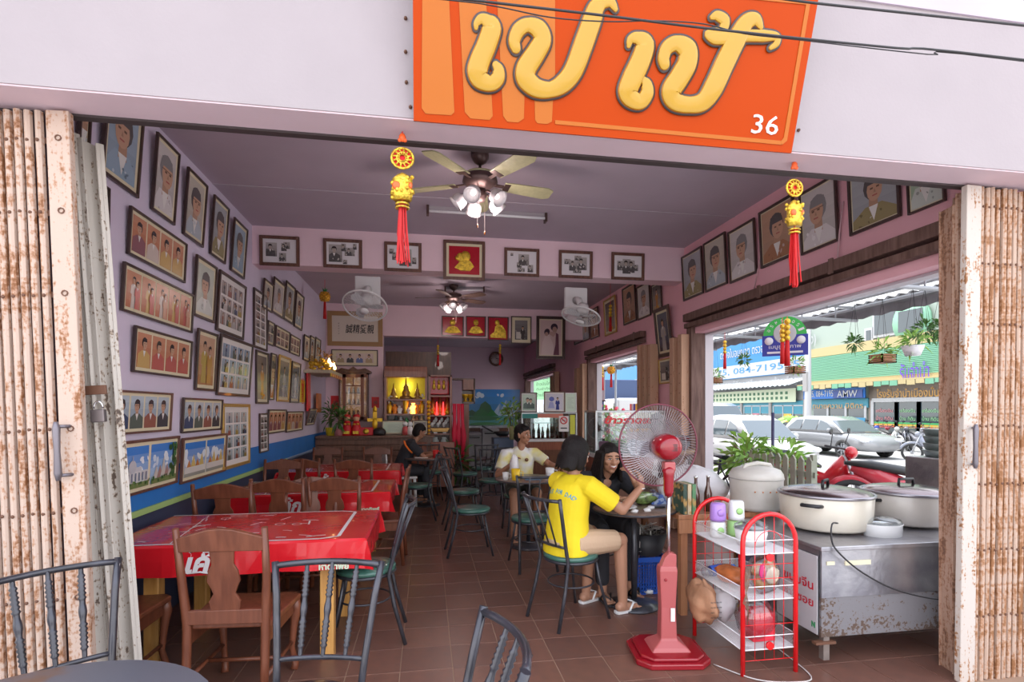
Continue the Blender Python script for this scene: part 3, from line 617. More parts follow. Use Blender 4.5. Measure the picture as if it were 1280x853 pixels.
def content(kind, w, h, par, y):
    rnd = random.choice
    if kind in ('portrait', 'bust_blue', 'bust_green', 'sepia', 'uniform', 'oldman', 'longhair', 'monk'):
        bgc = {'portrait': (.55, .50, .42), 'bust_blue': (.35, .45, .55), 'bust_green': (.42, .55, .40), 'sepia': (.50, .30, .20), 'uniform': (.40, .42, .44), 'oldman': (.60, .56, .54), 'longhair': (.55, .58, .50), 'monk': (.30, .22, .12)}[kind]
        p = Pr(w, h, lerp(bgc, (0, 0, 0), .25), grad=bgc)
        suit = {'portrait': (.40, .45, .50), 'bust_blue': (.30, .40, .50), 'bust_green': (.55, .60, .55), 'sepia': (.35, .16, .08), 'uniform': (.30, .25, .12), 'oldman': (.66, .62, .62), 'longhair': (.60, .62, .58), 'monk': (.65, .25, .04)}[kind]
        p.person(w/2, -h*.42, h*1.30, suit, hair=(.10, .09, .09) if kind != 'oldman' else (.25, .24, .24), turn=rnd((-1, 1)), glasses=kind in ('oldman', 'portrait'))
        blobs(p, 6, [lerp(suit, (1, 1, 1), .3), lerp(suit, (0, 0, 0), .4)], w*.15, 0, w*.85, h*.28, w*.06); p.build(par, y=y)
    elif kind[0] == 'p' and kind[1:].isdigit():          # row of n colour portraits
        n = int(kind[1:]); cw = w/n
        for i in range(n):
            ph = Pr(cw*.92, h, (.42, .13, .06), grad=(.55, .25, .15)); ph.person(cw*.46, 0, h*.88, rnd([(.45, .10, .08), (.55, .35, .12), (.6, .5, .45), (.25, .10, .12)]), full=n == 5, turn=rnd((-1, 1)))
            if n == 5: ph.person(cw*.66, 0, h*.78, rnd([(.5, .12, .1), (.55, .3, .2)]), full=True)
            ph.build(par, x=-w/2+(i+.5)*cw, y=y)
    elif kind[0] == 'm' and kind[1:].isdigit():
        n = int(kind[1:]); cw = w/n
        for i in range(n):
            ph = Pr(cw*.9, h, (.22, .28, .36), grad=(.45, .52, .58)); ph.person(cw*.45, -h*.12, h*1.02, suits[i % 4], turn=rnd((-1, 1)), glasses=True); ph.build(par, x=-w/2+(i+.5)*cw, y=y)
    elif kind == 'couple':
        p = Pr(w, h, (.38, .18, .08), grad=(.58, .36, .24)); p.person(w*.34, h*.04, h*.86, (.42, .30, .08), full=True); p.person(w*.66, h*.04, h*.78, (.46, .24, .06), full=True); p.build(par, y=y)
    elif kind == 'palaces':
        for i, x in enumerate((-w*.26, w*.26)):
            p = Pr(w*.48, h, (.45, .60, .75), grad=(.06, .22, .62)); ww = w*.48
            blobs(p, 7, [(.75, .8, .86), (.6, .7, .82)], 0, h*.4, ww, h*.8, ww*.12)
            if i == 0:
                p.rect(0, h*.12, ww, h*.40, (.62, .62, .62)); p.rect(ww*.2, h*.4, ww*.75, h*.5, (.55, .56, .60))
                for j in range(8): p.rect(ww*(.04+j*.12), h*.16, ww*(.09+j*.12), h*.36, (.18, .22, .30))
                p.ell(ww*.42, h*.52, ww*.13, h*.16, (.50, .52, .56)); p.rect(ww*.41, h*.65, ww*.43, h*.78, (.4, .4, .42))
            else:
                for k2 in range(5): p.put([(ww*(.1+k2*.14), h*.12), (ww*(.34+k2*.14), h*.12), (ww*(.22+k2*.14), h*(.45+.22*(k2 == 2)))], (.36, .22, .20) if k2 % 2 else (.55, .52, .48))
                blobs(p, 16, [(.03, .09, .03), (.05, .14, .05)], ww*.75, h*.1, ww, h, ww*.11)
            p.rect(0, 0, ww, h*.13, (.16, .22, .08)); blobs(p, 14, [(.04, .12, .04), (.10, .2, .06)], 0, h*.05, ww, h*.18, ww*.05); p.build(par, x=x, y=y)
    elif kind == 'temples':
        for i, x in enumerate((-w*.25, w*.25)):
            p = Pr(w*.47, h, (.55, .60, .68), grad=(.04, .20, .60)); ww = w*.47; blobs(p, 6, [(.75, .8, .86)], 0, h*.4, ww, h*.75, ww*.14)
            for k2 in range(4): p.put([(ww*(.05+k2*.2), h*.16), (ww*(.35+k2*.2), h*.16), (ww*(.2+k2*.2), h*(.5+.15*(k2 % 2)))], ((.50, .20, .06), (.62, .45, .15))[k2 % 2])
            p.rect(0, h*.1, ww, h*.28, (.66, .62, .58)); p.rect(0, 0, ww, h*.1, (.3, .3, .26)); p.build(par, x=x, y=y)
    elif kind.startswith('grid'):
        nx, nz = int(kind[4]), int(kind[5]); tone = kind[6:]; cw, ch = w/nx, h/nz
        for i in range(nx):
            for j in range(nz):
                c = {'b': (.30, .38, .50), 'c': (.45, .52, .55), 's': (.42, .36, .34), 'k': (.30, .28, .28), 'r': (.45, .3, .25)}[tone or 's']
                p = Pr(cw*.88, ch*.86, lerp(c, (0, 0, 0), .3), grad=c)
                p.person(cw*.44, 0, ch*.8, rnd(suits), full=random.random() < .4, turn=rnd((-1, 1)))
                if random.random() < .4: p.person(cw*.62, 0, ch*.7, rnd(suits))
                p.build(par, x=-w/2+(i+.5)*cw, z=-h/2+(j+.5)*ch, y=y)
    elif kind.startswith('collage'):
        rs = {'1': [(.08, .25, .42, .85), (.55, .5, .72, .85), (.62, .6, .82, .9), (.48, .05, .7, .42)], '2': [(.06, .1, .48, .9), (.45, .6, .6, .95), (.56, .4, .88, .78), (.5, .02, .64, .22), (.82, .7, .94, .97)],
              '3': [(.05, .62, .2, .85), (.38, .1, .78, .85), (.15, .35, .3, .7), (.8, .2, .94, .5)], '4': [(.1, .78, .2, .92), (.38, .35, .75, .88), (.32, .25, .5, .5), (.7, .05, .9, .4), (.35, .05, .6, .25)],
              '5': [(.08, .5, .3, .75), (.26, .2, .55, .7), (.45, .7, .7, .92), (.55, .25, .9, .85), (.4, .1, .7, .3)], '6': [(.1, .3, .3, .75), (.3, .15, .6, .85), (.52, .2, .75, .8), (.7, .3, .88, .6)]}[kind[7]]
        p = Pr(w, h, (.72, .68, .70)); p.build(par, y=y, nm='collage_sheet')
        for a, b_, c, d in rs:
            q = Pr((c-a)*w, (d-b_)*h, (.22, .20, .19), grad=(.42, .38, .36)); q.person((c-a)*w*.4, 0, (d-b_)*h*.9, (.10, .09, .09), skin=(.45, .38, .33)); blobs(q, 5, [(.12, .11, .11), (.5, .45, .42)], 0, 0, (c-a)*w, (d-b_)*h*.5, (c-a)*w*.14)
            q.build(par, x=((a+c)/2-.5)*w, z=((b_+d)/2-.5)*h, y=y-.0045)
    elif kind.startswith('gold'):
        p = Pr(w, h, (.42, .005, .02)); p.build(par, y=y, nm='red_velvet'); q = MB(); cx = -w*.02
        if kind == 'gold_pair':
            q.ball((cx+w*.06, 0, h*.14), (w*.17, .02, h*.2), 14).ball((cx-w*.10, -.004, h*.10), (w*.14, .018, h*.17), 14).capsule((cx-w*.23, -.006, h*.08), (cx-w*.22, -.006, h*.05), .02)
            q.prism([(cx-w*.30, -h*.28), (cx-w*.1, -h*.38), (cx+w*.2, -h*.38), (cx+w*.34, -h*.22), (cx+w*.2, -h*.02), (cx-w*.12, -h*.06), (cx-w*.22, -h*.18)], 'y', -.025, 0)
        elif kind == 'gold_bust':
            q.ball((0, 0, h*.2), (w*.15, .02, h*.17), 14); q.prism([(-w*.42, -h*.34), (-w*.1, -h*.4), (w*.1, -h*.4), (w*.42, -h*.34), (w*.22, -h*.05), (w*.08, 0), (-w*.08, 0), (-w*.22, -h*.05)], 'y', -.02, 0)
            q.ball((-w*.12, -.012, -h*.2), (w*.09, .012, h*.12), 8).ball((w*.12, -.012, -h*.2), (w*.09, .012, h*.12), 8)
        elif kind == 'gold_seat':
            q.ball((-w*.05, 0, h*.28), (w*.13, .02, h*.13), 12); q.prism([(-w*.40, -h*.42), (w*.42, -h*.44), (w*.40, -h*.12), (w*.22, h*.15), (0, h*.2), (-w*.15, h*.1), (-w*.2, -h*.15), (-w*.42, -h*.3)], 'y', -.02, 0)
            q.ball((w*.1, -.015, -h*.1), (w*.2, .014, h*.2), 8)
        elif kind == 'gold_three':
            for x in (-.28, 0, .28): q.ball((x*w, 0, h*.2), (w*.08, .02, h*.12), 10).ball((x*w, 0, -h*.08), (w*.11, .02, h*.2), 10).ball((x*w, 0, h*.33), (w*.05, .02, h*.05), 8)
        o = q.build('gold_relief', GOLD, par); o.location = (0, y-.001, 0)
    elif kind == 'bw_room':
        p = Pr(w, h, (.10, .09, .09), grad=(.22, .2, .2)); p.rect(w*.1, h*.05, w*.5, h*.4, (.6, .55, .5)); p.person(w*.62, 0, h*.7, (.06, .05, .05), full=True); blobs(p, 8, [(.35, .32, .3), (.05, .05, .05)], 0, 0, w, h*.6, w*.1); p.build(par, y=y)
    elif kind == 'hug':
        p = Pr(w, h, (.62, .45, .44)); bl = (.05, .03, .05)
        p.ell(w*.32, h*.66, w*.13, h*.10, bl, tilt=-.3); p.put([(w*.05, 0), (w*.1, h*.35), (w*.25, h*.58), (w*.42, h*.58), (w*.62, h*.3), (w*.64, 0)], (.70, .55, .54))
        p.ell(w*.30, h*.60, w*.08, h*.06, (.45, .28, .24)); p.ell(w*.66, h*.80, w*.17, h*.11, bl); p.ell(w*.68, h*.73, w*.11, h*.09, (.45, .27, .23))
        p.put([(w*.42, h*.60), (w*.62, h*.52), (w*.74, h*.62), (w*.72, h*.67), (w*.44, h*.67)], (.5, .32, .28)); p.put([(w*.74, h*.65), (w*.86, h*.6), (w*.9, 0), (w*.62, 0), (w*.72, h*.3)], (.16, .06, .09)); p.build(par, y=y)
    elif kind == 'women4':
        for i in range(4):
            p = Pr(w*.23, h, (.62, .48, .45), grad=(.68, .55, .50)); c = ((.4, .3, .18), (.04, .04, .05), (.12, .16, .36), (.45, .33, .2))[i]
            p.person(w*.115, 0, h*.9, c, full=False, turn=rnd((-1, 1))); p.build(par, x=(i-1.5)*w*.24, y=y)
    elif kind == 'callig':
        p = Pr(w, h, (.66, .58, .50)); p.build(par, y=y, nm='calligraphy_paper')
        text('brush_lettering', '誠精愛親', .1, Tm(w*.1, y-.001, 0), BLACK, par, shear=.12, fit=(w*.62, h*.36), bold=.0012)
        for j in range(5): text('brush_signature', '京老何三中'[j], .02, Tm(-w*.36, y-.001, h*.2-j*h*.1), BLACK, par, fit=(w*.03, 0))
    elif kind == 'garland':
        p = Pr(w, h, (.35, .30, .25), grad=(.16, .13, .12)); p.person(w*.5, h*.1, h*.75, (.5, .22, .06), full=True); blobs(p, 10, [(.7, .25, .02), (.7, .5, .05)], w*.2, 0, w*.8, h*.15, w*.08); p.build(par, y=y)
    elif kind == 'scroll':
        p = Pr(w, h, (.06, .05, .07), grad=(.10, .12, .16)); p.person(w*.5, 0, h*.85, (.38, .34, .32), full=True); blobs(p, 8, [(.5, .4, .2), (.3, .3, .4)], w*.25, 0, w*.75, h*.6, w*.06); p.build(par, y=y)
    elif kind == 'green_bw':
        p = Pr(w, h, (.30, .42, .33), grad=(.5, .6, .5)); p.person(w*.4, h*.1, h*.7, (.05, .10, .08)); p.person(w*.65, h*.1, h*.65, (.04, .07, .06)); p.build(par, y=y)
    elif kind == 'blue_white':
        p = Pr(w, h, (.62, .58, .66)); p.ell(w*.32, h*.68, w*.16, h*.15, (.10, .12, .40)); p.person(w*.68, 0, h*.8, (.03, .04, .22), full=True); p.put([(w*.1, h*.1), (w*.5, h*.1), (w*.4, h*.5), (w*.2, h*.5)], (.35, .35, .6)); p.build(par, y=y)
    elif kind == 'certificate':
        p = Pr(w, h, (.55, .66, .52))
        for i in range(7): p.rect(w*.2, h*(.2+i*.09), w*(.8-.1*(i % 3)), h*(.215+i*.09), (.25, .3, .25))
        p.build(par, y=y)
def frame(o3, w, h, rz, kind, label, fm=None, bw=None, mt=None, mw=None, tiltx=0, group=None, depth=.022, cat='picture'):
    """o3: middle of the bottom edge on the wall"""
    t = thing('picture_frame', label, cat, o3, rz, group); t.rotation_euler = (tiltx, 0, rz)
    fm = fm or f_dark; bw = bw or max(.014, min(w, h)*.05); mw = min(w, h)*.07 if mw is None else mw
    b = MB(); z0 = h/2
    def rail(a, c, d, e): b.prism([a, c, d, e], 'y', -depth, -.001)
    W, H, iw, ih = w/2, h/2, w/2-bw, h/2-bw
    rail((-W, -H), (W, -H), (iw, -ih), (-iw, -ih)); rail((iw, -ih), (W, -H), (W, H), (iw, ih)); rail((-iw, ih), (iw, ih), (W, H), (-W, H)); rail((-W, -H), (-iw, -ih), (-iw, ih), (-W, H))
    f = b.build('frame', fm, t, .003); f.location = (0, 0, z0)
    m = MB().bx(-iw-.002, iw+.002, -.009, -.002, -ih-.002, ih+.002).build('mount_board', mt or mat_cream, t); m.location = (0, 0, z0)
    n0 = len(t.children)
    content(kind, 2*(iw-mw), 2*(ih-mw), t, -.0098)
    for c in list(t.children):
        if c not in (f, m): c.location.z += z0
    return t
def lw(L, top, bot, Rr, kind, label, zt=None, zb=None, X=XL, L_hidden=None, **k):
    """picture on a side wall from the pixels of its vertical edges (left x, top and bottom there; right x)"""
    a = on_x(L, bot, X); t_ = on_x(L, top, X); b = on_x(Rr, bot, X)
    y0, y1 = a.y, b.y
    if L_hidden: y0 = L_hidden
    z0 = zb if zb is not None else a.z; z1 = zt if zt is not None else t_.z
    rz = pi/2 if X < 0 else -pi/2; off = .004 if X < 0 else -.004
    return frame((X+off, (y0+y1)/2, z0), abs(y1-y0), z1-z0, rz, kind, label, tiltx=k.pop('tiltx', R(3)), **k)
zA = on_x(186, 163, XL).z
lw(122, 144, 214, 169, 'bust_blue', 'large portrait of a man in blue, topmost and nearest in the left wall top row', zt=zA+.03, tiltx=R(4))
lw(92, 140, 199, 106, 'portrait', 'cut-off framed picture half hidden by the left gate, up high', zt=zA+.02)
lw(186, 163, 261, 215, 'oldman', 'tall sketched portrait of a man in pale shirt, second in the left wall top row', tiltx=R(4))
lw(226, 207, 292, 251, 'portrait', 'tall portrait with clasped hands, third in the left wall top row', tiltx=R(4))
lw(260, 242, 317, 279, 'uniform', 'olive toned tall portrait, fourth in the left wall top row', tiltx=R(4))
lw(286, 270.5, 337.5, 303, 'bust_blue', 'dark blue toned tall portrait, farthest in the left wall top row', tiltx=R(4))
lw(97, 212, 326, 131, 'oldman', 'large grey portrait partly hidden by the left gate leaf', mt=mat_white, tiltx=R(1))
lw(98, 350, 452, 129, 'portrait', 'picture mostly hidden behind the gate leaf, below the large grey portrait', mt=mat_white)
lw(156, 256, 317, 228, 'p4', 'wide frame of four red-toned full portraits, under the tall top row')
lw(148, 326, 388, 237, 'p5', 'wide frame of five red-toned couples on the left wall')
lw(239, 317, 394, 265, 'longhair', 'white and green portrait leaning out, left of the small photo grid', tiltx=R(3))
lw(268, 336, 413, 302, 'grid43s', 'tall frame of pale oval sketches in rows, under the top row end', mt=mat_white)
lw(162, 406, 465, 235, 'p4', 'wide frame of four orange-toned women portraits at mid height', tiltx=R(3))
lw(241, 409.5, 487.5, 266, 'couple', 'orange portrait of a standing couple on the left wall')
lw(268, 416, 494, 309.5, 'grid43b', 'square frame with twelve small blue-grey photographs', mt=mat_white, tiltx=R(4))
lw(133, 486.6, 545, 210, 'm4', 'wide frame of four blue-toned men near the gate leaf', fm=f_brown)
lw(224, 497, 542, 274, 'm4', 'smaller frame of four men in dark suits and uniform')
lw(137, 553, 627, 218, 'palaces', 'wide frame with two palace photographs under blue sky, nearest the gate', fm=f_brown)
lw(222.5, 548, 606, 279, 'temples', 'wide frame with two golden temple photographs, just above the blue band', fm=f_brown)
lw(276, 504.6, 589, 310, 'grid34c', 'tall pale frame with twelve small colour photographs, lowest far one', fm=f_gold, mt=mat_white, tiltx=R(0))
# beyond the beam
lw(315.5, 359, 434, 332, 'grid26s', 'tall narrow frame with two columns of sketches at the beam corner', mt=mat_white, tiltx=R(0))
lw(326, 347, 384, 338, 'portrait', 'dim tall portrait, nearest in the upper row beyond the beam', tiltx=R(4))
lw(338, 345, 390, 352, 'oldman', 'pale tall portrait, second in the upper row beyond the beam', tiltx=R(4))
lw(353, 350, 399, 364.5, 'uniform', 'tall portrait of an old uniform, third in the upper row beyond the beam', tiltx=R(4))
lw(366, 362.5, 408, 375.7, 'portrait', 'tall portrait with yellow mount, last in the upper row beyond the beam', tiltx=R(4))
lw(332, 400, 430, 340, 'grid22k', 'small frame of dark photos, nearest in the second row beyond the beam')
lw(342, 406, 433, 359.5, 'grid32r', 'frame of brown photo strips, second in the second row beyond the beam')
lw(360.5, 417.5, 441, 372.7, 'grid32r', 'frame of brown photo strips, third in the second row beyond the beam')
lw(377.5, 417.6, 450, 385, 'portrait', 'narrow portrait, left of three above the altar shelf', tiltx=R(3))
lw(385.3, 419, 453, 391, 'uniform', 'narrow portrait, middle of three above the altar shelf', tiltx=R(3))
lw(391.5, 421, 456, 398, 'longhair', 'narrow pale portrait, right of three above the altar shelf', tiltx=R(3))
lw(318.4, 437, 505, 333.5, 'garland', 'dark picture of a standing figure with orange garland at its foot', tiltx=R(0))
lw(334.5, 441, 500, 340.5, 'monk', 'narrow dark picture with beaded frame behind the garlanded one')
lw(344.8, 443, 502, 359, 'scroll', 'tall gilt-framed picture on the left wall beyond the beam', fm=f_gold)
lw(361, 451, 503.6, 372, 'scroll', 'tall dark red picture right of the gilt-framed one')
lw(332.5, 512, 543, 355, 'p4', 'low wide frame of four portraits, left of the pair above the blue band')
lw(356, 514.5, 541, 376.5, 'p4', 'low wide frame of four portraits, right of the pair above the blue band')
lw(322.8, 517, 567, 333.5, 'grid25k', 'narrow black frame of a film-strip of photos near the blue band', mt=mat_white, tiltx=R(0))
lw(381, 510, 532, 391, 'bw_room', 'small leaning picture beside the potted plants on the counter', fm=f_brown, tiltx=R(14))
# yellow banner beside the shelf
a = on_x(374.6, 503, XL); z1 = on_x(374.6, 474.5, XL).z; a2 = on_x(380, 503, XL)
t = thing('wall_banner', 'narrow yellow banner with red characters on the left wall', 'banner', (XL+.004, (a.y+a2.y)/2, a.z), pi/2)
MB().bx(-.16, .16, -.006, 0, 0, z1-a.z).build('banner_cloth', mat('yellow_banner', (.75, .55, .03), .6), t)
for i in range(4): text('banner_character', '福祿壽喜'[i], .1, Tm(0, -.008, (z1-a.z)*(.85-.23*i)), REDC, t, fit=(.16, 0))

# pictures on the pink beam
def bw_(x0, x1, y0, y1, kind, label, Y=YB1, **k):
    a = on_y(x0, y1, Y); b = on_y(x1, y1, Y); c = on_y((x0+x1)/2, (y0), Y); m_ = on_y((x0+x1)/2, y1, Y)
    return frame(((a.x+b.x)/2, Y-.003, m_.z), b.x-a.x, c.z-m_.z, 0, kind, label, tiltx=k.pop('tiltx', R(2)), **k)
gb = 'black and white collages on the pink beam'
bw_(325, 375, 296, 333, 'collage1', 'black and white collage, first from the left on the pink beam', fm=f_brown, mt=mat_white, mw=.004, bw=.035, group=gb)
bw_(404.5, 453, 300, 335.5, 'collage2', 'black and white collage, second from the left on the pink beam', fm=f_brown, mt=mat_white, mw=.004, bw=.035, group=gb)
bw_(480.5, 527, 304, 340, 'collage3', 'black and white collage behind the left red tassel', fm=f_brown, mt=mat_white, mw=.004, bw=.035, group=gb)
bw_(554, 606, 302, 350.5, 'gold_pair', 'square red picture with gold double profile relief, centre of the beam', fm=f_brown, mw=.03, bw=.035)
bw_(630, 673.6, 311.4, 346, 'collage4', 'black and white collage just right of the red gold-relief picture', fm=f_brown, mt=mat_white, mw=.004, bw=.035, group=gb)
bw_(698, 740, 314.4, 348.5, 'collage5', 'black and white collage above the right wall fan', fm=f_brown, mt=mat_white, mw=.004, bw=.035, group=gb)
bw_(763.5, 804.5, 317, 350.6, 'collage6', 'black and white collage, rightmost on the pink beam', fm=f_brown, mt=mat_white, mw=.004, bw=.035, group=gb)
Y2 = YB2
bw_(552, 579.5, 395.7, 420.5, 'gold_bust', 'red picture with gold bust on the back beam, leftmost of three', Y=Y2, mw=.0)
bw_(582.3, 607, 395.7, 421, 'gold_bust', 'red picture with gold bust on the back beam, middle of three', Y=Y2, mw=.0)
bw_(609.5, 635.5, 396.5, 426, 'gold_seat', 'red picture with gold seated figure on the back beam, rightmost of three', Y=Y2, mw=.0)
bw_(638.5, 664, 396, 430, 'bw_room', 'black and white picture with cream mount on the back beam', Y=Y2, mw=.06)
bw_(670, 706, 396, 449, 'hug', 'large dark-framed pink picture of two people at the back beam end', Y=Y2, mw=.02, bw=.06)
bw_(409.5, 478.5, 390, 433, 'callig', 'gold-framed Chinese calligraphy on the back left wall', Y=Y2, fm=mat('tan_gold_frame', (.36, .20, .08), .4), mw=.004, bw=.085)
bw_(414.5, 472.5, 437.5, 458, 'women4', 'wide frame of four women under the calligraphy', Y=Y2, mw=.05)

# right wall
def rw(L, top, bot, Rr, kind, label, **k):
    """left edge is the far edge"""
    return lw(L, top, bot, Rr, kind, label, X=XR, **k)
rw(856, 322, 377, 881, 'uniform', 'portrait in camouflage uniform, farthest in the right wall top row', mw=.01)
rw(883.6, 305.5, 366, 911, 'portrait', 'portrait of a man in profile, second farthest in the right wall top row', mw=.01)
rw(914.5, 291.4, 355, 948, 'oldman', 'faded portrait with hands raised, third farthest in the right wall top row', mw=.01)
rw(953.5, 266.6, 336.4, 997, 'sepia', 'dark brown portrait behind the right hanging charm', mw=.01)
rw(1004, 243.6, 320, 1051, 'oldman', 'portrait of a man in a white shirt right of the hanging charm', mw=.01)
rw(1065, 215, 296, 1129, 'uniform', 'large dark portrait with open collar and jacket, under the front beam', mw=.01, zt=3.28)
rw(1138, 212, 269.7, 1185, 'bust_green', 'cut-off picture with yellow sash by the right gate', mw=.01, zt=3.25)
rw(824, 388, 448, 843, 'scroll', 'dark statue picture in heavy frame between the tan gate panels', bw=.05, tiltx=R(6))
rw(826, 450, 480.5, 842, 'bw_room', 'small gilt-edged picture under the dark statue picture', fm=f_gold)
rw(781, 362, 407.5, 797, 'sepia', 'dim portrait, farthest of three right beyond the beam', mw=.01)
rw(798.7, 360, 401, 815, 'oldman', 'dim portrait, middle of three right beyond the beam', mw=.01)
rw(817, 358, 392, 829, 'garland', 'dim golden picture, nearest of three right beyond the beam', mw=.01)
rw(757.5, 377, 421, 772, 'garland', 'gold-framed picture with a small charm, over the middle right opening', fm=f_gold)
rw(739.6, 389, 425, 750, 'sepia', 'brown picture left of the gold-framed one over the middle opening', mw=.01)
rw(719, 400, 432, 728, 'oldman', 'narrow pale picture, left one by the back beam on the right wall', mw=.01)
rw(729, 398, 428, 738, 'portrait', 'narrow pale picture, right one by the back beam on the right wall', mw=.01)
# cords pinning the rail
for (x0, y0, x1, y1), nm in (((1056, 252, 1051, 327), 'pale cord tied down to the gate rail beside the white-shirt portrait'), ((955, 310, 946, 363), 'pale cord tied down to the gate rail beside the faded portrait')):
    a = on_x(x0, y0, XR); b = on_x(x1, y1, XR); tag(MB().tube([(XR-.012, a.y, a.z), (XR-.02, (a.y+b.y)/2+.01, (a.z+b.z)/2), (XR-.03, b.y, b.z)], .006, 5).build('cord', mat('pink_cord', (.66, .42, .45), .7)), nm, 'cord')
# ------------------------------------------------------------ red-clothed tables
vinyl = mat('red_printed_vinyl', (.62, .012, .02), .22, coat=.35, bump=.25, bscale=7)
vprint = mat('white_vinyl_print', (.80, .74, .74), .3)
vback = mat('white_vinyl_back', (.66, .64, .68), .5)
tleg = wood('yellow_varnished_wood', (.50, .24, .06), (.62, .33, .10), .35)
dwood = wood('dark_brown_wood', (.09, .035, .02), (.16, .065, .035), .35)
def red_table(x0, x1, y0, y1, label, clabel, seedn):
    t = thing('dining_table', label, 'table', ((x0+x1)/2, (y0+y1)/2, 0)); W = (x1-x0)/2; D = (y1-y0)/2; H = .735
    MB().bx(-W+.02, W-.02, -D+.02, D-.02, H-.03, H).build('tabletop', dwood, t, .004)
    MB().bx(-W+.12, W-.12, -D+.1, D-.1, H-.10, H-.03).build('apron', dwood, t)
    for sx in (-1, 1):
        for sy in (-1, 1):
            cx, cy = sx*(W-.23), sy*(D-.11)
            MB().bx(cx-.04, cx+.04, cy-.04, cy+.04, 0, H-.03).build('leg', tleg, t, .006)
    c = thing('tablecloth', clabel, 'tablecloth', ((x0+x1)/2, (y0+y1)/2, 0)); dr = .175
    nx, ny = 26, 14; b = MB(); vs = []
    rnd = random.Random(seedn)
    # top grid plus four hanging skirts, waved at the hem
    def P(u, v):
        ex = max(0, abs(u)-W); ey = max(0, abs(v)-D); x = max(-W, min(W, u)); y = max(-D, min(D, v)); e = max(ex, ey)
        wv = .010*sin(u*17+seedn)+.008*sin(v*23+seedn*2) if e > 0 else 0; k2 = e/dr
        if e == 0: return (x, y, H+.004+.0015*sin(u*9+seedn)*cos(v*11))
        sx = (1 if u > 0 else -1)*((.012+.03*k2*(1 if ey > 0 and ex > 0 else 0))+wv*k2) if ex > 0 else 0
        sy = (1 if v > 0 else -1)*((.012+.03*k2*(1 if ey > 0 and ex > 0 else 0))+wv*k2) if ey > 0 else 0
        return (x+sx, y+sy, H+.003-e)
    us = [-W-dr, -W-dr*.5, -W-.012, -W]+[-W+2*W*i/nx for i in range(1, nx)]+[W, W+.012, W+dr*.5, W+dr]
    vv = [-D-dr, -D-dr*.5, -D-.012, -D]+[-D+2*D*i/ny for i in range(1, ny)]+[D, D+.012, D+dr*.5, D+dr]
    for v in vv:
        for u in us: vs.append(P(u, v))
    n = len(us); fs = [(j*n+i, j*n+i+1, (j+1)*n+i+1, (j+1)*n+i) for j in range(len(vv)-1) for i in range(n-1)]
    b.add(vs, fs, 0, False); o = b.build('cloth', [vinyl, vback], c, fix=False); s_ = o.modifiers.new('thick', 'SOLIDIFY'); s_.thickness = .002; s_.offset = -1
    q = MB(); z = H+.0065
    def strip(pts, wd, zz=z):
        for a, b2 in zip(pts, pts[1:]):
            a = Vector(a); b2 = Vector(b2); d = (b2-a).normalized(); nn = Vector((-d.y, d.x))*wd/2
            q.add([(p.x, p.y, zz) for p in (a-nn, b2-nn, b2+nn, a+nn)], [(0, 1, 2, 3)])
    strip([(-W+.005, -D+.012), (W-.26, -D+.012), (W-.16, -D+.06), (W-.16, D-.06), (W-.26, D-.012), (-W+.005, D-.012)], .022)
    strip([(-W+.35, -D+.03), (-W+.25, D-.05)], .008); strip([(-W+.02, D*.1), (-W+.3, D*.3)], .008)
    for i in range(26):
        x = rnd.uniform(-W+.15, W-.25); y = rnd.uniform(-D+.08, D-.08); a = rnd.uniform(-.5, .5)+(pi*.5 if rnd.random() < .3 else 0); L = rnd.uniform(.04, .12)
        strip([(x-L/2*cos(a), y-L/2*sin(a)), (x, y+.006), (x+L/2*cos(a), y+L/2*sin(a))], rnd.uniform(.006, .013), z+.0003*(i % 4))
    for i in range(3):
        x = rnd.uniform(-W+.2, W-.3); y = rnd.uniform(-D+.15, D-.15); strip([(x+.03*cos(k*pi/5), y+.03*sin(k*pi/5)) for k in range(11)], .006)
    q.build('printed_marks', vprint, c, kind='stuff')
    text('printed_lettering', 'โค้ก', .2, Tm(-W*.21, -D-.034, H-.085), vprint, c, shear=.25, fit=(.22, .135), bold=.008, ext=.0006)
    sw = MB(); 
    sw.tube([(-W*.21-.10, -D-.034, H-.152), (-W*.21-.03, -D-.034, H-.145), (-W*.21+.03, -D-.034, H-.158), (-W*.21+.10, -D-.034, H-.15)], [.002, .006, .006, .002], 6, flat=.2, N=(0, -1, 0))
    sw.build('printed_swash', vprint, c)
    text('printed_name', 'หาดทิพย์', .05, Tm(W-.17, -D-.036, H-.145), mat('pale_green_white_print', (.55, .66, .5), .4), c, fit=(.17, .04), bold=.002, ext=.0006)
    sx = W+.034
    return t, c
red_table(-1.78, -.36, 3.22, 4.10, 'nearest dining table under a red printed cloth by the left wall', 'red vinyl tablecloth with white script, on the nearest table', 1)
red_table(-1.78, -.34, 4.98, 5.86, 'second dining table from the front under a red cloth', 'red vinyl tablecloth on the middle table', 2)
red_table(-1.78, -.34, 6.72, 7.60, 'farthest dining table under a red cloth', 'red vinyl tablecloth on the farthest table', 3)

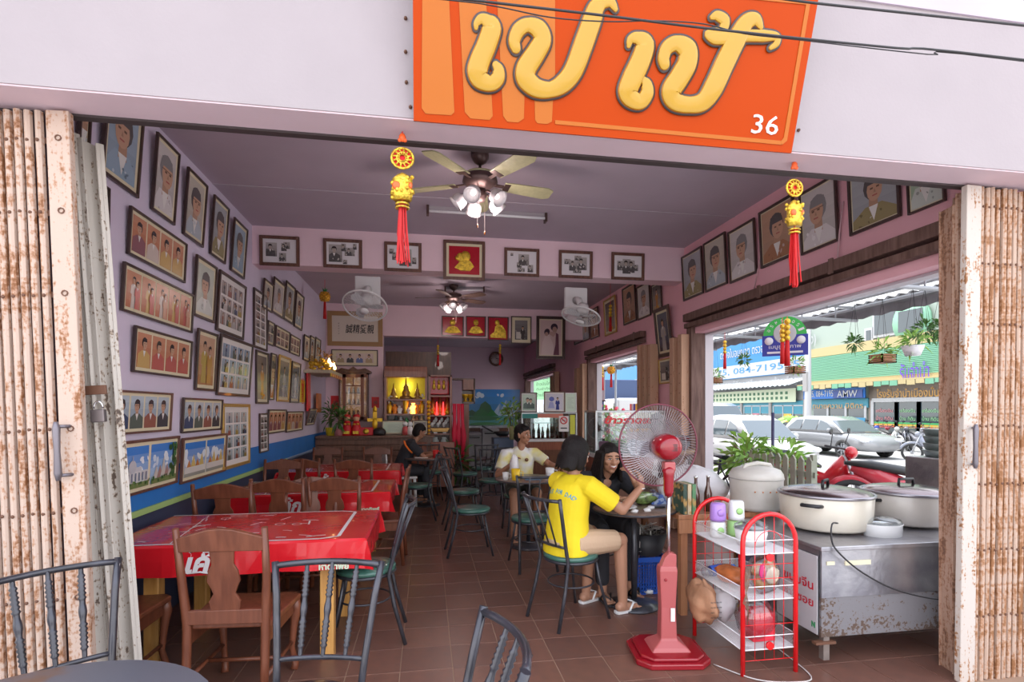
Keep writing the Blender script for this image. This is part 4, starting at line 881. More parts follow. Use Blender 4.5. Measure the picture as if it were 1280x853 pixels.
# ------------------------------------------------------------ wooden dining chairs
cw = wood('reddish_brown_chair_wood', (.125, .034, .015), (.18, .055, .026), .42, coat=.1)
def wood_chair(label):
    t = thing('wooden_chair', label, 'chair', (0, 0, 0), 0, 'wooden dining chairs')   # faces +y, back at -y
    MB().prism([(-.21, -.20), (.21, -.20), (.235, .20), (.19, .235), (-.19, .235), (-.235, .20)], 'z', .415, .445).build('seat', cw, t, .008)
    MB().bx(-.20, .20, .17, .195, .34, .415).bx(-.20, -.175, -.19, .19, .34, .415).bx(.175, .20, -.19, .19, .34, .415).build('seat_rail', cw, t)
    for s_ in (-1, 1):
        MB().tube([(s_*.185, -.235, 0), (s_*.185, -.215, .25), (s_*.185, -.205, .44), (s_*.20, -.235, .70), (s_*.205, -.275, .93)], [.018, .021, .023, .019, .015], 8).build('back_post', cw, t)
        MB().tube([(s_*.19, .215, 0), (s_*.195, .23, .03), (s_*.185, .195, .14), (s_*.195, .20, .26), (s_*.205, .205, .36), (s_*.20, .195, .42)], [.022, .020, .016, .021, .030, .028], 8).build('leg', cw, t)
        MB().cyl((s_*.187, -.2, .17), (s_*.187, .2, .17), .011).build('stretcher', cw, t)
    MB().cyl((-.19, 0, .17), (.19, 0, .17), .011).build('stretcher', cw, t)
    up = [(-.195, .815), (.195, .815), (.2, .885), (.13, .905), (.06, .925), (0, .93), (-.06, .925), (-.13, .905), (-.2, .885)]
    MB().prism([(x, z-.83) for x, z in up], 'y', -.012, .012, M=Matrix.Translation((0, -.262, .83)) @ Matrix.Rotation(R(9), 4, 'X')).build('crest_rail', cw, t, .004)
    MB().bx(-.185, .185, -.225, -.20, .445, .515).build('lower_rail', cw, t, .004)
    pr = [(.055, 0), (.07, .02), (.075, .06), (.052, .10), (.062, .13), (.078, .165), (.07, .215), (.052, .25), (.055, .29), (.06, .33)]
    pl = [(x, z) for x, z in pr]+[(-x, z) for x, z in reversed(pr)]
    MB().prism(pl, 'y', -.007, .007, M=Matrix.Translation((0, -.213, .50)) @ Matrix.Rotation(R(8), 4, 'X')).build('back_splat', cw, t, .003)
    return t
WC = wood_chair('wooden chair with vase-shaped splat at the near side of the nearest red table')
WC.location = (-.96, 3.0, 0); WC.rotation_euler.z = R(-4)
for x, y, a, l in [(-1.67, 3.07, -2, 'wooden chair half hidden behind the left gate leaf'),
        (-1.56, 4.62, 2, 'wooden chair nearest the wall between the first and second red tables'),
        (-1.20, 4.86, -3, 'wooden chair with light-catching splat, middle one before the second red table'),
        (-.77, 4.90, 0, 'wooden chair rightmost before the second red table'),
        (-.95, 4.42, 183, 'wooden chair tucked facing the camera at the far side of the nearest table'),
        (-1.62, 6.10, 178, 'wooden chair by the wall behind the second red table'),
        (-1.46, 6.70, 3, 'wooden chair by the wall before the farthest red table'),
        (-.82, 6.52, -2, 'wooden chair at the right part of the farthest table near side'),
        (-1.45, 7.98, 182, 'wooden chair beyond the farthest red table near the wall'),
        (-.74, 7.95, 178, 'wooden chair beyond the farthest red table near the seated person in black'),
        (-.45, 5.36, 88, 'dark wooden chair at the right end of the second red table')]:
    dup(WC, (x, y, 0), R(a), l)

# ------------------------------------------------------------ metal chairs
cm = mat('dark_grey_chair_paint', (.045, .045, .055), .38, .3, coat=.3, var=.3, scale=20)
grn = mat('green_vinyl_seat', (.05, .14, .11), .35, coat=.3)
fg = mat('grey_black_chair_paint', (.035, .034, .044), .3, .3, coat=.4, var=.4, scale=12)
def metal_chair(label, m, seatm, spind='plain'):
    t = thing('metal_chair', label, 'chair', (0, 0, 0), 0, 'metal chairs')     # faces +y
    MB().lathe([(.01, .435), (.17, .435), (.195, .445), (.20, .46), (.19, .475), (.12, .482), (.01, .484)], n=28).build('seat', seatm, t)
    MB().tube([(.19*cos(i*pi/12), .19*sin(i*pi/12), .432) for i in range(24)], .011, 8, closed=True).build('seat_ring', m, t)
    MB().tube([(.165*cos(i*pi/12), .165*sin(i*pi/12), .26) for i in range(24)], .007, 6, closed=True).build('leg_ring', m, t)
    for s_ in (-1, 1):
        MB().tube([(s_*.185, .205, 0), (s_*.15, .15, .25), (s_*.13, .12, .43)], .011, 8).build('leg', m, t)
        MB().tube([(s_*.18, -.26, 0), (s_*.165, -.19, .25), (s_*.155, -.155, .44), (s_*.165, -.185, .56), (s_*.19, -.24, .78), (s_*.21, -.275, .90)], .0135, 8).build('back_post', m, t)
    def arc(z, w_, y, bow, r, nm):
        MB().tube([(w_*k/4, y-bow*(1-(k/4)**2), z) for k in range(-4, 5)], r, 8).build(nm, m, t)
    arc(.885, .205, -.272, .055, .0125, 'top_rail'); arc(.555, .165, -.183, .02, .010, 'lower_rail')
    for k in (-1, 0, 1):
        a = Vector((.085*k, -.183-.018, .555)); b = Vector((.10*k, -.272-.05, .885))
        if spind == 'plain': MB().tube([a, b], .0065, 6).build('spindle', m, t)
        else:
            n = 42; pts = [a+(b-a)*i/n for i in range(n+1)]; rr_ = []
            for i in range(n+1):
                q = i/n; base = .008+.002*sin(q*pi)
                rr_.append(base+(.005 if (i % 2 and (.1 < q < .4 or .6 < q < .9)) else 0)+(.004*sin((q-.42)/.16*pi) if .42 < q < .58 else 0))
            MB().tube(pts, rr_, 8).build('spindle', m, t)
    return t
MC = metal_chair('dark metal chair with green seat, seat of the person in the yellow shirt', cm, grn)
MC.location = (1.03, 3.70, 0); MC.rotation_euler.z = R(-65)
for x, y, a, l in [(-.40, 3.60, 92, 'dark metal chair with green seat at the right end of the nearest red table'),
        (1.0, 4.98, 3, 'dark metal chair with its back to us, before the person in white'),
        (.46, 5.52, -88, 'dark metal chair facing right in the aisle, left of the person in white'),
        (.47, 6.75, -86, 'dark metal chair facing right, farther back in the aisle'),
        (-.12, 7.35, 85, 'dark metal chair at the right of the farthest red table'),
        (.05, 8.9, -172, 'dark metal chair near the seated person in black at the counter'),
        (.95, 7.7, 170, 'metal chair behind the person in white, left one'),
        (1.35, 8.0, 185, 'metal chair behind the person in white, right one'),
        (.98, 9.3, 8, 'faraway metal chair beside the low round table near the freezers'),
        (.62, 8.6, -60, 'metal chair with green seat by the leafy floor plant'),
        (1.85, 7.0, 100, 'metal chair with green seat right of the person in white')]:
    dup(MC, (x, y, 0), R(a), l)
M2 = metal_chair('worn grey metal chair with twisted spindles, centre foreground, facing the camera', fg, fg, 'twist')
M2.location = (-.42, 1.90, 0); M2.rotation_euler.z = R(172)
dup(M2, (-1.20, 2.02, 0), R(180+43), 'worn grey metal chair with twisted spindles, left foreground before the gate')
dup(M2, (-.075, 1.36, 0), R(97), 'worn grey metal chair with twisted spindles, cut off at the bottom centre')
# foreground round table
t = thing('round_table', 'worn grey round table with brown bare patch, cut off at the bottom left', 'table', (-.93, 1.33, 0))
MB().lathe([(.01, .725), (.38, .725), (.41, .735), (.415, .745), (.41, .752), (.01, .754)], n=48).build('tabletop', mat('worn_grey_paint', (.12, .12, .145), .4, col2=(.16, .085, .055), thr=(.56, .62), scale=3), t)
MB().cyl((0, 0, .02), (0, 0, .73), .03).build('pedestal', fg, t); MB().lathe([(.01, 0), (.24, 0), (.23, .02), (.05, .05), (.01, .05)], n=24).build('base', fg, t)
# round tables in the room
def round_table(x, y, r, label, ht=.75):
    t = thing('round_table', label, 'table', (x, y, 0), 0)
    MB().lathe([(.01, ht-.025), (r-.012, ht-.025), (r, ht-.015), (r, ht-.005), (r-.006, ht), (.01, ht)], n=40).build('tabletop', wood('scuffed_tabletop', (.13, .085, .07), (.24, .16, .12), .3), t)
    MB().tube([((r+.002)*cos(i*pi/16), (r+.002)*sin(i*pi/16), ht-.012) for i in range(32)], .007, 6, closed=True).build('edge_band', cm, t)
    MB().cyl((0, 0, .02), (0, 0, ht-.02), .022).build('pedestal', cm, t); MB().lathe([(.01, 0), (.19, 0), (.19, .012), (.10, .03), (.035, .055), (.01, .055)], n=28).build('base', cm, t)
    return t
round_table(1.57, 3.84, .31, 'round table where the two diners eat beside the red fan')
round_table(1.10, 5.66, .36, 'round table before the person in white')
round_table(.02, 8.35, .36, 'round table where the person in black writes')
round_table(.95, 10.3, .38, 'far round table before the freezers', .55)
# ------------------------------------------------------------ red pedestal fan
red = mat('glossy_red_plastic', (.27, .005, .013), .25, coat=.5); pk = mat('faded_pink_red_plastic', (.40, .085, .085), .4, coat=.2)
fx, fy = 1.45, 3.03
t = thing('pedestal_fan', 'large red pedestal fan seen from behind, facing the two diners', 'fan', (fx, fy, 0), R(-8))
b = MB(); P = [(-.15, -.20), (.15, -.20), (.22, -.13), (.22, .13), (.15, .20), (-.15, .20), (-.22, .13), (-.22, -.13)]
b.prism(P, 'z', 0, .035); b.prism([(x*.86, y*.86) for x, y in P], 'z', .035, .055); b.build('base', red, t, .008)
b = MB(); b.add([(x, y, z) for z, sx, sy in ((.05, .12, .10), (.075, .10, .085), (.11, .05, .045), (.30, .045, .035), (.52, .055, .04), (.55, .05, .035)) for x, y in ((-sx, -sy), (sx, -sy), (sx, sy), (-sx, sy))],
      [(4*i+j, 4*i+(j+1) % 4, 4*i+4+(j+1) % 4, 4*i+4+j) for i in range(5) for j in range(4)]+[(0, 1, 2, 3), (20, 21, 22, 23)])
b.build('column', pk, t, .008)
MB().prism([(-.045, .54), (.05, .54), (.05, .62), (.01, .63), (-.02, .60)], 'y', -.03, .03).build('column_top', pk, t, .004)
MB().bx(.01, .035, -.046, -.042, .22, .30).build('paper_label', mat_white, t)
MB().ball((-.02, -.043, .47), .009, 8).build('knob', red, t)
MB().cyl((.01, 0, .55), (.01, 0, 1.03), .011).build('chrome_pole', CHROME, t)
MB().lathe([(.01, .97), (.022, .97), (.03, 1.0), (.033, 1.10), (.04, 1.13), (.02, 1.15), (.01, 1.15)], (.01, 0, 0), 12).build('neck', red, t)
MB().bx(-.02, .05, -.02, .05, 1.12, 1.18).build('tilt_joint', pk, t, .01)
hc = Vector((0, .12, 1.27)); ax = Vector((-.12, 1, .03)).normalized(); M = Matrix.Translation(hc) @ ax.to_track_quat('Z', 'Y').to_matrix().to_4x4()
MB().lathe([(.01, -.17), (.06, -.165), (.082, -.13), (.088, -.06), (.075, 0), (.01, 0)], n=20, M=M, sy=.95).build('motor_housing', red, t)
v = MB()
for i in range(5): v.box((hc.x+.02, hc.y-.165, hc.z-.02+i*.009), (.06, .006, .004))
v.build('motor_vents', BLACK, t, kind='stuff')
gw = mat('grille_wire_grey', (.42, .36, .38), .35, .5); b = MB()
wire_grille(b, .26, -.06, 84, M @ Matrix.Translation((0, 0, .04)), .0018); wire_grille(b, .26, .07, 84, M @ Matrix.Translation((0, 0, .04)), .0018)
b.build('grille_wires', gw, t, kind='stuff')
MB().tube([(.262*cos(i*pi/24), .262*sin(i*pi/24), .04) for i in range(48)], .006, 6, M=M, closed=True).build('grille_rim', mat('dark_red_rim', (.16, .03, .05), .35), t)
fan_blades(t, .215, M @ Matrix.Translation((0, 0, .035)), glass('smoky_blade', (.30, .33, .36), .6), 4)
tag(MB().tube(smooth([(1.66, 2.86, .006), (1.8, 2.66, .006), (2.0, 2.60, .006), (2.12, 2.64, .006), (2.16, 2.9, .006), (2.17, 3.2, .006)]), .004, 5).build('power_cord', mat('pale_cable', (.5, .46, .44), .5)), 'pale power cord from the red fan to the white rack', 'cord')

# ------------------------------------------------------------ red and white basket rack
rred = mat('bright_red_enamel', (.72, .008, .012), .25, coat=.4); rwh = mat('white_mesh_enamel', (.80, .80, .82), .35)
rx0, rx1, ry0, ry1 = 1.755, 2.085, 2.72, 3.26
t = thing('basket_rack', 'red arched rack with three white mesh baskets beside the pedestal fan', 'rack', ((rx0+rx1)/2, (ry0+ry1)/2, 0)); W = (rx1-rx0)/2; D = (ry1-ry0)/2
for s_ in (-1, 1):
    y = s_*D; top = .745 if s_ < 0 else .745
    MB().tube([(-W, y, 0), (-W, y, top)]+[(-W*cos(a), y, top+W*.98*sin(a)) for a in [pi*k/12 for k in range(1, 12)]]+[(W, y, top), (W, y, 0)], .0135, 10).build('end_frame', rred, t)
    b = MB()
    for x in (-.09, -.03, .03, .09):
        b.cyl((x, y, .08), (x, y, top+math.sqrt(max(0, W*W-x*x))*.98), .0022, n=5)
    for z in (.08, .28, .54, .62): b.cyl((-W, y, z), (W, y, z), .0022, n=5)
    b.tube([(-.09*cos(a)+0, y, .72+.09*sin(a)) for a in [pi*k/10 for k in range(11)]], .0022, 5)
    b.build('end_grid', rred, t, kind='stuff')
for z in (.14, .42, .68):
    b = MB(); dx = .011
    b.tube([(-W, -D, z), (W, -D, z), (W, D, z), (-W, D, z)], .004, 6, closed=True); b.tube([(-W, -D, z+.075), (W, -D, z+.075), (W, D, z+.075), (-W, D, z+.075)], .003, 6, closed=True)
    o = b.build('basket', rwh, t)
    m_ = MB(); n = int(2*W/dx)
    for i in range(n+1): m_.bx(-W+i*dx-.0008, -W+i*dx+.0008, -D, D, z-.001, z+.001)
    for i in range(int(2*D/dx)+1):
        y = -D+i*dx; m_.bx(-W, W, y-.0008, y+.0008, z-.0005, z+.0015)
        for x in (-W, W):
            m_.add([(x, y-.001, z), (x, y+.001, z), (x, min(D, y+.04)+.001, z+.075), (x, min(D, y+.04)-.001, z+.075)], [(0, 1, 2, 3)]); m_.add([(x, y-.001, z+.075), (x, y+.001, z+.075), (x, min(D, y+.04)+.001, z), (x, min(D, y+.04)-.001, z)], [(0, 1, 2, 3)])
    for i in range(n):
        x = -W+i*dx
        m_.add([(x-.001, D, z), (x+.001, D, z), (min(W, x+.04)+.001, D, z+.075), (min(W, x+.04)-.001, D, z+.075)], [(0, 1, 2, 3)])
        m_.add([(x-.001, D, z+.075), (x+.001, D, z+.075), (min(W, x+.04)+.001, D, z), (min(W, x+.04)-.001, D, z)], [(0, 1, 2, 3)])
    m_.build('mesh_wires', rwh, o, kind='stuff', fix=False)
for z in (.16, .66): MB().cyl((.0, -D-.012, z), (.0, -D+.004, z), .022, n=16).build('round_emblem', rred, t)
rc = Vector(((rx0+rx1)/2, (ry0+ry1)/2, 0))
# things on the rack
def blob_mesh(b, c, r, n=14, amp=.15, seed=0, m=0):
    rnd = random.Random(seed); k = n//2+2; ph = [rnd.uniform(0, 6) for _ in range(6)]; vs = []
    for i in range(k+1):
        th = pi*i/k
        for j in range(n):
            a = 2*pi*j/n; q = 1+amp*(sin(3*a+ph[0]+2*th)*.5+sin(5*a+ph[1])*.3*sin(th)+sin(7*th+ph[2]+a)*.35+rnd.uniform(-.25, .25))
            st = max(sin(th), .03); vs.append((c[0]+r[0]*st*cos(a)*q, c[1]+r[1]*st*sin(a)*q, c[2]-r[2]*cos(th)*q))
    fs = [(i*n+j, i*n+(j+1) % n, (i+1)*n+(j+1) % n, (i+1)*n+j) for i in range(k) for j in range(n)]
    b.add(vs, fs, m, True); return b
plastic = glass('thin_clear_bag', (.86, .86, .88), .3)
foggy = mat('foggy_plastic_bag', (.62, .60, .62), .3, bump=.6, bscale=25)
def dispenser(x, y, z, body, front, label, w_=.085, h=.10):
    t = thing('tissue_dispenser', label, 'dispenser', (x, y, z), R(-8))
    MB().lathe([(.01, 0), (.06, 0), (.062, .02), (.058, h-.012), (.05, h), (.01, h+.002)], n=4+12, sx=.8, sy=.8).build('body', body, t)
    MB().lathe([(.004, 0), (.022, 0), (.02, .006), (.004, .008)], n=14, M=Matrix.Translation((0, -.047, h*.5)) @ Matrix.Rotation(R(90), 4, 'X')).build('tissue_opening', front, t)
pur = mat('lilac_plastic', (.40, .22, .62), .3); lgr = mat('lime_plastic', (.35, .60, .22), .3); wpl = mat('clean_white_plastic', (.75, .75, .75), .3); tur = mat('turquoise_plastic', (.05, .45, .35), .3)
dispenser(1.84, 3.12, .683, wpl, lgr, 'white tissue dispenser with green opening on the rack, under the lilac one')
dispenser(1.84, 3.12, .790, pur, pur, 'lilac tissue dispenser stacked on the white one', h=.11)
dispenser(1.97, 3.14, .683, lgr, wpl, 'lime green tissue dispenser on the rack')
dispenser(1.975, 3.13, .790, wpl, lgr, 'white tissue dispenser stacked on the lime one', h=.12)
t = thing('food_box', 'white lidded plastic box in the top basket', 'box', (1.94, 2.92, .683), R(5))
MB().lathe([(.01, 0), (.085, 0), (.10, .10), (.01, .10)], n=24, sy=.85).build('box_body', wpl, t); MB().lathe([(.01, .10), (.105, .10), (.10, .12), (.06, .14), (.01, .142)], n=24, sy=.85).build('lid', glass('clear_lid', (.85, .87, .88), .3), t)
tag(MB().lathe([(.01, 0), (.035, 0), (.045, .05), (.04, .05), (.03, .01), (.01, .01)], n=16).build('small_cup', wpl, loc=(2.04, 2.98, .683)), 'small white cup in the top basket beside the lidded box', 'cup')
bag = MB(); blob_mesh(bag, (0, 0, 0), (.095, .07, .10), amp=.14, seed=3)
t = thing('bread_bag', 'clear bag of rolls hanging in the front of the middle basket', 'bag', (1.94, 2.80, .545))
blob_mesh(MB(), (0, 0, 0), (.10, .065, .115), amp=.10, seed=3).build('bag_film', plastic, t)
brd = mat('toasted_bread', (.55, .30, .10), .6, var=.4, scale=14)
for i, (x, z) in enumerate(((-.035, .02), (.03, .035), (-.02, -.05), (.04, -.035))): blob_mesh(MB(), (x, .0, z), (.042, .035, .042), amp=.1, seed=i).build('bread_roll', brd, t)
blob_mesh(MB(), (-.035, -.045, .02), (.022, .008, .05), amp=.2, seed=8).build('pink_wrapper', mat('magenta_wrapper', (.6, .03, .18), .4), t)
blob_mesh(MB(), (.02, -.05, .0), (.045, .008, .045), amp=.2, seed=9).build('cream_card', mat('cream_card', (.75, .66, .5), .6), t)
t = thing('orange_bag', 'orange-brown bundled bag lying in the middle basket', 'bag', (1.86, 3.0, .48))
blob_mesh(MB(), (0, 0, 0), (.08, .12, .05), amp=.18, seed=5).build('bundle', mat('orange_brown_wrap', (.50, .14, .04), .4, var=.4, scale=10, bump=.5), t)
t = thing('water_bottle', 'clear water bottle with blue label lying in the middle basket', 'bottle', (1.86, 3.16, .46))
Mb = Matrix.Rotation(R(82), 4, 'Y'); MB().lathe([(.01, -.10), (.03, -.10), (.033, -.08), (.033, .05), (.014, .09), (.013, .105), (.003, .105)], n=16, M=Mb).build('bottle_body', plastic, t)
MB().lathe([(.0335, -.05), (.034, -.05), (.034, .03), (.0335, .03)], n=16, M=Mb).build('bottle_label', mat('blue_label', (.03, .10, .5), .4), t); MB().lathe([(.002, .104), (.015, .104), (.015, .12), (.002, .12)], n=12, M=Mb @ Matrix.Scale(1, 4)).build('cap', mat('blue_cap', (.03, .2, .7), .4), t)
t = thing('paper_sack', 'crumpled brown paper sack with black print left of the lower basket', 'bag', (1.70, 3.06, .30))
blob_mesh(MB(), (0, 0, 0), (.07, .14, .12), n=26, amp=.22, seed=11).build('sack', mat('brown_kraft_paper', (.40, .20, .11), .7, var=.3, scale=6, bump=.8, bscale=12), t)
for i in range(4):
    text('sack_print', ('PASTRY', 'BREAD', 'OPEN', 'BAKERY')[i][:0] or '≈≈≈≈', .04, Tm(-.0, -.16, .05-.03*i), BLACK, t, fit=(.07, .008))
t = thing('clear_bag', 'bulging clear plastic bag with a red box, in the lowest basket', 'bag', (1.93, 2.86, .25))
blob_mesh(MB(), (-.01, .0, .02), (.12, .11, .13), amp=.14, seed=14).build('bag_film', plastic, t)
MB().bx(-.055, .085, -.06, .06, -.105, .06).build('red_box', mat('coral_red_box', (.75, .04, .07), .35), t, .004)
t = thing('clear_bag', 'foggy plastic bag of greens behind the red box', 'bag', (1.84, 3.08, .27))
blob_mesh(MB(), (0, 0, 0), (.075, .10, .10), amp=.18, seed=15).build('bag_film', foggy, t)
b = MB()
for i in range(5): b.tube([(1.765+.004*i, 2.705-.004*i, .62), (1.75+.006*i, 2.69, .52), (1.77-.008*i, 2.69, .42), (1.765+.004*i, 2.69, .30+.02*i)], .002, 5)
tag(b.build('rubber_bands', mat('brown_rubber', (.2, .12, .08), .6)), 'bunch of brown strings hanging on the front left post of the rack', 'string', kind='stuff')

# ------------------------------------------------------------ metal counter with rice cookers
steel = mat('scratched_sheet_steel', (.30, .29, .32), .32, .8, col2=(.46, .45, .47), thr=(.4, .62), scale=4, bump=.35, bscale=18)
t = thing('metal_counter', 'dented stainless counter with peeling base that carries the rice cookers', 'counter', (2.27, 2.74, 0)); L, Dp, H = 1.55, .86, .70
MB().bx(-.015, L, -.015, Dp, H-.025, H).build('worktop', steel, t, .004)
peel = rusty('peeling_grey_panel', (.17, .16, .17), (.09, .055, .04), (.50, .54), 1.6, (1.5, 1.5, 2.5))
MB().bx(0, L, 0, .012, .40, H-.025).build('front_sheet', steel, t); MB().bx(0, L, .004, .02, .17, .40).build('base_sheet', peel, t)
MB().bx(.0, .012, .02, Dp, .17, H-.025).build('side_sheet', steel, t); MB().bx(L-.02, L, .02, Dp, .17, H-.025).build('side_sheet', steel, t); MB().bx(0, L, Dp-.02, Dp, .17, H-.025).build('back_sheet', steel, t)
for x, y in ((.04, .03), (L-.06, .03), (.04, Dp-.06), (L-.06, Dp-.06)):
    f = MB().bx(x-.02, x+.02, y-.02, y+.02, .03, .17).build('foot', mat('worn_steel_foot', (.24, .2, .18), .5, .5, var=.3), t, .003)
MB().bx(-.04, .09, -.005, .03, .13, .145).build('foot_plate', rivet_m, t)
MB().bx(.15, .32, -.006, .002, .585, .612).bx(.03, .08, -.006, .002, .592, .612).build('tape_strip', mat('cream_tape', (.66, .60, .42), .6), t, kind='stuff')
t2 = thing('side_banner', 'white vinyl notice with red Thai lettering on the side of the metal counter', 'banner', (2.262, 2.76, .18), R(-90))
MB().bx(-.36, .0, -.006, -.002, 0, .46).build('banner_sheet', mat('grey_white_vinyl', (.50, .48, .50), .4), t2)
for i, s_ in enumerate(('ขนมจีน', 'ข้าวซอย')): text('banner_lettering', s_, .07, Tm(-.16, -.0075, .28-.10*i), mat('red_lettering', (.55, .01, .03), .4), t2, fit=(.26, .06), bold=.001)
text('banner_mark', 'N', .05, Tm(-.03, -.0075, .05), mat('green_lettering', (.02, .25, .08), .4), t2, fit=(.03, .035), bold=.003)
tag(MB().tube(smooth([(2.53, 2.92, .79), (2.44, 2.86, .80), (2.35, 2.76, .74), (2.34, 2.70, .68), (2.5, 2.695, .55), (2.75, 2.69, .43), (3.1, 2.69, .36), (3.6, 2.72, .36)]), .005, 6).build('cooker_cord', cab), 'black cooker cord drooping across the metal counter front', 'cord')
def cooker(x, y, z, r, h, label, hand=True, tone=(.60, .55, .46)):
    t = thing('rice_cooker', label, 'cooker', (x, y, z)); bm = mat('cream_enamel_%d' % int(tone[0]*100), tone, .3, coat=.4, var=.05)
    MB().lathe([(.01, .015), (r*.88, .015), (r*.94, .03), (r, h*.45), (r*1.02, h*.94), (r*.98, h), (.01, h)], n=48).build('pot_body', bm, t)
    MB().lathe([(.01, 0), (r*.5, 0), (r*.5, .015), (.01, .015)], n=24).build('pot_base', BLACK, t)
    MB().tube([(r*1.03*cos(i*pi/24), r*1.03*sin(i*pi/24), h+.002) for i in range(48)], .010, 8, closed=True).build('rim', mat('grey_steel_rim', (.35, .33, .36), .3, .8), t)
    MB().lathe([(r*.99, h+.008), (r*.9, h+.025), (r*.55, h+.042), (.01, h+.05)], n=40).build('lid', mat('dark_steel_lid', (.22, .17, .17), .18, .9), t)
    MB().tube([(-.06, 0, h+.04), (-.055, 0, h+.085), (.055, 0, h+.085), (.06, 0, h+.04)], .010, 8).build('lid_handle', BLACK, t)
    if hand:
        for s_ in (-1, 1): MB().tube([(s_*r*.98, -.055, h*.78), (s_*(r+.045), -.05, h*.80), (s_*(r+.045), .05, h*.80), (s_*r*.98, .055, h*.78)], .012, 8).build('side_handle', BLACK, t)
    return t
p = on_z(1031, 640, .70); cooker(2.66, 3.18, .70, .275, .235, 'largest cream rice cooker with black side handles, centre of the counter').rotation_euler.z = R(35)
cooker(3.33, 3.22, .70, .26, .225, 'greyer rice cooker at the right, partly behind the gate', tone=(.50, .46, .42))
t = thing('insulated_pot', 'tall white insulated rice pot with handle, left of the big cooker', 'pot', (2.50, 3.70, .74))
wh = mat('dull_white_enamel', (.60, .57, .52), .35, coat=.2, var=.08)
MB().lathe([(.01, 0), (.17, 0), (.185, .03), (.19, .22), (.195, .24), (.19, .27), (.17, .30), (.10, .325), (.01, .33)], n=36).build('pot_body', wh, t)
MB().tube([(-.13, -.02, .29), (-.10, -.02, .335), (0, -.02, .35), (.10, -.02, .335), (.13, -.02, .29)], [.014, .016, .016, .016, .014], 8).build('handle', wh, t)
MB().tube([(.192*cos(i*pi/16), .192*sin(i*pi/16), .235) for i in range(32)], .006, 6, closed=True).build('lid_seam', mat('grey_seam', (.4, .38, .35), .4), t)
for i in range(6): MB().ball((.19*cos(-2.2+.28*i), .19*sin(-2.2+.28*i), .15), .006, 6).build('clasp', mat('orange_print', (.55, .2, .06), .5), t)
t = thing('plastic_box', 'white plastic food box with clear lid before the right cooker', 'box', (2.86, 2.93, .70), R(-5))
MB().lathe([(.01, 0), (.115, 0), (.12, .07), (.125, .075), (.01, .075)], n=28, sy=.7).build('box_body', wpl, t); MB().lathe([(.01, .076), (.12, .076), (.11, .10), (.07, .115), (.01, .117)], n=28, sy=.7).build('lid', glass('clear_lid', (.85, .87, .88), .3), t)
# stack of steamer pots at the right
for i in range(4): tag(MB().lathe([(.01, 0), (.15, 0), (.17, .055), (.175, .06), (.01, .06)], n=28).build('metal_pan', mat('grey_green_pan', (.22, .27, .26), .35, .5), loc=(4.5, 3.95, 1.08+.062*i)), '%s grey pan of the stack right of the cookers' % ('lowest', 'second lowest', 'second highest', 'topmost')[i], 'pan', 'stacked pans by the right gate')
tag(MB().bx(-.22, .22, -.2, .2, 0, 1.08).build('pan_stand', steel, loc=(4.5, 3.95, 0), bevel=.01), 'steel stand under the stack of pans', 'stand')
# ------------------------------------------------------------ wooden side table with condiments
t = thing('side_table', 'brown wooden side table cluttered with bottles and bags', 'table', (2.22, 3.95, 0))
MB().bx(-.42, .55, -.38, .38, .70, .735).build('tabletop', wood('orange_brown_wood', (.32, .13, .06), (.42, .19, .09), .4), t, .004)
MB().bx(-.42, .55, -.385, -.36, .60, .70).build('apron', MATS['orange_brown_wood'], t)
for x in (-.37, .5):
    for y in (-.34, .34): MB().bx(x-.025, x+.025, y-.025, y+.025, 0, .70).build('leg', MATS['orange_brown_wood'], t)
beer = mat('brown_bottle_glass', (.07, .018, .012), .1, coat=.8, spec=.8)
def bottle(x, y, z, h, label, m=None, capm=None, group=None, r=.03):
    t = thing('bottle', label, 'bottle', (x, y, z), 0, group)
    MB().lathe([(.005, 0), (r, 0), (r, h*.52), (r*.42, h*.76), (r*.38, h*.95), (r*.45, h), (.003, h)], n=16).build('bottle_body', m or beer, t)
    MB().lathe([(.003, h*.97), (r*.48, h*.97), (r*.46, h*1.03), (.003, h*1.035)], n=12).build('cap', capm or CHROME, t)
    return t
bottle(1.98, 3.66, .735, .26, 'brown glass bottle, left of the pair behind the tissue boxes'); bottle(2.09, 3.68, .735, .26, 'brown glass bottle, right of the pair behind the tissue boxes')
for i, (x, c_) in enumerate(((1.85, (.04, .08, .06)), (1.885, (.55, .45, .30)), (1.92, (.10, .25, .12)))):
    tag(MB().bx(-.014, .014, -.09, .09, 0, .22).build('juice_carton', mat('carton_%s' % 'abc'[i], c_, .4, col2=(.5, .3, .1), thr=(.5, .6), scale=18), loc=(x, 3.66, .735), bevel=.002), '%s printed carton left of the lilac dispenser' % ('dark', 'cream', 'green')[i], 'carton')
t = thing('clear_bag', 'large foggy plastic bag draped over the side table behind the bottles', 'bag', (2.12, 3.98, .87)); blob_mesh(MB(), (0, 0, 0), (.28, .20, .17), amp=.14, seed=21, n=20).build('bag_film', foggy, t)
t = thing('food_tray', 'round brown wicker tray above the bag behind the fan', 'tray', (2.10, 4.25, 1.12)); MB().lathe([(.01, 0), (.15, 0), (.19, .035), (.185, .04), (.14, .012), (.01, .012)], n=28).build('tray', mat('wicker', (.35, .24, .15), .8, bump=1, bscale=80), t)
MB().lathe([(.01, -.39), (.12, -.39), (.14, -.02), (.01, -.02)], n=20).build('tray_jar', plastic, t)
tag(MB().bx(-.08, .08, -.06, .06, 0, .09).build('blue_box', mat('blue_patterned_box', (.10, .18, .5), .4, col2=(.4, .5, .7), thr=(.48, .52), scale=30), loc=(1.78+.05, 3.98, .735), bevel=.004), 'small blue patterned box at the table corner behind the fan pole', 'box')
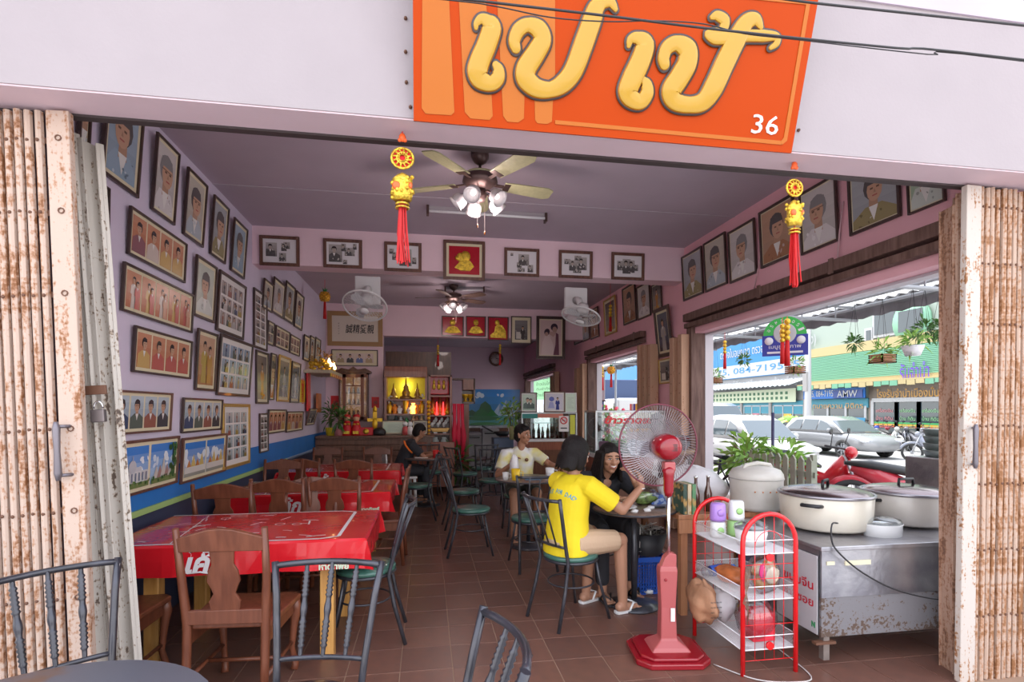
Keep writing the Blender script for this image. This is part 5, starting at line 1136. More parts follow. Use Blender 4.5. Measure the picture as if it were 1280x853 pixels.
t = thing('vegetable_bag', 'clear bag of green herbs at the edge of the round table near the fan', 'bag', (1.72, 3.98, .79)); blob_mesh(MB(), (0, 0, 0), (.10, .08, .05), amp=.2, seed=31).build('herbs', mat('herb_green', (.25, .38, .10), .6, var=.6, scale=30, bump=1), t); blob_mesh(MB(), (.0, 0, .02), (.12, .09, .07), amp=.12, seed=32).build('bag_film', plastic, t)
# blue crate and wire basket under the women's table
t = thing('plastic_crate', 'blue perforated plastic crate on the floor behind the table post', 'crate', (1.80, 4.15, 0)); b = MB(); bl = mat('blue_crate_plastic', (.02, .10, .50), .4)
MB().bx(-.14, .14, -.11, .11, 0, .012).bx(-.145, .145, -.115, -.105, .26, .30).bx(-.145, .145, .105, .115, .26, .30).bx(-.145, -.135, -.115, .115, .26, .30).bx(.135, .145, -.115, .115, .26, .30).build('crate_rim', bl, t, kind='stuff')
for i in range(13):
    for y in (-.11, .11): b.bx(-.14+i*.0225, -.132+i*.0225, y-.002, y+.002, .01, .27)
for i in range(11):
    for x in (-.14, .14): b.bx(x-.002, x+.002, -.11+i*.021, -.103+i*.021, .01, .27)
for z in (.03, .06, .09, .12, .15, .18, .21, .24):
    for y in (-.11, .11): b.bx(-.14, .14, y-.002, y+.002, z, z+.007)
    for x in (-.14, .14): b.bx(x-.002, x+.002, -.11, .11, z, z+.007)
b.build('crate_lattice', bl, t, kind='stuff')
t = thing('utensil_basket', 'dark basket of tangled metal hangers above the blue crate', 'basket', (1.80, 4.15, .31)); b = MB()
MB().lathe([(.12, 0), (.17, .18), (.175, .18), (.125, -.0)], n=24).build('basket_wall', mat('dark_plastic', (.02, .02, .025), .5), t)
rr_ = random.Random(4)
for i in range(60):
    a = [Vector((rr_.uniform(-.13, .13), rr_.uniform(-.13, .13), rr_.uniform(.0, .24))) for _ in range(3)]; b.tube(a, .003, 4)
b.build('tangled_wires', mat('grey_wire', (.4, .38, .36), .35, .7), t, kind='stuff')
# little scraps of tissue on the floor
for i, (px, py, z) in enumerate(((811, 740, 0), (252, 752, 0))):
    p = on_z(px, py, .02); tag(blob_mesh(MB(), (0, 0, 0), (.04, .03, .018), amp=.3, seed=40+i, n=9).build('tissue', wpl, loc=p), ('crumpled white tissue on the floor near the table base', 'crumpled white tissue on the floor under the nearest red table')[i], 'tissue')
# ------------------------------------------------------------ the back of the room: counter, altars, mural
def rect_y(x0, x1, y0, y1, Y):
    a = on_y(x0, y1, Y); b = on_y(x1, y1, Y); m_ = (x0+x1)/2
    return a.x, b.x, on_y(m_, y1, Y).z, on_y(m_, y0, Y).z
cwd = wood('brown_counter_wood', (.12, .05, .03), (.19, .085, .05), .45)
rwd = wood('red_brown_cabinet_wood', (.20, .055, .03), (.28, .09, .045), .4)
Yc = 9.45; a = on_y(385, 545, Yc); b = on_y(541, 545, Yc); zt = on_y(460, 545, Yc).z
a.x = max(a.x, XL+.02)
t = thing('service_counter', 'long brown slatted wooden counter at the back, carrying plants and red figures', 'counter', (a.x, Yc, 0)); L = b.x-a.x
MB().bx(-.0, L+.03, -.05, .5, zt-.04, zt).build('countertop', cwd, t, .006)
MB().bx(0, L, .01, .45, 0, zt-.04).build('counter_body', cwd, t)
n = 5
for i in range(n): MB().bx(0, L*.72, -.02+.0*i, .012, zt-.07-.1*(i+1)+.012, zt-.07-.1*i).build('front_slat', cwd, t, .008)
for i in range(2): MB().bx(L*.74+.16*i*3, L*.74+.42+.48*i, -.012, .012, .12, zt-.12).build('front_panel', rwd, t, .01)
MB().bx(0, L, -.03, .0, 0, .1).build('kickboard', dwood, t)
# potted plants
leafm = mat('leaf_green', (.06, .16, .03), .45, var=.5, scale=12); leafl = mat('light_leaf_green', (.20, .38, .06), .45, var=.4, scale=12)
def leaves(b, c, rad, n, L, W, seed, up=.3, m=0):
    q = random.Random(seed); c = Vector(c)
    for _ in range(n):
        d = Vector((q.gauss(0, 1), q.gauss(0, 1), q.gauss(0, 1)+up)).normalized(); p = c+Vector((d.x*rad[0], d.y*rad[1], d.z*rad[2]))*q.uniform(.2, 1)
        dd = (d+Vector((q.uniform(-.5, .5), q.uniform(-.5, .5), q.uniform(-.3, .5)))).normalized(); s_ = dd.cross(Vector((q.uniform(-1, 1), q.uniform(-1, 1), 1))).normalized(); l = L*q.uniform(.6, 1.2); w_ = W*q.uniform(.7, 1.2)
        e = p+dd*l-Vector((0, 0, l*.25)); md = p+dd*l*.5
        b.add([p, md+s_*w_/2, e, md-s_*w_/2], [(0, 1, 2, 3)], m)
def plant(loc, label, pot, ph, pr, rad, n, L, W, seed, lm=None, cat='plant', stems=5, name='potted_plant'):
    t = thing(name, label, cat, loc)
    if pot: MB().lathe([(.005, 0), (pr*.8, 0), (pr, ph*.9), (pr*1.08, ph), (pr*.9, ph), (pr*.85, ph*.85), (.005, ph*.85)], n=18).build('pot', pot, t)
    c = (0, 0, ph+rad[2]*.9); b = MB(); q = random.Random(seed)
    for i in range(stems): b.tube([(0, 0, ph*.8), (q.uniform(-.3, .3)*rad[0], q.uniform(-.3, .3)*rad[1], ph+rad[2]*.6), (q.uniform(-.7, .7)*rad[0], q.uniform(-.7, .7)*rad[1], ph+rad[2]*1.4)], .004+.02*rad[0], 5)
    b.build('stems', mat('plant_stem', (.16, .14, .05), .7), t)
    b = MB(); leaves(b, c, rad, n, L, W, seed); b.build('foliage', lm or leafm, t, kind='stuff', fix=False); return t
def on_counter(px, Y=9.62): q = on_y(px, 530, Y); return (max(q.x, XL+.24), Y, zt)
plant(on_counter(399), 'spiky plant in a yellow pot at the left end of the counter', mat('yellow_pot', (.70, .55, .03), .4), .14, .09, (.12, .12, .24), 70, .15, .035, 1)
plant(on_counter(423, 9.55), 'leafy plant in a pink pot beside the yellow pot', mat('pink_pot', (.60, .22, .24), .5), .12, .08, (.14, .12, .2), 60, .16, .045, 2)
redf = mat('red_figure_cloth', (.60, .012, .02), .45); skinf = mat('doll_skin', (.65, .38, .22), .5)
for i, (px, l) in enumerate(((434, 'left red-robed figure standing on the counter'), (445.5, 'right red-robed figure standing on the counter'))):
    t = thing('figurine', l, 'figurine', on_counter(px), 0, 'pair of red figures')
    MB().lathe([(.01, 0), (.09, 0), (.085, .1), (.06, .22), (.05, .25), (.01, .26)], n=16).build('robe', redf, t)
    MB().ball((0, -.0, .30), (.055, .05, .06), 12).build('head', skinf, t); MB().ball((0, .01, .335), (.062, .055, .04), 12).build('hat', redf, t)
    MB().ball((-.03, -.06, .2), (.03, .03, .02), 8).ball((.03, -.06, .2), (.03, .03, .02), 8).build('gold_cuffs', GOLD, t, kind='stuff'); MB().bx(-.05, .05, -.095, -.08, .03, .08).build('gold_panel', GOLD, t)
t = thing('red_box', 'low red and gold box on the counter right of the red figures', 'box', on_counter(458)); MB().bx(-.12, .12, -.06, .06, 0, .14).build('box', redf, t, .01); MB().lathe([(.01, 0), (.05, 0), (.05, .01), (.01, .01)], n=14, M=Tm(0, -.062, .07, 0, R(90))).build('emblem', GOLD, t)
t = thing('cap', 'black cap lying on the right part of the counter', 'cap', on_counter(474)); MB().ball((0, 0, .05), (.12, .1, .09), 14).build('crown', BLACK, t); MB().bx(-.09, .09, -.16, -.06, .02, .03).build('visor', BLACK, t, .004)
# wall cabinet with mirrored door
Yw = YB2-.002; x0, x1, z0, z1 = rect_y(425, 461, 463, 527, Yw); W = (x1-x0)/2; H = z1-z0
t = thing('wall_cabinet', 'carved dark wall cabinet with glass panes on the back left wall', 'cabinet', ((x0+x1)/2, Yw, z0))
MB().bx(-W, W, -.02, 0, 0, H*.95).bx(-W, W, -.16, 0, 0, .04).bx(-W, W, -.16, 0, H*.9, H*.95).bx(-W, -W+.03, -.16, 0, 0, H*.95).bx(W-.03, W, -.16, 0, 0, H*.95).build('cabinet_body', dwood, t)
b = MB().bx(-W-.06, W+.06, -.19, 0, H*.93, H*.97)
b.prism([(-W-.06, H*.97), (W+.06, H*.97), (W*.8, H*1.03), (W*.3, H*1.0), (0, H*1.06), (-W*.3, H*1.0), (-W*.8, H*1.03)], 'y', -.17, -.14); b.build('carved_cornice', dwood, t, .004)
b = MB()
for x in (-W*.62, W*.62): b.bx(x-.03, x+.03, -.17, -.15, .03, H*.92)
for z in (.06, H*.88): b.bx(-W, W, -.17, -.15, z-.03, z+.03)
b.bx(-.012, .012, -.168, -.15, H*.68, H*.88).bx(-W*.6, W*.6, -.168, -.15, H*.68, H*.70); b.build('door_frame', rwd, t)
MB().bx(-W*.9, W*.9, -.156, -.152, .05, H*.9).build('glass_door', glass('cabinet_glass', (.8, .8, .8), .5), t)
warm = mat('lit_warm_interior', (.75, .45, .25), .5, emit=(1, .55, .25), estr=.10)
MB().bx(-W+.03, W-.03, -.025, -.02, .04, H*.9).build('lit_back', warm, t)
for i in range(3): MB().bx(-W*.8, W*.8, -.14, -.03, .1+H*.22*i, .115+H*.22*i).build('shelf', rwd, t)
q = random.Random(5)
for i in range(3):
    for j in range(5): tag(MB().lathe([(.005, 0), (.025, 0), (.025, .07), (.01, .10), (.005, .10)], n=8).build('ornament', [redf, GOLD, wpl][(i+j) % 3], loc=((x0+x1)/2-W*.6+j*W*.3, Yw-.09, z0+.115+H*.22*i)), 'small %s ornament, %s on the %s shelf of the glass wall cabinet' % (('red', 'gold', 'white')[(i+j) % 3], ('first', 'second', 'third', 'fourth', 'last')[j], ('lowest', 'middle', 'highest')[i]), 'ornament', 'ornaments in the wall cabinet')
# red paper squares and golden emblem
for (c, l) in (((413.5, 424.5, 495, 513), 'red paper square with dark character left of the wall cabinet'), ((464.5, 474, 496.5, 510), 'red paper square right of the wall cabinet')):
    x0, x1, z0, z1 = rect_y(*c, Yw); t = thing('paper_charm', l, 'paper', ((x0+x1)/2, Yw-.001, z0)); w_ = (x1-x0)/2
    MB().bx(-w_, w_, -.006, -.002, 0, z1-z0).build('paper', mat('bright_red_paper', (.72, .01, .015), .5), t); text('character', '福', .1, Tm(0, -.008, (z1-z0)/2), mat('ink_green_black', (.02, .05, .03), .5), t, fit=(w_*1.0, 0))
q = on_y(470, 533, 9.9); t = thing('golden_cross_ornament', 'yellow-gold cross shaped ornament standing on the counter', 'ornament', (q.x, 9.7, zt))
MB().bx(-.035, .035, -.02, .02, .0, .42).bx(-.13, .13, -.02, .02, .24, .30).ball((0, -.02, .2), (.05, .03, .09), 10).lathe([(.01, .40), (.03, .42), (.04, .46), (.01, .52)], n=10).build('gold_body', mat('yellow_gold', (.80, .48, .02), .3, .3, bump=.5), t)
# altar shelf on the left wall
q = on_x(392, 470, XL); zS = q.z; t = thing('altar_shelf', 'cluttered altar shelf with red drapes and small lights on the left wall', 'shelf', (XL, 9.2, zS))
MB().bx(0, .42, -.55, .55, 0, .05).build('shelf_board', mat('cream_carved_shelf', (.50, .42, .30), .6, bump=.8), t)
for i in range(12): MB().bx(.40, .42, -.53+.09*i, -.47+.09*i, -.05, 0).build('fringe_drop', redf if i % 2 else GOLD, t)
MB().bx(.03, .06, -.5, -.3, -.6, 0).build('red_drape', redf, t, .01)
b = MB(); qq = random.Random(9)
for i in range(40): b.ball((qq.uniform(.08, .38), qq.uniform(-.48, .48), .05+qq.uniform(0, .22)), qq.uniform(.02, .045), 6)
b.build('gold_flowers', GOLD, t, kind='stuff')
b = MB(); leaves(b, (.22, 0, .2), (.2, .5, .22), 60, .14, .03, 12); b.build('dry_flowers', mat('dry_orange_flower', (.35, .18, .06), .6), t, kind='stuff', fix=False)
lampm = mat('small_lit_bulb', (1, .7, .3), .3, emit=(1, .62, .25), estr=4)
for y, z in ((-.4, .17), (-.25, .12), (.0, .15), (.12, .10)): MB().lathe([(.004, 0), (.02, .01), (.022, .04), (.004, .08)], (.36, y, z), 10).build('flame_bulb', lampm, t)
MB().bx(.06, .09, .1, .4, -.62, -.3).build('hanging_picture', mat('orange_picture', (.5, .14, .04), .5), t)
# big altar cabinet
def cab_box(name, label, px, Y, depth, shelves, m, cat='cabinet'):
    x0, x1, z0, z1 = rect_y(*px, Y); t = thing(name, label, cat, ((x0+x1)/2, Y, z0)); W = (x1-x0)/2; H = z1-z0
    MB().bx(-W, -W+.04, 0, depth, 0, H).build('side_panel', m, t); MB().bx(W-.04, W, 0, depth, 0, H).build('side_panel', m, t)
    MB().bx(-W, W, depth-.02, depth, 0, H).build('back_panel', dwood, t); MB().bx(-W, W, 0, depth, H-.03, H).build('top_panel', m, t)
    for s_ in shelves:
        z = on_y((px[0]+px[1])/2, s_, Y).z-z0; MB().bx(-W+.04, W-.04, 0, depth-.02, z-.03, z).build('shelf', m, t)
    return t, W, H, z0, (x0+x1)/2
Ya = 10.0
t, W, H, z0, cx = cab_box('altar_cabinet', 'red-brown altar cabinet with a glowing yellow niche of shrines', (480.5, 534, 459, 543), Ya, .4, (499, 517.5, 529, 541), rwd)
za = on_y(507, 472, Ya).z-z0; MB().bx(-W, W, -.02, .38, za, H+.01).build('header_board', rwd, t, .01)
glow = bpy.data.materials.new('glowing_yellow_niche'); glow.use_nodes = True; tt = glow.node_tree; pb = tt.nodes['Principled BSDF']; co = tt.nodes.new('ShaderNodeTexCoord'); nz = tt.nodes.new('ShaderNodeTexNoise'); nz.inputs['Scale'].default_value = 3
tt.links.new(co.outputs['Object'], nz.inputs[0]); rr = tt.nodes.new('ShaderNodeValToRGB'); tt.links.new(nz.outputs[0], rr.inputs[0]); rr.color_ramp.elements[0].color = (.20, .18, .01, 1); rr.color_ramp.elements[1].color = (.62, .42, .02, 1)
tt.links.new(rr.outputs[0], pb.inputs['Base Color']); tt.links.new(rr.outputs[0], pb.inputs['Emission Color']); pb.inputs['Emission Strength'].default_value = .10
zn = on_y(507, 499, Ya).z-z0; MB().bx(-W+.04, W-.04, .36, .375, zn, za).build('lit_backdrop', glow, t)
dg = mat('dark_gold', (.35, .2, .06), .35, .6)
def shrine(x, z, h, y=10.2, label='', m=None):
    t = thing('shrine_figure', label, 'figurine', (x, y, z), 0, 'shrine figures on the altar cabinet'); k = h/.35
    MB().lathe([(.005, 0), (.11*k, 0), (.10*k, .04*k), (.06*k, .06*k), (.07*k, .10*k), (.04*k, .17*k), (.045*k, .2*k), (.02*k, .24*k), (.005, .35*k)], n=12).build('figure', m or dg, t)
zsh = z0+zn
for i, (px, h) in enumerate(((492, .3), (507.5, .40), (521.5, .3))): shrine(on_y(px, 498, 10.15).x, zsh, h, 10.15, ('left dark-gold seated figure in the glowing niche', 'central and largest figure in the glowing niche', 'right dark-gold seated figure in the glowing niche')[i])
bl_ = bpy.data.lights.new('niche_light', 'POINT'); bl_.energy = 1.3; bl_.color = (.9, 1, .4); bl_.shadow_soft_size = .03
o = bpy.data.objects.new('niche_light', bl_); C.objects.link(o); o.location = (cx, 10.28, zsh+.25)
z2 = z0+on_y(507, 517.5, Ya).z-z0; 
yg = mat('bright_yellow_gold', (.85, .48, .03), .3, .4)
for i, (px, m, h) in enumerate(((487, yg, .22), (493.5, mat('orange_wax', (.85, .25, .02), .4), .18), (499.5, wpl, .15), (507, yg, .42), (511, wpl, .12), (516.5, mat('lit_candle', (1, .5, .1), .4, emit=(1, .35, .05), estr=2.5), .20), (521.5, MATS['orange_wax'], .17), (527, yg, .24))):
    t = thing('altar_vessel', '%s vessel, number %s from the left on the shelf below the glowing niche' % (('gold flowered', 'orange round', 'small white', 'tall golden', 'little white', 'lit orange', 'orange rounded', 'gold flared')[i], 'one two three four five six seven eight'.split()[i]), 'vessel', (on_y(px, 517, 10.1).x, 10.1, z2), 0, 'vessels below the niche')
    MB().lathe([(.005, 0), (.05, 0), (.03, h*.15), (.055, h*.5), (.05, h*.7), (.02, h*.8), (.035, h), (.005, h)], n=12).build('vessel', m, t)
    if i in (0, 7):
        b = MB(); leaves(b, (0, 0, h+.04), (.08, .06, .07), 14, .07, .04, i, m=0); b.build('flowers', wpl, t, kind='stuff', fix=False)
z3 = z0+on_y(507, 529, Ya).z-z0
for i, (px, c_, h) in enumerate(((487, (.1, .4, .45), .05), (495, (.03, .05, .05), .14), (501, (.4, .4, .42), .12), (508, (.05, .3, .1), .10), (516.5, (.6, .35, .2), .16), (521, (.45, .2, .1), .14), (527, (.6, .38, .2), .15))):
    tag(MB().lathe([(.005, 0), (.04, 0), (.045, h*.4), (.02, h*.65), (.03, h*.8), (.005, h)], n=10).build('figurine', mat('figurine_colour_%s' % 'abcdefg'[i], c_, .4), loc=(on_y(px, 529, 10.1).x, 10.1, z3)), '%s figurine on the low shelf of the altar cabinet' % ('flat teal', 'black', 'grey', 'green', 'left tan', 'reddish', 'rightmost tan')[i], 'figurine', 'figurines on the altar low shelf')
z4 = z0+on_y(507, 541, Ya).z-z0
for px, c_, l in ((506.5, (.6, .1, .1), 'pink and white doll on the counter behind the person in black'), (512.5, (.75, .7, .68), 'white doll on the counter behind the person in black')):
    t = thing('doll', l, 'doll', (on_y(px, 541, 9.75).x, 9.75, zt)); MB().lathe([(.005, 0), (.06, 0), (.05, .12), (.03, .15), (.005, .16)], n=12).build('doll_body', mat('doll_'+('a' if px < 510 else 'b'), c_, .4), t); MB().ball((0, 0, .19), .05, 10).build('doll_head', wpl, t)
frame((on_y(525, 541, 9.8).x, 9.8, zt), .28, .26, 0, 'garland', 'small picture in dark frame standing at the right of the counter')
frame((on_y(492, 541, 9.9).x, 9.9, zt), .42, .26, 0, 'certificate', 'pale picture standing behind the person in black')
# second altar
t, W, H, z0, cx = cab_box('altar_cabinet', 'narrow altar cabinet with red lamps right of the glowing niche', (535.5, 565, 469, 575), Ya+.1, .35, (494.5, 519, 542), rwd)
MB().bx(-W+.04, W-.04, .31, .325, .7, H-.1).build('red_back', mat('dark_red_lining', (.22, .01, .015), .6), t)
frame((on_y(548.5, 493, Ya+.3).x, Ya+.26, on_y(548.5, 493, Ya+.1).z), .37, .34, 0, 'gold_three', 'red picture with three golden deities above the red lamps', fm=redf, mw=0, tiltx=0)
rl = mat('red_glowing_lamp', (.9, .02, .02), .4, emit=(1, .03, .03), estr=1.6)
zz = on_y(550, 519, Ya+.1).z
for i, px in enumerate((546, 554)): tag(MB().lathe([(.005, 0), (.03, 0), (.018, .06), (.012, .22), (.003, .25)], n=10).build('red_lamp', rl, loc=(on_y(px, 519, Ya+.2).x, Ya+.2, zz)), ('left', 'right')[i]+' red glowing candle lamp on the narrow altar', 'lamp')
for i, px in enumerate((541, 550, 559)): shrine(on_y(px, 519, Ya+.3).x, zz, .38, Ya+.32, ('left', 'middle', 'right')[i]+' dim golden deity behind the red lamps')
for i, px in enumerate((540, 558.5)): tag(MB().ball((0, 0, .05), .05, 10).lathe([(.005, .08), (.03, .09), (.01, .13), (.005, .14)], n=8).build('gold_bell', yg, loc=(on_y(px, 519, Ya+.15).x, Ya+.15, zz)), ('left', 'right')[i]+' round gold bell on the narrow altar shelf', 'bell')
zz = on_y(550, 542, Ya+.1).z; t = thing('ship_carving', 'white and gold carved ship ornament in the narrow altar cabinet', 'ornament', (on_y(550, 542, Ya+.2).x, Ya+.2, zz))
MB().prism([(-.2, .1), (.2, .1), (.14, .02), (-.14, .02)], 'y', -.04, .04).build('hull', dg, t, .01); b = MB()
for i in range(9): b.ball((-.15+.037*i, 0, .16+.05*(i % 3)), (.03, .02, .05), 8)
b.build('white_sails', wpl, t, kind='stuff')
MB().bx(-.12, -.05, -.03, .03, 0, .08).bx(.05, .12, -.03, .03, 0, .08).build('legs', wpl, t, kind='stuff')
zz = on_y(550, 575, Ya+.1).z
for i, (px, py) in enumerate(((544, 559), (556, 559))): tag(MB().lathe([(.005, 0), (.07, 0), (.075, .12), (.05, .16), (.055, .19), (.005, .19)], n=14).build('glass_jar', mat('milky_jar', (.45, .52, .52), .2), loc=(on_y(px, py, Ya-.02).x, Ya+.15, on_y(px, py, Ya+.15).z)), ('left', 'right')[i]+' dark-lidded jar in the bottom of the narrow altar', 'jar')
# garland of yellow blooms between the altars
b = MB()
for i in range(12): b.ball((0, -.02, -.075*i), .038-.001*i, 8)
t = thing('flower_garland', 'yellow flower garland hanging between the two altars', 'garland', on_y(536, 503, Ya-.05)); b.build('blooms', yg, t, kind='stuff'); MB().cyl((0, -.02, -.85), (0, -.02, -1.05), .02).build('garland_tail', orn, t)
# tall dark partition, corner cabinet, curtain
x0, x1, z0, z1 = rect_y(482, 564, 440, 575, 11.2); struct('trim_11', MB().bx(x0, x1, 11.2, 11.25, 0, z1), dwood)
x0, x1, z0, z1 = rect_y(566, 594, 474, 505, 10.9); t = thing('corner_shelf', 'dark curved hanging shelf cabinet with gold cups', 'shelf', ((x0+x1)/2, 10.9, z0)); W = (x1-x0)/2; H = z1-z0
MB().bx(-W*.1, W, 0, .3, H*.55, H).build('upper_box', rwd, t, .01); MB().bx(-W, W, 0, .32, H*.96, H*1.03).build('top_board', dwood, t, .01); MB().bx(-W*.1, W, 0, .3, 0, .04).build('bottom_shelf', dwood, t); MB().bx(W-.03, W, 0, .3, 0, H).build('side_panel', dwood, t); MB().bx(-W*.1, W, .28, .3, 0, H).build('back_panel', dwood, t)
for i, x in enumerate((.15, .6)): tag(MB().lathe([(.005, 0), (.05, 0), (.02, .05), (.07, .13), (.08, .16), (.005, .16)], n=12).build('trophy', yg, loc=((x0+x1)/2+W*x, 11.0, z0+.04)), ('left', 'right')[i]+' gold cup on the dark hanging shelf', 'cup')
t = thing('post', 'brown wooden post under the hanging shelf', 'post', (on_y(582, 505, 11).x, 11.05, 0)); MB().bx(-.07, .07, -.07, .07, 0, z0).build('shaft', rwd, t, .01)
t = thing('red_drape', 'tall hanging strip of folded red cloth beside the narrow altar', 'cloth', on_y(573, 540, 9.85)); t.location.z = 0
for i, x in enumerate((-.075, 0, .07)): 
    b = MB(); za_, zb_ = on_y(573, 505, 9.85).z, on_y(573, 574+4*(i-1), 9.85).z
    b.tube([(x, 0, za_), (x+.005, -.01, (za_+zb_)/2+.2), (x+.03*(i == 2), 0, (za_+zb_)/2-.05), (x, 0, zb_)], [.035, .03, .05, .025], 10, flat=.6, N=(0, 1, 0)); b.build('cloth_fold', mat('crimson_cloth', (.62, .012, .05), .6), t)
# mural
x0, x1, z0, z1 = rect_y(583, 650, 487, 533, YE-.01); t = thing('mural', 'large blue landscape picture of a lake with green hills and white peaks', 'mural', ((x0+x1)/2, YE-.005, z0)); W = x1-x0; H = z1-z0
p = Pr(W, H, (.03, .10, .10), grad=(.02, .22, .62)); p.rect(0, H*.0, W, H*.28, (.06, .22, .22)); blobs(p, 8, [(.6, .7, .8)], 0, H*.72, W*.7, H*.9, W*.06)
for i, (x, h) in enumerate(((.62, .62), (.74, .72), (.88, .68), (.98, .55))): p.put([(W*(x-.16), H*.28), (W*(x+.14), H*.28), (W*x, H*h)], (.30, .40, .52)); p.put([(W*(x-.03), H*.28), (W*(x+.14), H*.28), (W*x, H*h)], (.12, .22, .34))
for i, (x, h, w_) in enumerate(((.1, .45, .2), (.35, .68, .16), (.28, .5, .16), (.48, .45, .12))): p.put([(W*(x-w_), H*.28), (W*(x-w_*.5), H*(h-.08)), (W*x, H*h), (W*(x+w_*.6), H*(h-.12)), (W*(x+w_), H*.28)], (.015, .07+.02*i, .03))
p.ell(W*.3, H*.22, W*.32, H*.07, (.03, .12, .05)); p.ell(W*.35, H*.05, W*.3, H*.06, (.05, .16, .06)); o = p.build(t, y=-.004, nm='mural_print'); o.location.z = H/2
MB().bx(-W/2, W/2, -.003, .0, 0, H).build('mural_board', mat_white, t)
# clock
q = on_y(620, 449, YE-.01); t = thing('wall_clock', 'round dark-rimmed wall clock on the back wall', 'clock', (q.x, YE-.01, q.z))
Mx = Matrix.Rotation(R(90), 4, 'X'); MB().lathe([(.17, 0), (.235, 0), (.24, .03), (.20, .045), (.17, .03)], n=32, M=Mx).build('rim', f_brown, t); MB().lathe([(.002, .0), (.18, .0), (.18, .02), (.002, .02)], n=32, M=Mx).build('dial', mat('cream_dial', (.60, .52, .50), .5), t)
b = MB()
for i in range(12): a = i*pi/6; b.box((.15*sin(a), -.023, .15*cos(a)), (.012, .004, .03), ry=a)
b.build('hour_marks', BLACK, t, kind='stuff'); MB().box((.04, -.026, .01), (.09, .004, .014), ry=.2).build('hour_hand', BLACK, t); MB().box((-.005, -.028, .06), (.01, .004, .13)).build('minute_hand', BLACK, t)
# freezers and fridge at the back
fz = mat('grey_white_appliance', (.48, .48, .50), .4)
for i, (px0, px1, yt, Y, l) in enumerate(((584, 602, 541, 13.4, 'low white freezer chest left of the pair at the back'), (603, 624, 536, 13.6, 'taller white freezer right of the pair at the back'))):
    x0, x1, z0, z1 = rect_y(px0, px1, yt, 577, Y); t = thing('freezer', l, 'freezer', ((x0+x1)/2, Y, 0)); W = (x1-x0)/2; MB().bx(-W, W, 0, .6, .05, z1-.08).build('body', fz, t, .01); MB().bx(-W, W, -.01, .6, z1-.075, z1).build('lid', fz, t, .015); MB().bx(-W+.05, W-.05, -.03, -.01, z1-.14, z1-.11).build('handle', BLACK, t); MB().bx(-W+.02, W-.02, .02, .58, 0, .05).build('plinth', BLACK, t)
t = thing('back_worktop', 'steel back worktop with wok and pots left of the person in white', 'counter', (on_y(598, 532, 14.3).x, 14.4, 0)); z1 = on_y(600, 533, 14.3).z; MB().bx(-.7, .9, 0, .7, z1-.05, z1).build('worktop', steel, t); MB().bx(-.65, .85, .05, .65, 0, z1-.05).build('base_cupboard', dwood, t)
x0, x1, z0, z1 = rect_y(622, 634, 546, 580, 10.6); t = thing('pot_stand', 'dark stove stand with a black wok behind the person in white', 'stand', ((x0+x1)/2, 10.6, 0)); MB().bx(-.2, .2, -.2, .2, 0, z1-.02).build('stand_box', mat('blue_grey_metal', (.10, .13, .2), .4, .5), t, .01); MB().lathe([(.005, z1), (.1, z1+.01), (.2, z1+.1), (.19, z1+.1), (.005, z1+.03)], n=20).build('wok', BLACK, t); MB().cyl((-.2, 0, z1+.1), (-.42, 0, z1+.22), .015).build('wok_handle', BLACK, t)
plant((on_z(553, 612, 0).x+.22, on_z(553, 612, 0).y-.1, 0), 'dark leafy plant standing on the floor by the counter end', mat('dark_pot', (.05, .045, .045), .5), .25, .14, (.3, .3, .3), 90, .3, .07, 7)
plant((on_y(640, 545, 9.6).x, 9.6, .94), 'tall light-green arrangement in a vase left of the display cabinet', mat('vase', (.42, .40, .2), .4), .25, .06, (.22, .2, .25), 130, .12, .05, 8, leafl)
# glass display cabinet behind the man
def display(x0, x1, y0, y1, zb, zt_, label, slope=.0):
    t = thing('display_cabinet', label, 'cabinet', ((x0+x1)/2, y0, 0)); W = (x1-x0)/2; D = y1-y0
    MB().bx(-W-.03, W+.03, -.03, D+.03, zb-.05, zb).build('ledge', mat('white_ledge', (.62, .60, .60), .4), t, .004); MB().bx(-W, W, 0, D, zb-.2, zb-.05).build('wood_band', rwd, t); MB().bx(-W, W, 0, D, 0, zb-.2).build('cupboard', dwood, t)
    al = mat('aluminium_edge', (.5, .52, .54), .35, .8)
    for x in (-W, W):
        for y in (.0, D): MB().bx(x-.012, x+.012, y-.012, y+.012, zb, zt_).build('corner_post', al, t)
    MB().bx(-W-.01, W+.01, -.012, D+.012, zt_, zt_+.025).build('top_frame', al, t, .003)
    g = glass('greenish_glass', (.80, .88, .86), .35)
    MB().bx(-W, W, -.004, .0, zb, zt_).build('glass_pane', g, t); MB().bx(-W-.002, -W+.002, 0, D, zb, zt_).build('glass_pane', g, t); MB().bx(W-.002, W+.002, 0, D, zb, zt_).build('glass_pane', g, t)
    MB().bx(-W+.02, W-.02, .05, D-.02, (zb+zt_)/2+.05, (zb+zt_)/2+.058).build('glass_shelf', g, t)
    return t, W
t, W = display(1.68, 2.68, 9.25, 9.75, .97, 1.42, 'glass food cabinet with bottles behind the person in white')
MB().bx(-W, -W+.28, -.02, -.006, 1.34, 1.42).build('teal_strip', mat('teal_sticker', (.03, .22, .2), .5), t); MB().bx(-W+.28, W-.25, -.02, -.006, 1.35, 1.42).build('pink_strip', mat('salmon_sticker', (.60, .20, .14), .5), t)
q = MB().bx(W-.33, W-.15, -.022, -.008, 1.10, 1.38).build('notice', mat_white, t)
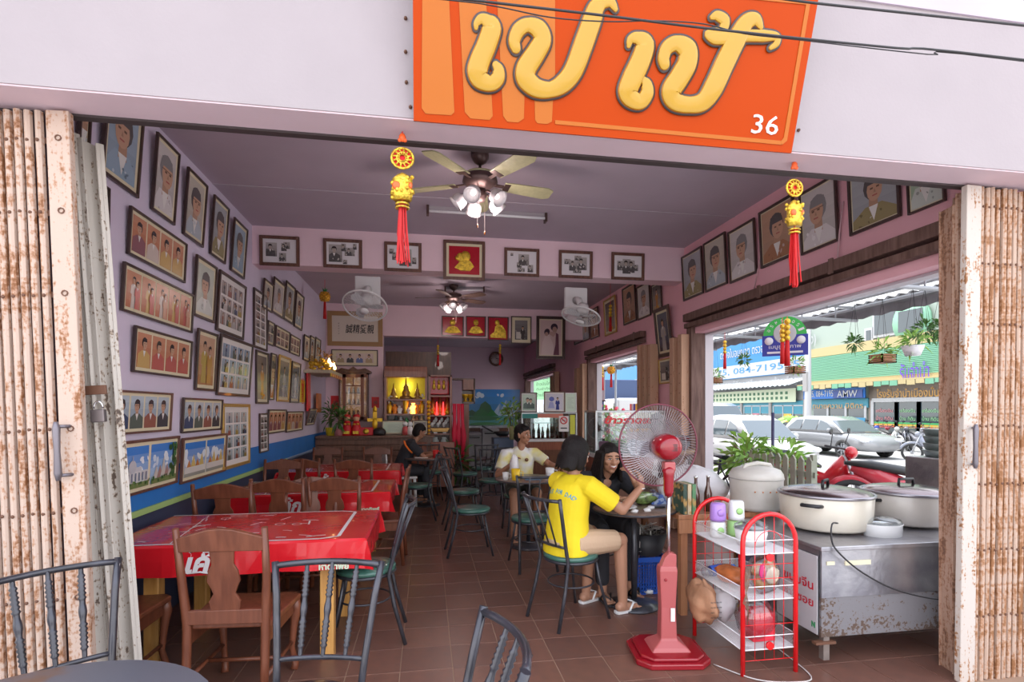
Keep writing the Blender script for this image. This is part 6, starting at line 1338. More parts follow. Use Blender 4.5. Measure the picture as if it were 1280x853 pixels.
MB().tube([(W-.24+.06*cos(i*pi/10), -.026, 1.30+.06*sin(i*pi/10)) for i in range(20)], .009, 6, closed=True).tube([(W-.28, -.026, 1.34), (W-.20, -.026, 1.26)], .008, 6).build('no_smoking_ring', mat('sign_red', (.7, .02, .03), .4), q); MB().bx(W-.27, W-.21, -.025, -.022, 1.295, 1.305).bx(W-.30, W-.18, -.025, -.022, 1.15, 1.17).build('sign_marks', BLACK, q, kind='stuff')
MB().bx(W-.12, W-.03, -.016, -.008, 1.05, 1.40).build('yellow_strip', mat('yellow_green_strip', (.55, .55, .05), .5), t)
sauce = mat('sauce_bottle', (.10, .02, .012), .2, coat=.6)
for i in range(9): bottle(1.85+.085*i, 9.42+.06*(i % 2), .97, .26 if i % 3 else .2, '%s dark sauce bottle from the left in the glass food cabinet' % 'first second third fourth fifth sixth seventh eighth last'.split()[i], sauce, mat('red_cap', (.6, .03, .02), .4), 'sauce bottles in the food cabinet', .03)
frame((1.83, 9.4, 1.447), .30, .36, 0, 'green_bw', 'green-toned photograph standing at the left on the food cabinet', mt=mat_white)
frame((2.31, 9.4, 1.447), .40, .38, 0, 'blue_white', 'photograph of a blue-clad woman standing on the food cabinet', mt=mat_white, fm=f_brown)
frame((2.64, 9.5, 1.447), .22, .36, R(-12), 'certificate', 'pale green certificate leaning at the right on the food cabinet', mw=.0, fm=wpl)
t, W = display(2.08, 2.98, 6.3, 6.75, .95, 1.46, 'glass case with red Thai lettering at the middle right opening')
text('red_lettering', 'ข้าวราดแกง', .1, Tm(.05, -.008, 1.37), mat('sign_red', (.7, .02, .03), .4), t, shear=.15, fit=(.78, .10), bold=.004)
text('gold_lettering', 'อาหารตามสั่ง', .1, Tm(.2, -.008, 1.25), mat('gold_print', (.7, .35, .03), .4), t, fit=(.42, .055))
for i, (x, c_, h) in enumerate(((2.25, (.5, .1, .3), .14), (2.4, (.05, .2, .1), .12), (2.55, (.1, .1, .1), .1), (2.75, (.6, .5, .1), .12), (2.88, (.12, .06, .05), .16))):
    tag(MB().lathe([(.005, 0), (.06, 0), (.07, h*.8), (.06, h), (.005, h)], n=14).build('food_pot', mat('pot_colour_%s' % 'abcde'[i], c_, .4), loc=(x, 6.5, .95)), ('pink', 'green', 'black', 'yellow', 'dark brown')[i]+' pot inside the glass case with red lettering', 'pot')
# small table fan on the case side
t = thing('desk_fan', 'small pale clip-on fan at the left end of the lettered glass case', 'fan', (2.32, 7.0, 0)); MB().cyl((0, 0, 0), (0, 0, 1.22), .014).build('stand_pole', CHROME, t); MB().lathe([(.01, 0), (.16, 0), (.15, .03), (.01, .04)], n=20).build('base', wpl, t)
Mf = Matrix.Translation((0, -.06, 1.24)) @ Vector((0, -1, 0)).to_track_quat('Z', 'Y').to_matrix().to_4x4(); b = MB(); wire_grille(b, .155, .05, 40, Mf, .001); wire_grille(b, .155, -.04, 40, Mf, .001); b.build('grille_wires', wp, t, kind='stuff'); MB().tube([(.155*cos(i*pi/16), .155*sin(i*pi/16), 0) for i in range(32)], .006, 6, M=Mf, closed=True).build('grille_rim', wp, t)
MB().lathe([(.01, -.1), (.05, -.1), (.05, -.01), (.01, 0)], n=14, M=Mf).lathe([(.01, .05), (.035, .05), (.01, .06)], n=12, M=Mf).build('motor', mat('dark_red_motor', (.12, .03, .04), .4), t); fan_blades(t, .14, Mf, glass('smoky_blade'), 3)
# hanging pineapples and little charms inside
pin = mat('orange_gold_pineapple', (.80, .36, .03), .35, .4, var=.5, scale=50, bump=1, bscale=60)
def pineapple(p, label, k=1, drop=.25, tas=.22):
    t = thing('pineapple_charm', label, 'ornament', p); b = MB()
    b.lathe([(.005, -.07), (.05, -.055), (.065, 0), (.05, .055), (.005, .065)], n=12)
    for i in range(6):
        for j in range(9): a = j*2*pi/9+i*.35; z = -.05+.02*i; r_ = .062*math.sqrt(max(.1, 1-(z/.075)**2)); b.ball((r_*cos(a), r_*sin(a), z), .011, 5)
    o = b.build('fruit', pin, t, kind='stuff'); q = MB()
    for j in range(10): a = j*.628; q.add([(0, 0, .05), (.02*cos(a+.5), .02*sin(a+.5), .07), (.045*cos(a), .045*sin(a), .12-.02*(j % 2)), (.02*cos(a-.5), .02*sin(a-.5), .07)], [(0, 1, 2, 3)])
    q.build('crown_leaves', mat('tinsel_green', (.03, .3, .08), .35), t, kind='stuff'); MB().cyl((0, 0, .06), (0, 0, drop), .003, n=4).build('cord', REDC, t); MB().cyl((0, 0, -.07), (0, 0, -.07-tas), .015, .022).build('tassel', MATS['red_tassel_thread'], t); t.scale = (k, k, k); return t
q = on_y(406, 371, 8.6); pineapple(q, 'gold pineapple charm hanging before the calligraphy, on the left', 1.2, (CEIL+.005-q.z)/1.2)
def smallcharm(p, label, k=1, drop=.15):
    t = thing('small_charm', label, 'ornament', p); b = MB()
    for i in range(4): b.ball((0, 0, -.05*i), .028, 8)
    b.build('gold_beads', GOLD, t); MB().cyl((0, 0, 0), (0, 0, drop), .003, n=4).build('cord', REDC, t); MB().cyl((0, 0, -.17), (0, 0, -.40), .018, .025).build('tassel', MATS['red_tassel_thread'], t); t.scale = (k, k, k)
for px, py, Y, l, hk in ((547.5, 433, 10.6, 'small gold-bead charm hanging above the altar cabinet', 2.935), (625, 432, 10.6, 'small gold-bead charm hanging in front of the wall clock', 2.935), (763, 383, 8.0, 'small charm hanging before the gold-framed picture on the right', CEIL+.005)):
    q = on_y(px, py, Y); smallcharm(q, l, 1, hk-q.z)
# things on the seated people's tables
def cup(x, y, z, m, label, h=.09, r=.035): 
    t = thing('cup', label, 'cup', (x, y, z)); MB().lathe([(.004, 0), (r*.8, 0), (r, h), (r*.92, h), (r*.75, .008), (.004, .008)], n=18).build('cup_wall', m, t); MB().tube([(r*.9, 0, h*.8), (r*1.6, 0, h*.75), (r*1.6, 0, h*.3), (r*.85, 0, h*.25)], .004, 6).build('cup_handle', m, t)
cup(.93, 5.50, .75, mat('yellow_mug', (.80, .52, .02), .3), 'yellow mug on the table before the person in white', .12, .05)
cup(.83, 5.55, .75, wpl, 'white cup left of the yellow mug', .08); cup(1.33, 5.62, .75, wpl, 'white mug with green mark, right on the table of the person in white', .11, .05)
tag(MB().bx(-.09, .09, -.05, .05, 0, .025).build('phone', mat('blue_grey_case', (.08, .14, .22), .3), loc=(1.12, 5.52, .75), bevel=.004), 'blue-grey case lying on the table before the person in white', 'case')
blob = blob_mesh(MB(), (0, 0, 0), (.05, .05, .12), amp=.15, seed=50).build('plastic_bag', mat('white_translucent_bag', (.72, .70, .72), .3, bump=.5), loc=(.95, 5.72, .88)); tag(blob, 'thin white bag with straw before the person in white', 'bag')
def plate(x, y, label, r=.11, z=.75, food=None):
    t = thing('plate', label, 'plate', (x, y, z)); MB().lathe([(.004, .006), (r*.6, .006), (r, .02), (r, .024), (r*.6, .011), (.004, .011)], n=28).build('plate_dish', wpl, t)
    if food: b = MB(); blob_mesh(b, (0, 0, .02), (r*.55, r*.5, .015), amp=.3, seed=77); b.build('food', food, t)
rice = mat('fried_noodles', (.62, .48, .30), .6, var=.4, scale=60, bump=1)
plate(1.45, 3.78, 'white plate of noodles before the person in the yellow shirt', food=rice); plate(1.52, 4.02, 'white plate before the person in black by the fan', .09, food=rice)
for i, (x, y) in enumerate(((1.60, 3.66), (1.49, 3.63), (1.66, 3.74))): tag(blob_mesh(MB(), (0, 0, .012), (.03, .022, .014), amp=.3, seed=60+i, n=9).build('tissue', wpl, loc=(x, y, .75)), ('right', 'left', 'far')[i]+' crumpled tissue on the round table of the two diners', 'tissue')
tag(MB().bx(-.05, .05, -.012, .012, 0, .012).build('phone', BLACK, loc=(1.74, 3.78, .75), bevel=.003), 'black phone on the round table of the two diners near the fan pole', 'phone')
cup(.14, 8.25, .75, mat('red_mug', (.6, .02, .02), .3), 'red mug on the table of the person in black', .12, .05)
tag(MB().bx(-.1, .1, -.08, .08, 0, .01).build('notebook', mat_white, loc=(-.08, 8.3, .75)), 'open white notebook before the person in black', 'notebook')
# ------------------------------------------------------------ people
def vox(b, name, m, par, size=.006, smooth=4, keep=False):
    o = b.build(name, m, par); r_ = o.modifiers.new('r', 'REMESH'); r_.mode = 'VOXEL'; r_.voxel_size = size
    s_ = o.modifiers.new('s', 'SMOOTH'); s_.iterations = smooth; s_.factor = .5
    me = evaluated(o); o.modifiers.clear(); old = o.data; o.data = me; bpy.data.meshes.remove(old)
    for p in me.polygons: p.use_smooth = True
    me.materials.clear(); me.materials.append(m); return o
def lb(v): return Vector(v)
skin_m = mat('brown_skin', (.42, .21, .13), .5, var=.06, scale=6); skin_d = mat('tanned_skin', (.36, .17, .10), .5, var=.06, scale=6)
hair_m = mat('black_hair', (.010, .007, .007), .6, bump=.6, bscale=120, spec=.25)
eye_w = mat('eye_white', (.7, .68, .66), .3); eye_d = mat('dark_iris', (.02, .01, .01), .2); lip = mat('lip', (.42, .13, .10), .5)
def hand(b, wrist, d, pal, k=1, curl=.5, thumb=1):
    """palm plus five fingers; d = pointing direction, pal = palm normal"""
    w_ = Vector(wrist); d = Vector(d).normalized(); pal = Vector(pal); pal = (pal-d*pal.dot(d)).normalized(); s_ = d.cross(pal).normalized()*thumb
    b.capsule(w_, w_+d*.03*k, .022*k, .024*k, 8)
    for i in range(4):
        o = s_*(-.028+.019*i)*k; b.capsule(w_+d*.02*k+o*.6, w_+d*.078*k+o, .013*k, .0115*k, 8)
        p = w_+d*.078*k+o; q = d.copy(); L = (.030, .036, .034, .026)[3-i]*k
        for j in range(3):
            ang = curl*(.5+.35*j); q2 = (q*cos(ang)+pal*sin(ang)).normalized(); e = p+q2*L*(1, .75, .6)[j]; b.capsule(p, e, (.0098, .0088, .008)[j]*k, (.0092, .0082, .0072)[j]*k, 8); p = e; q = q2
    t0 = w_+d*.02*k+s_*.022*k; t1 = t0+(d*.5+s_*.7+pal*.35).normalized()*.038*k; t2 = t1+(d*.8+s_*.15+pal*.4).normalized()*.03*k
    b.capsule(t0, t1, .014*k, .011*k, 8); b.capsule(t1, t2, .0105*k, .0085*k, 8)
def arm(b, sh, el, wr, r=(.046, .038, .025)): b.capsule(sh, el, r[0], r[1]); b.capsule(el, wr, r[1]*.98, r[2])
def torso(b, rings, n=24):
    vs = []; k = len(rings)
    for x, y, z, rx, ry in rings:
        for j in range(n): a = 2*pi*j/n; vs.append((x+rx*cos(a)*(abs(cos(a))**-.12 if abs(cos(a)) > .05 else 1), y+ry*sin(a), z))
    b.add(vs, [(i*n+j, i*n+(j+1) % n, (i+1)*n+(j+1) % n, (i+1)*n+j) for i in range(k-1) for j in range(n)]+[tuple(reversed(range(n))), tuple((k-1)*n+j for j in range(n))], 0, True)
def foot(b, ankle, d, k=1):
    a = Vector(ankle); d = Vector(d).normalized(); f = Vector((a.x, a.y, .045))
    b.capsule(a, f, .034*k, .036*k); b.capsule(f-d*.03, f+d*.11+Vector((0, 0, -.015)), .034*k, .030*k); s_ = Vector((-d.y, d.x, 0))
    for i in range(5): p = f+d*.125+s_*(-.03+.015*i); p.z = .024; b.capsule(p, p+d*(.030-.003*abs(i-1)), .0105, .009, 8)
def head(par, c, fwd, up, k=1, skin=None, smile=False, tag_=''):
    """face with nose, ears, eyes and mouth; hair is added by the caller"""
    f = Vector(fwd).normalized(); u = Vector(up); u = (u-f*u.dot(f)).normalized(); s_ = f.cross(u)
    M = Matrix((( s_.x, f.x, u.x, c[0]), (s_.y, f.y, u.y, c[1]), (s_.z, f.z, u.z, c[2]), (0, 0, 0, 1))) @ Matrix.Scale(k, 4)
    return M
def head_geo(b, M):
    b.ball((0, 0, .03), (.076, .094, .098), 16, M=M); b.ball((0, .022, -.035), (.058, .066, .075), 14, M=M); b.ball((0, .055, -.088), (.026, .024, .022), 10, M=M)
    b.ball((-.038, .06, -.012), (.026, .024, .024), 10, M=M); b.ball((.038, .06, -.012), (.026, .024, .024), 10, M=M)
    P = lambda x, y, z: tuple(M @ Vector((x, y, z))); k = M.to_scale()[0]
    b.capsule(P(0, .085, .022), P(0, .104, -.018), .010*k, .0145*k, 8); b.capsule(P(-.014, .092, -.02), P(.014, .092, -.02), .010*k, .010*k, 8)
    b.capsule(P(-.04, .078, .036), P(.04, .078, .036), .012*k, .012*k, 8); b.capsule(P(-.018, .082, -.048), P(.018, .082, -.048), .011*k, .011*k, 8); b.capsule(P(-.016, .080, -.06), P(.016, .080, -.06), .010*k, .010*k, 8)
    for x in (-.078, .078): b.capsule(P(x, -.002, .02), P(x*.98, .004, -.022), .014*k, .010*k, 8)
def face_parts(par, M, smile=False, brow=True):
    P = lambda x, y, z: tuple(M @ Vector((x, y, z))); k = M.to_scale()[0]
    for x in (-.030, .030):
        e = MB().ball((x, .0835, .012), (.0135, .008, .0065), 10, M=M).build('eye', eye_w, par); MB().ball((x, .0905, .012), (.006, .003, .006), 8, M=M).build('iris', eye_d, e)
        MB().tube([P(x-.015, .088, .016), P(x, .094, .021), P(x+.015, .088, .016)], .0018*k, 5).build('eyelid', eye_d, e)
        MB().tube([P(x-.018, .088, .034), P(x, .093, .040), P(x+.018, .088, .036)], .0035*k, 6).build('eyebrow', hair_m, par)
    if smile:
        m_ = MB().tube([P(-.026, .082, -.045), P(-.012, .092, -.054), P(.012, .092, -.054), P(.026, .082, -.045)], [.004*k, .009*k, .009*k, .004*k], 8).build('mouth', lip, par); MB().tube([P(-.020, .088, -.046), P(0, .098, -.051), P(.020, .088, -.046)], .006*k, 6).build('teeth', eye_w, m_)
    else: MB().tube([P(-.022, .084, -.053), P(0, .094, -.053), P(.022, .084, -.053)], [.003*k, .0065*k, .003*k], 8).build('mouth', lip, par)
def flipflop(par, ankle, d, m, straps, name='sandal'):
    d = Vector(d).normalized(); s_ = Vector((-d.y, d.x, 0)); c = Vector((ankle[0], ankle[1], 0))+d*.045
    pts = [(-.115, .0), (-.105, .030), (-.05, .036), (.03, .042), (.09, .045), (.125, .03), (.135, 0), (.125, -.03), (.09, -.045), (.03, -.042), (-.05, -.036), (-.105, -.030)]
    M = Matrix(((d.x, s_.x, 0, c.x), (d.y, s_.y, 0, c.y), (0, 0, 1, 0), (0, 0, 0, 1))); b = MB().prism(pts, 'z', .0, .018, M=M); o = b.build(name, m, par, .003)
    MB().tube([M @ Vector(p) for p in ((-.01, .04, .02), (.03, .032, .072), (.085, 0, .045), (.09, 0, .02))], .008, 8).tube([M @ Vector(p) for p in ((-.01, -.04, .02), (.03, -.032, .072), (.085, 0, .045))], .008, 8).build('strap', straps, o)
def on_surface(par, shirt, verts, faces, fwd, off=.004, name='shirt_lettering', m=None):
    """drop flat lettering onto a garment along direction fwd"""
    me = shirt.data; bv = BVHTree.FromPolygons([v.co for v in me.vertices], [p.vertices for p in me.polygons]); f = Vector(fwd).normalized(); out = []
    for v in verts:
        h = bv.ray_cast(v, f); out.append(h[0]-f*off if h[0] else None)
    faces = [f_ for f_ in faces if all(out[i] is not None for i in f_)]; out = [tuple(v) if v is not None else (0, 0, 0.6) for v in out]
    b = MB(); b.add(out, faces); return b.build(name, m, par, fix=False)

# --- woman in the yellow shirt (seen from behind, facing the table)
O = Vector((1.00, 3.69, 0)); ang = R(-65)   # local +y is her forward direction
t = thing('person', 'person in a bright yellow shirt and beige shorts seated with back to us, eating', 'person', O, ang)
sh_y = mat('yellow_cotton', (.82, .62, .012), .75, var=.06, scale=5, bump=.9, bscale=7)
b = MB()
hipL, hipR = (-.09, -.02, .555), (.09, -.02, .555); kL, kR = (-.14, .36, .54), (.15, .38, .535); aL, aR = (-.15, .32, .09), (.16, .40, .09)
for h_, k_, a_ in ((hipL, kL, aL), (hipR, kR, aR)): b.capsule(h_, k_, .085, .058); b.capsule(k_, a_, .054, .036)
b.capsule((0, 0, .60), (0, .02, .85), .09, .10); b.capsule((0, .02, .85), (0, .05, .97), .10, .07); b.capsule((0, .06, 1.0), (0, .08, 1.10), .045, .043)
M = head(t, (-.01, .09, 1.16), (.12, 1, -.25), (0, .2, 1)); head_geo(b, M)
sL, sR = (-.165, .05, .965), (.165, .05, .965); eL, eR = (-.26, .26, .80), (.28, .27, .79); wL, wR = (-.10, .40, .82), (.25, .50, .93)
arm(b, sL, eL, wL); arm(b, sR, eR, wR); hand(b, wL, (.8, .6, .1), (0, .3, -1), curl=.4, thumb=-1); hand(b, wR, (-.35, .35, .8), (-.8, -.3, -.2), curl=.8)
foot(b, aL, (-.1, 1, 0)); foot(b, aR, (.1, 1, 0)); body = vox(b, 'body', skin_m, t, .0055, 3); face_parts(t, M)
b = MB()
torso(b, [(0, -.012, .475, .186, .146), (0, -.01, .54, .182, .145), (0, 0, .62, .172, .138), (0, .008, .72, .160, .13), (0, .02, .82, .166, .128), (0, .03, .90, .176, .122), (0, .045, .965, .165, .098), (0, .055, 1.005, .115, .072), (0, .065, 1.03, .062, .058)])

for s_, e_ in ((sL, eL), (sR, eR)): s_ = Vector(s_); e_ = Vector(e_); b.tube([s_*1.0+Vector((-s_.x*.4, 0, 0)), s_, s_+(e_-s_)*.75], [.07, .078, .072], 14)
shirt = vox(b, 'shirt', sh_y, t, .007, 5)
b = MB(); sho = mat('beige_shorts', (.55, .38, .25), .8, bump=.3)
b.ball((0, -.01, .55), (.17, .15, .085), 18); 
for h_, k_ in ((hipL, kL), (hipR, kR)): h_ = Vector(h_); k_ = Vector(k_); b.tube([h_, h_+(k_-h_)*.5, h_+(k_-h_)*.9], [.098, .092, .078], 14)
vox(b, 'shorts', sho, t, .007, 4)
b = MB(); b.ball((0, -.015, .045), (.094, .108, .105), 18, M=M); b.ball((0, -.045, -.03), (.102, .086, .095), 18, M=M); b.ball((0, -.05, -.06), (.10, .07, .06), 16, M=M)
b.ball((-.075, .0, -.02), (.028, .055, .09), 12, M=M).ball((.075, .0, -.02), (.028, .05, .09), 12, M=M)
q = random.Random(2)
for i in range(34): a = pi+pi*i/33; x, y = .09*cos(a), -.045+.075*sin(a); b.capsule(M @ Vector((x, y, -.02)), M @ Vector((x*1.1, y*1.08, -.105+q.uniform(-.012, .014))), .013, .006, 6)
vox(b, 'hair', hair_m, t, .006, 2)
# lettering across the back
txt = mat('blue_shirt_print', (.04, .32, .50), .6); vs_all = []; fs_all = []; word = 'BIKE FOR DAD'; n = len(word)
for i, ch in enumerate(word):
    if ch == ' ': continue
    vs, fs = text_geo(ch, .040, bold=.0006, res=1); u_ = (i-(n-1)/2)/((n-1)/2); a = -u_*.32
    b0 = len(vs_all)
    for x, z, _ in vs:
        X = x*cos(a)-z*sin(a); Z = x*sin(a)+z*cos(a); vs_all.append(Vector((u_*.138+X, -.4, .915-.035*u_*u_+Z)))
    fs_all += [[k+b0 for k in f] for f in fs]
on_surface(t, shirt, vs_all, fs_all, (0, 1, 0), .0035, 'shirt_lettering', txt)
flipflop(t, aL, (-.1, 1, 0), wpl, wpl); flipflop(t, aR, (.1, 1, 0), wpl, wpl)
MB().tube([Vector(wR)+Vector((.0, -.008, -.01))+Vector((.03*cos(i*pi/6), .028*sin(i*pi/6), .0)) for i in range(12)], .004, 6, closed=True).build('bracelet', wpl, t)

# --- woman in black, laughing, behind the table
def seated(label, loc, rz, top_m, skin, head_f, neck, hd, shl, elb, wri, shirt_r=.16, leg_m=None, lean=.0, hands=None, long_hair=False, smile=False, seatz=.47, short_legs=False, k=1, shoulder=.165, feet=True, sleeves=.75):
    t = thing('person', label, 'person', loc, rz); b = MB(); hz = seatz+.085
    kn = [(-.13, .38, hz-.01), (.14, .38, hz-.01)]; an = [(-.13, .36, .09), (.14, .40, .09)]
    for s_, kk, aa in zip((-1, 1), kn, an): b.capsule((s_*.09, 0, hz), kk, .085, .058); b.capsule(kk, aa, .053, .036); foot(b, aa, (0, 1, 0))
    nk = Vector(neck); b.capsule((0, 0, hz+.05), nk*.6+Vector((0, 0, hz))*.4, .09, .09); b.capsule(nk*.6+Vector((0, 0, hz))*.4, nk-Vector((0, .0, .10)), .09, .06); b.capsule(nk-Vector((0, 0, .06)), Vector(hd)-Vector((0, 0, .05)), .046, .045)
    M = head(t, hd, head_f, (0, .1, 1), k); head_geo(b, M)
    for i in range(2):
        arm(b, shl[i], elb[i], wri[i]); h = hands[i]; hand(b, wri[i], h[0], h[1], curl=h[2], thumb=h[3])
    vox(b, 'body', skin, t, .0055, 3); face_parts(t, M, smile)
    b = MB(); A = Vector((0, -.01, seatz+.02)); B = Vector((0, shl[0][1], shl[0][2])); ring = []
    for q, rx, ry in ((0, .178, .145), (.15, .172, .142), (.35, .160, .132), (.55, .158, .126), (.75, .170, .122), (.9, .176, .112), (1.02, .150, .092), (1.12, .10, .068), (1.18, .058, .054)):
        c = A.lerp(B, q); ring.append((c.x, c.y, c.z, rx, ry))
    torso(b, ring)
    for i in range(2): s_ = Vector(shl[i]); e_ = Vector(elb[i]); b.tube([Vector((s_.x*.6, s_.y, s_.z)), s_, s_+(e_-s_)*sleeves], [.068, .075, .066], 14)
    shirt = vox(b, 'shirt', top_m, t, .007, 5)
    b = MB(); b.ball((0, 0, hz), (.165, .15, .09), 16)
    for s_, kk in zip((-1, 1), kn): h_ = Vector((s_*.09, 0, hz)); kk = Vector(kk); b.tube([h_, h_+(kk-h_)*.5, h_+(kk-h_)*.92], [.098, .092, .078], 14)
    if not short_legs:
        for kk, aa in zip(kn, an): b.capsule(kk, Vector(kk)*.15+Vector(aa)*.85, .068, .055)
    vox(b, 'trousers' if not short_legs else 'shorts', leg_m or BLACK, t, .008, 4)
    for aa in an: flipflop(t, aa, (0, 1, 0), BLACK, BLACK)
    b = MB(); b.ball((0, -.016, .047), (.084, .098, .094), 18, M=M); b.ball((0, -.04, -.01), (.082, .07, .085), 16, M=M)
    for i in range(9): x = -.06+.015*i; b.capsule(M @ Vector((x, .055-.12*abs(x), .104-.2*abs(x))), M @ Vector((x*1.05, .084-abs(x)*.25, .077-.25*abs(x))), .014*k, .008*k, 6)
    if long_hair:
        for s_ in (-1, 1):
            for j in range(7): b.capsule(M @ Vector((s_*.077, .045-.02*j, .05)), M @ Vector((s_*(.092+.006*j), .035-.022*j, -.17)), .018, .016, 6)
        b.ball((0, -.06, -.10), (.10, .05, .12), 14, M=M)
    vox(b, 'hair', hair_m, t, .006, 2); return t, M, shirt
blk = mat('black_cotton', (.025, .025, .032), .8, bump=.3, bscale=15)
tw, Mw, sw = seated('laughing person in black with long dark hair, seated behind the round table', (1.45, 4.40, 0), R(188), blk, skin_m, (.10, 1, -.05), (0, .17, .99), (.0, .25, 1.09), [(-.16, .12, .92), (.16, .12, .92)], [(-.25, .33, .80), (.24, .33, .80)], [(-.13, .42, .93), (.06, .46, .80)],
    hands=[((.35, -.25, .8), (.5, -.5, 0), .8, -1), ((-1, .2, .1), (0, .2, -1), .5, 1)], long_hair=True, smile=True, leg_m=blk, k=1.0)
seat2 = dup(MC, (1.45, 4.42, 0), R(188), 'dark metal chair carrying the laughing person in black')
# --- man in the white and yellow T-shirt
wt = bpy.data.materials.new('white_yellow_tshirt'); wt.use_nodes = True; tt = wt.node_tree; pb = tt.nodes['Principled BSDF']; co = tt.nodes.new('ShaderNodeTexCoord'); nz = tt.nodes.new('ShaderNodeTexNoise'); nz.inputs['Scale'].default_value = 3.2; nz.inputs['Detail'].default_value = 3
mp = tt.nodes.new('ShaderNodeMapping'); mp.inputs['Location'].default_value = (.35, .2, .75); tt.links.new(co.outputs['Object'], mp.inputs[0]); tt.links.new(mp.outputs[0], nz.inputs[0]); rr = tt.nodes.new('ShaderNodeValToRGB'); tt.links.new(nz.outputs[0], rr.inputs[0])
e = rr.color_ramp.elements; e[0].position = .46; e[0].color = (.68, .67, .66, 1); e[1].position = .56; e[1].color = (.66, .60, .25, 1); e2 = e.new(.68); e2.color = (.60, .28, .04, 1); tt.links.new(rr.outputs[0], pb.inputs['Base Color']); pb.inputs['Roughness'].default_value = .8
tm_, Mm, sm_ = seated('person in a white and yellow T-shirt drinking at the middle table, looking right', (1.12, 6.30, 0), R(180), wt, skin_d, (-.75, .75, -.05), (0, .03, 1.05), (-.02, .05, 1.19), [(-.175, .0, .965), (.175, .0, .965)], [(-.34, .12, .84), (.29, .12, .72)], [(-.42, .36, .82), (.16, .28, .86)],
    hands=[((-.2, 1, .0), (0, .2, -1), .4, -1), ((-.45, .2, .7), (-.4, .6, -.5), .8, 1)], short_legs=True, leg_m=mat('dark_patterned_shorts', (.03, .035, .03), .8, col2=(.25, .28, .2), thr=(.66, .7), scale=14), k=1.0)
MB().lathe([(.002, 0), (.022, 0), (.022, .002), (.002, .002)], n=16, M=Tm(-.055, .135, .90, 0, R(-90))).build('shirt_emblem', mat('dark_emblem', (.18, .08, .03), .5), tm_)
dup(MC, (1.12, 6.31, 0), R(180), 'dark metal chair carrying the person in the white T-shirt')
# --- man in black with orange stripe at the counter
tb, Mb_, sb_ = seated('person in a black shirt with orange shoulder stripe, writing at the back table', (-.42, 8.42, 0), R(-78), blk, skin_d, (-.1, 1, -.45), (0, .22, 1.03), (.0, .31, 1.14), [(-.165, .16, .95), (.165, .16, .95)], [(-.24, .34, .76), (.24, .34, .76)], [(-.06, .50, .80), (.08, .56, .80)],
    hands=[((.4, .8, -.1), (0, 0, -1), .6, -1), ((-.1, 1, .0), (0, 0, -1), .7, 1)], leg_m=blk)
q = MB().tube([(.17, .045, 1.02), (.215, .06, .95), (.235, .11, .88), (.23, .16, .83)], .016, 8, flat=.35).build('orange_stripe', mat('orange_stripe', (.80, .16, .01), .6), tb)
t = thing('plastic_chair', 'white plastic chair under the person in black', 'chair', (-.42, 8.42, 0), R(-78))
MB().bx(-.22, .22, -.2, .24, .43, .465).build('seat', wpl, t, .012); MB().prism([(-.22, .46), (.22, .46), (.24, .72), (.18, .82), (-.18, .82), (-.24, .72)], 'y', -.24, -.215).build('backrest', wpl, t, .01)
for x in (-.19, .19):
    for y in (-.18, .2): MB().cyl((x*1.1, y*1.1, 0), (x, y, .44), .02, .024, 8).build('leg', wpl, t)
# ------------------------------------------------------------ awning over the side pavement
XA = 5.75
aw = bpy.data.materials.new('white_translucent_roofing'); aw.use_nodes = True; tt = aw.node_tree; pb = tt.nodes['Principled BSDF']; pb.inputs['Base Color'].default_value = (.7, .72, .74, 1); trn = tt.nodes.new('ShaderNodeBsdfTranslucent'); trn.inputs[0].default_value = (.75, .78, .8, 1)
mxs = tt.nodes.new('ShaderNodeMixShader'); mxs.inputs[0].default_value = .55; tt.links.new(pb.outputs[0], mxs.inputs[1]); tt.links.new(trn.outputs[0], mxs.inputs[2]); tt.links.new(mxs.outputs[0], tt.nodes['Material Output'].inputs[0])
t = thing('awning', 'corrugated awning on pipe frame over the pavement outside the right openings', 'awning', (XR+.225, 2.0, 0))
WA = XA-XR-.22
def corr(x0, z0, x1, z1, y0, y1, p=.16, amp=.025, along='y'):
    vs = []; n = int((y1-y0)/p*4)
    for i in range(n+1):
        y = y0+(y1-y0)*i/n; dz = amp*sin(2*pi*(y-y0)/p); vs += [(x0, y, z0+dz), (x1, y, z1+dz)]
    return vs, [(2*i, 2*i+1, 2*i+3, 2*i+2) for i in range(n)]
v, f = corr(.01, 3.06, WA, 2.92, 2.6, 26); b = MB(); b.add(v, f); b.build('roof_sheet', aw, t, fix=False)
fr_m = mat('grey_fringe_sheet', (.16, .16, .17), .6, var=.3, scale=3); prev = None; b = MB(); segs = [(WA-.04, 2.93), (WA+.05, 2.90), (WA+.10, 2.84), (WA+.11, 2.74)]
for (xa, za), (xb, zb) in zip(segs, segs[1:]): v, f = corr(xa, za, xb, zb, 2.6, 26, .3, .012); b.add(v, f, 0, True)
b.build('curved_fringe', fr_m, t, fix=False)
pp = mat('grey_pipe', (.30, .31, .33), .45, .3)
for x, z in ((.5, 2.98), (1.35, 2.90), (1.9, 2.88), (WA-.06, 2.86)): MB().cyl((x, 0.6, z), (x, 24, z), .022, n=8).build('purlin', pp, t)
for i in range(14):
    y = .8+1.75*i; b = MB().cyl((0.01, y, 2.74), (WA, y, 2.70), .022, n=8).cyl((0.01, y, 2.97), (WA, y, 2.87), .016, n=8)
    for x in (.4, .95, 1.5, 2.0): b.cyl((x, y, 2.73), (x, y, 2.95-.04*x), .010, n=6)
    b.build('truss', pp, t)
for y in (1.2, 13.4, 18.3): MB().cyl((WA-.05, y, -.02), (WA-.05, y, 2.88), .035, n=10).build('post', pp, t)
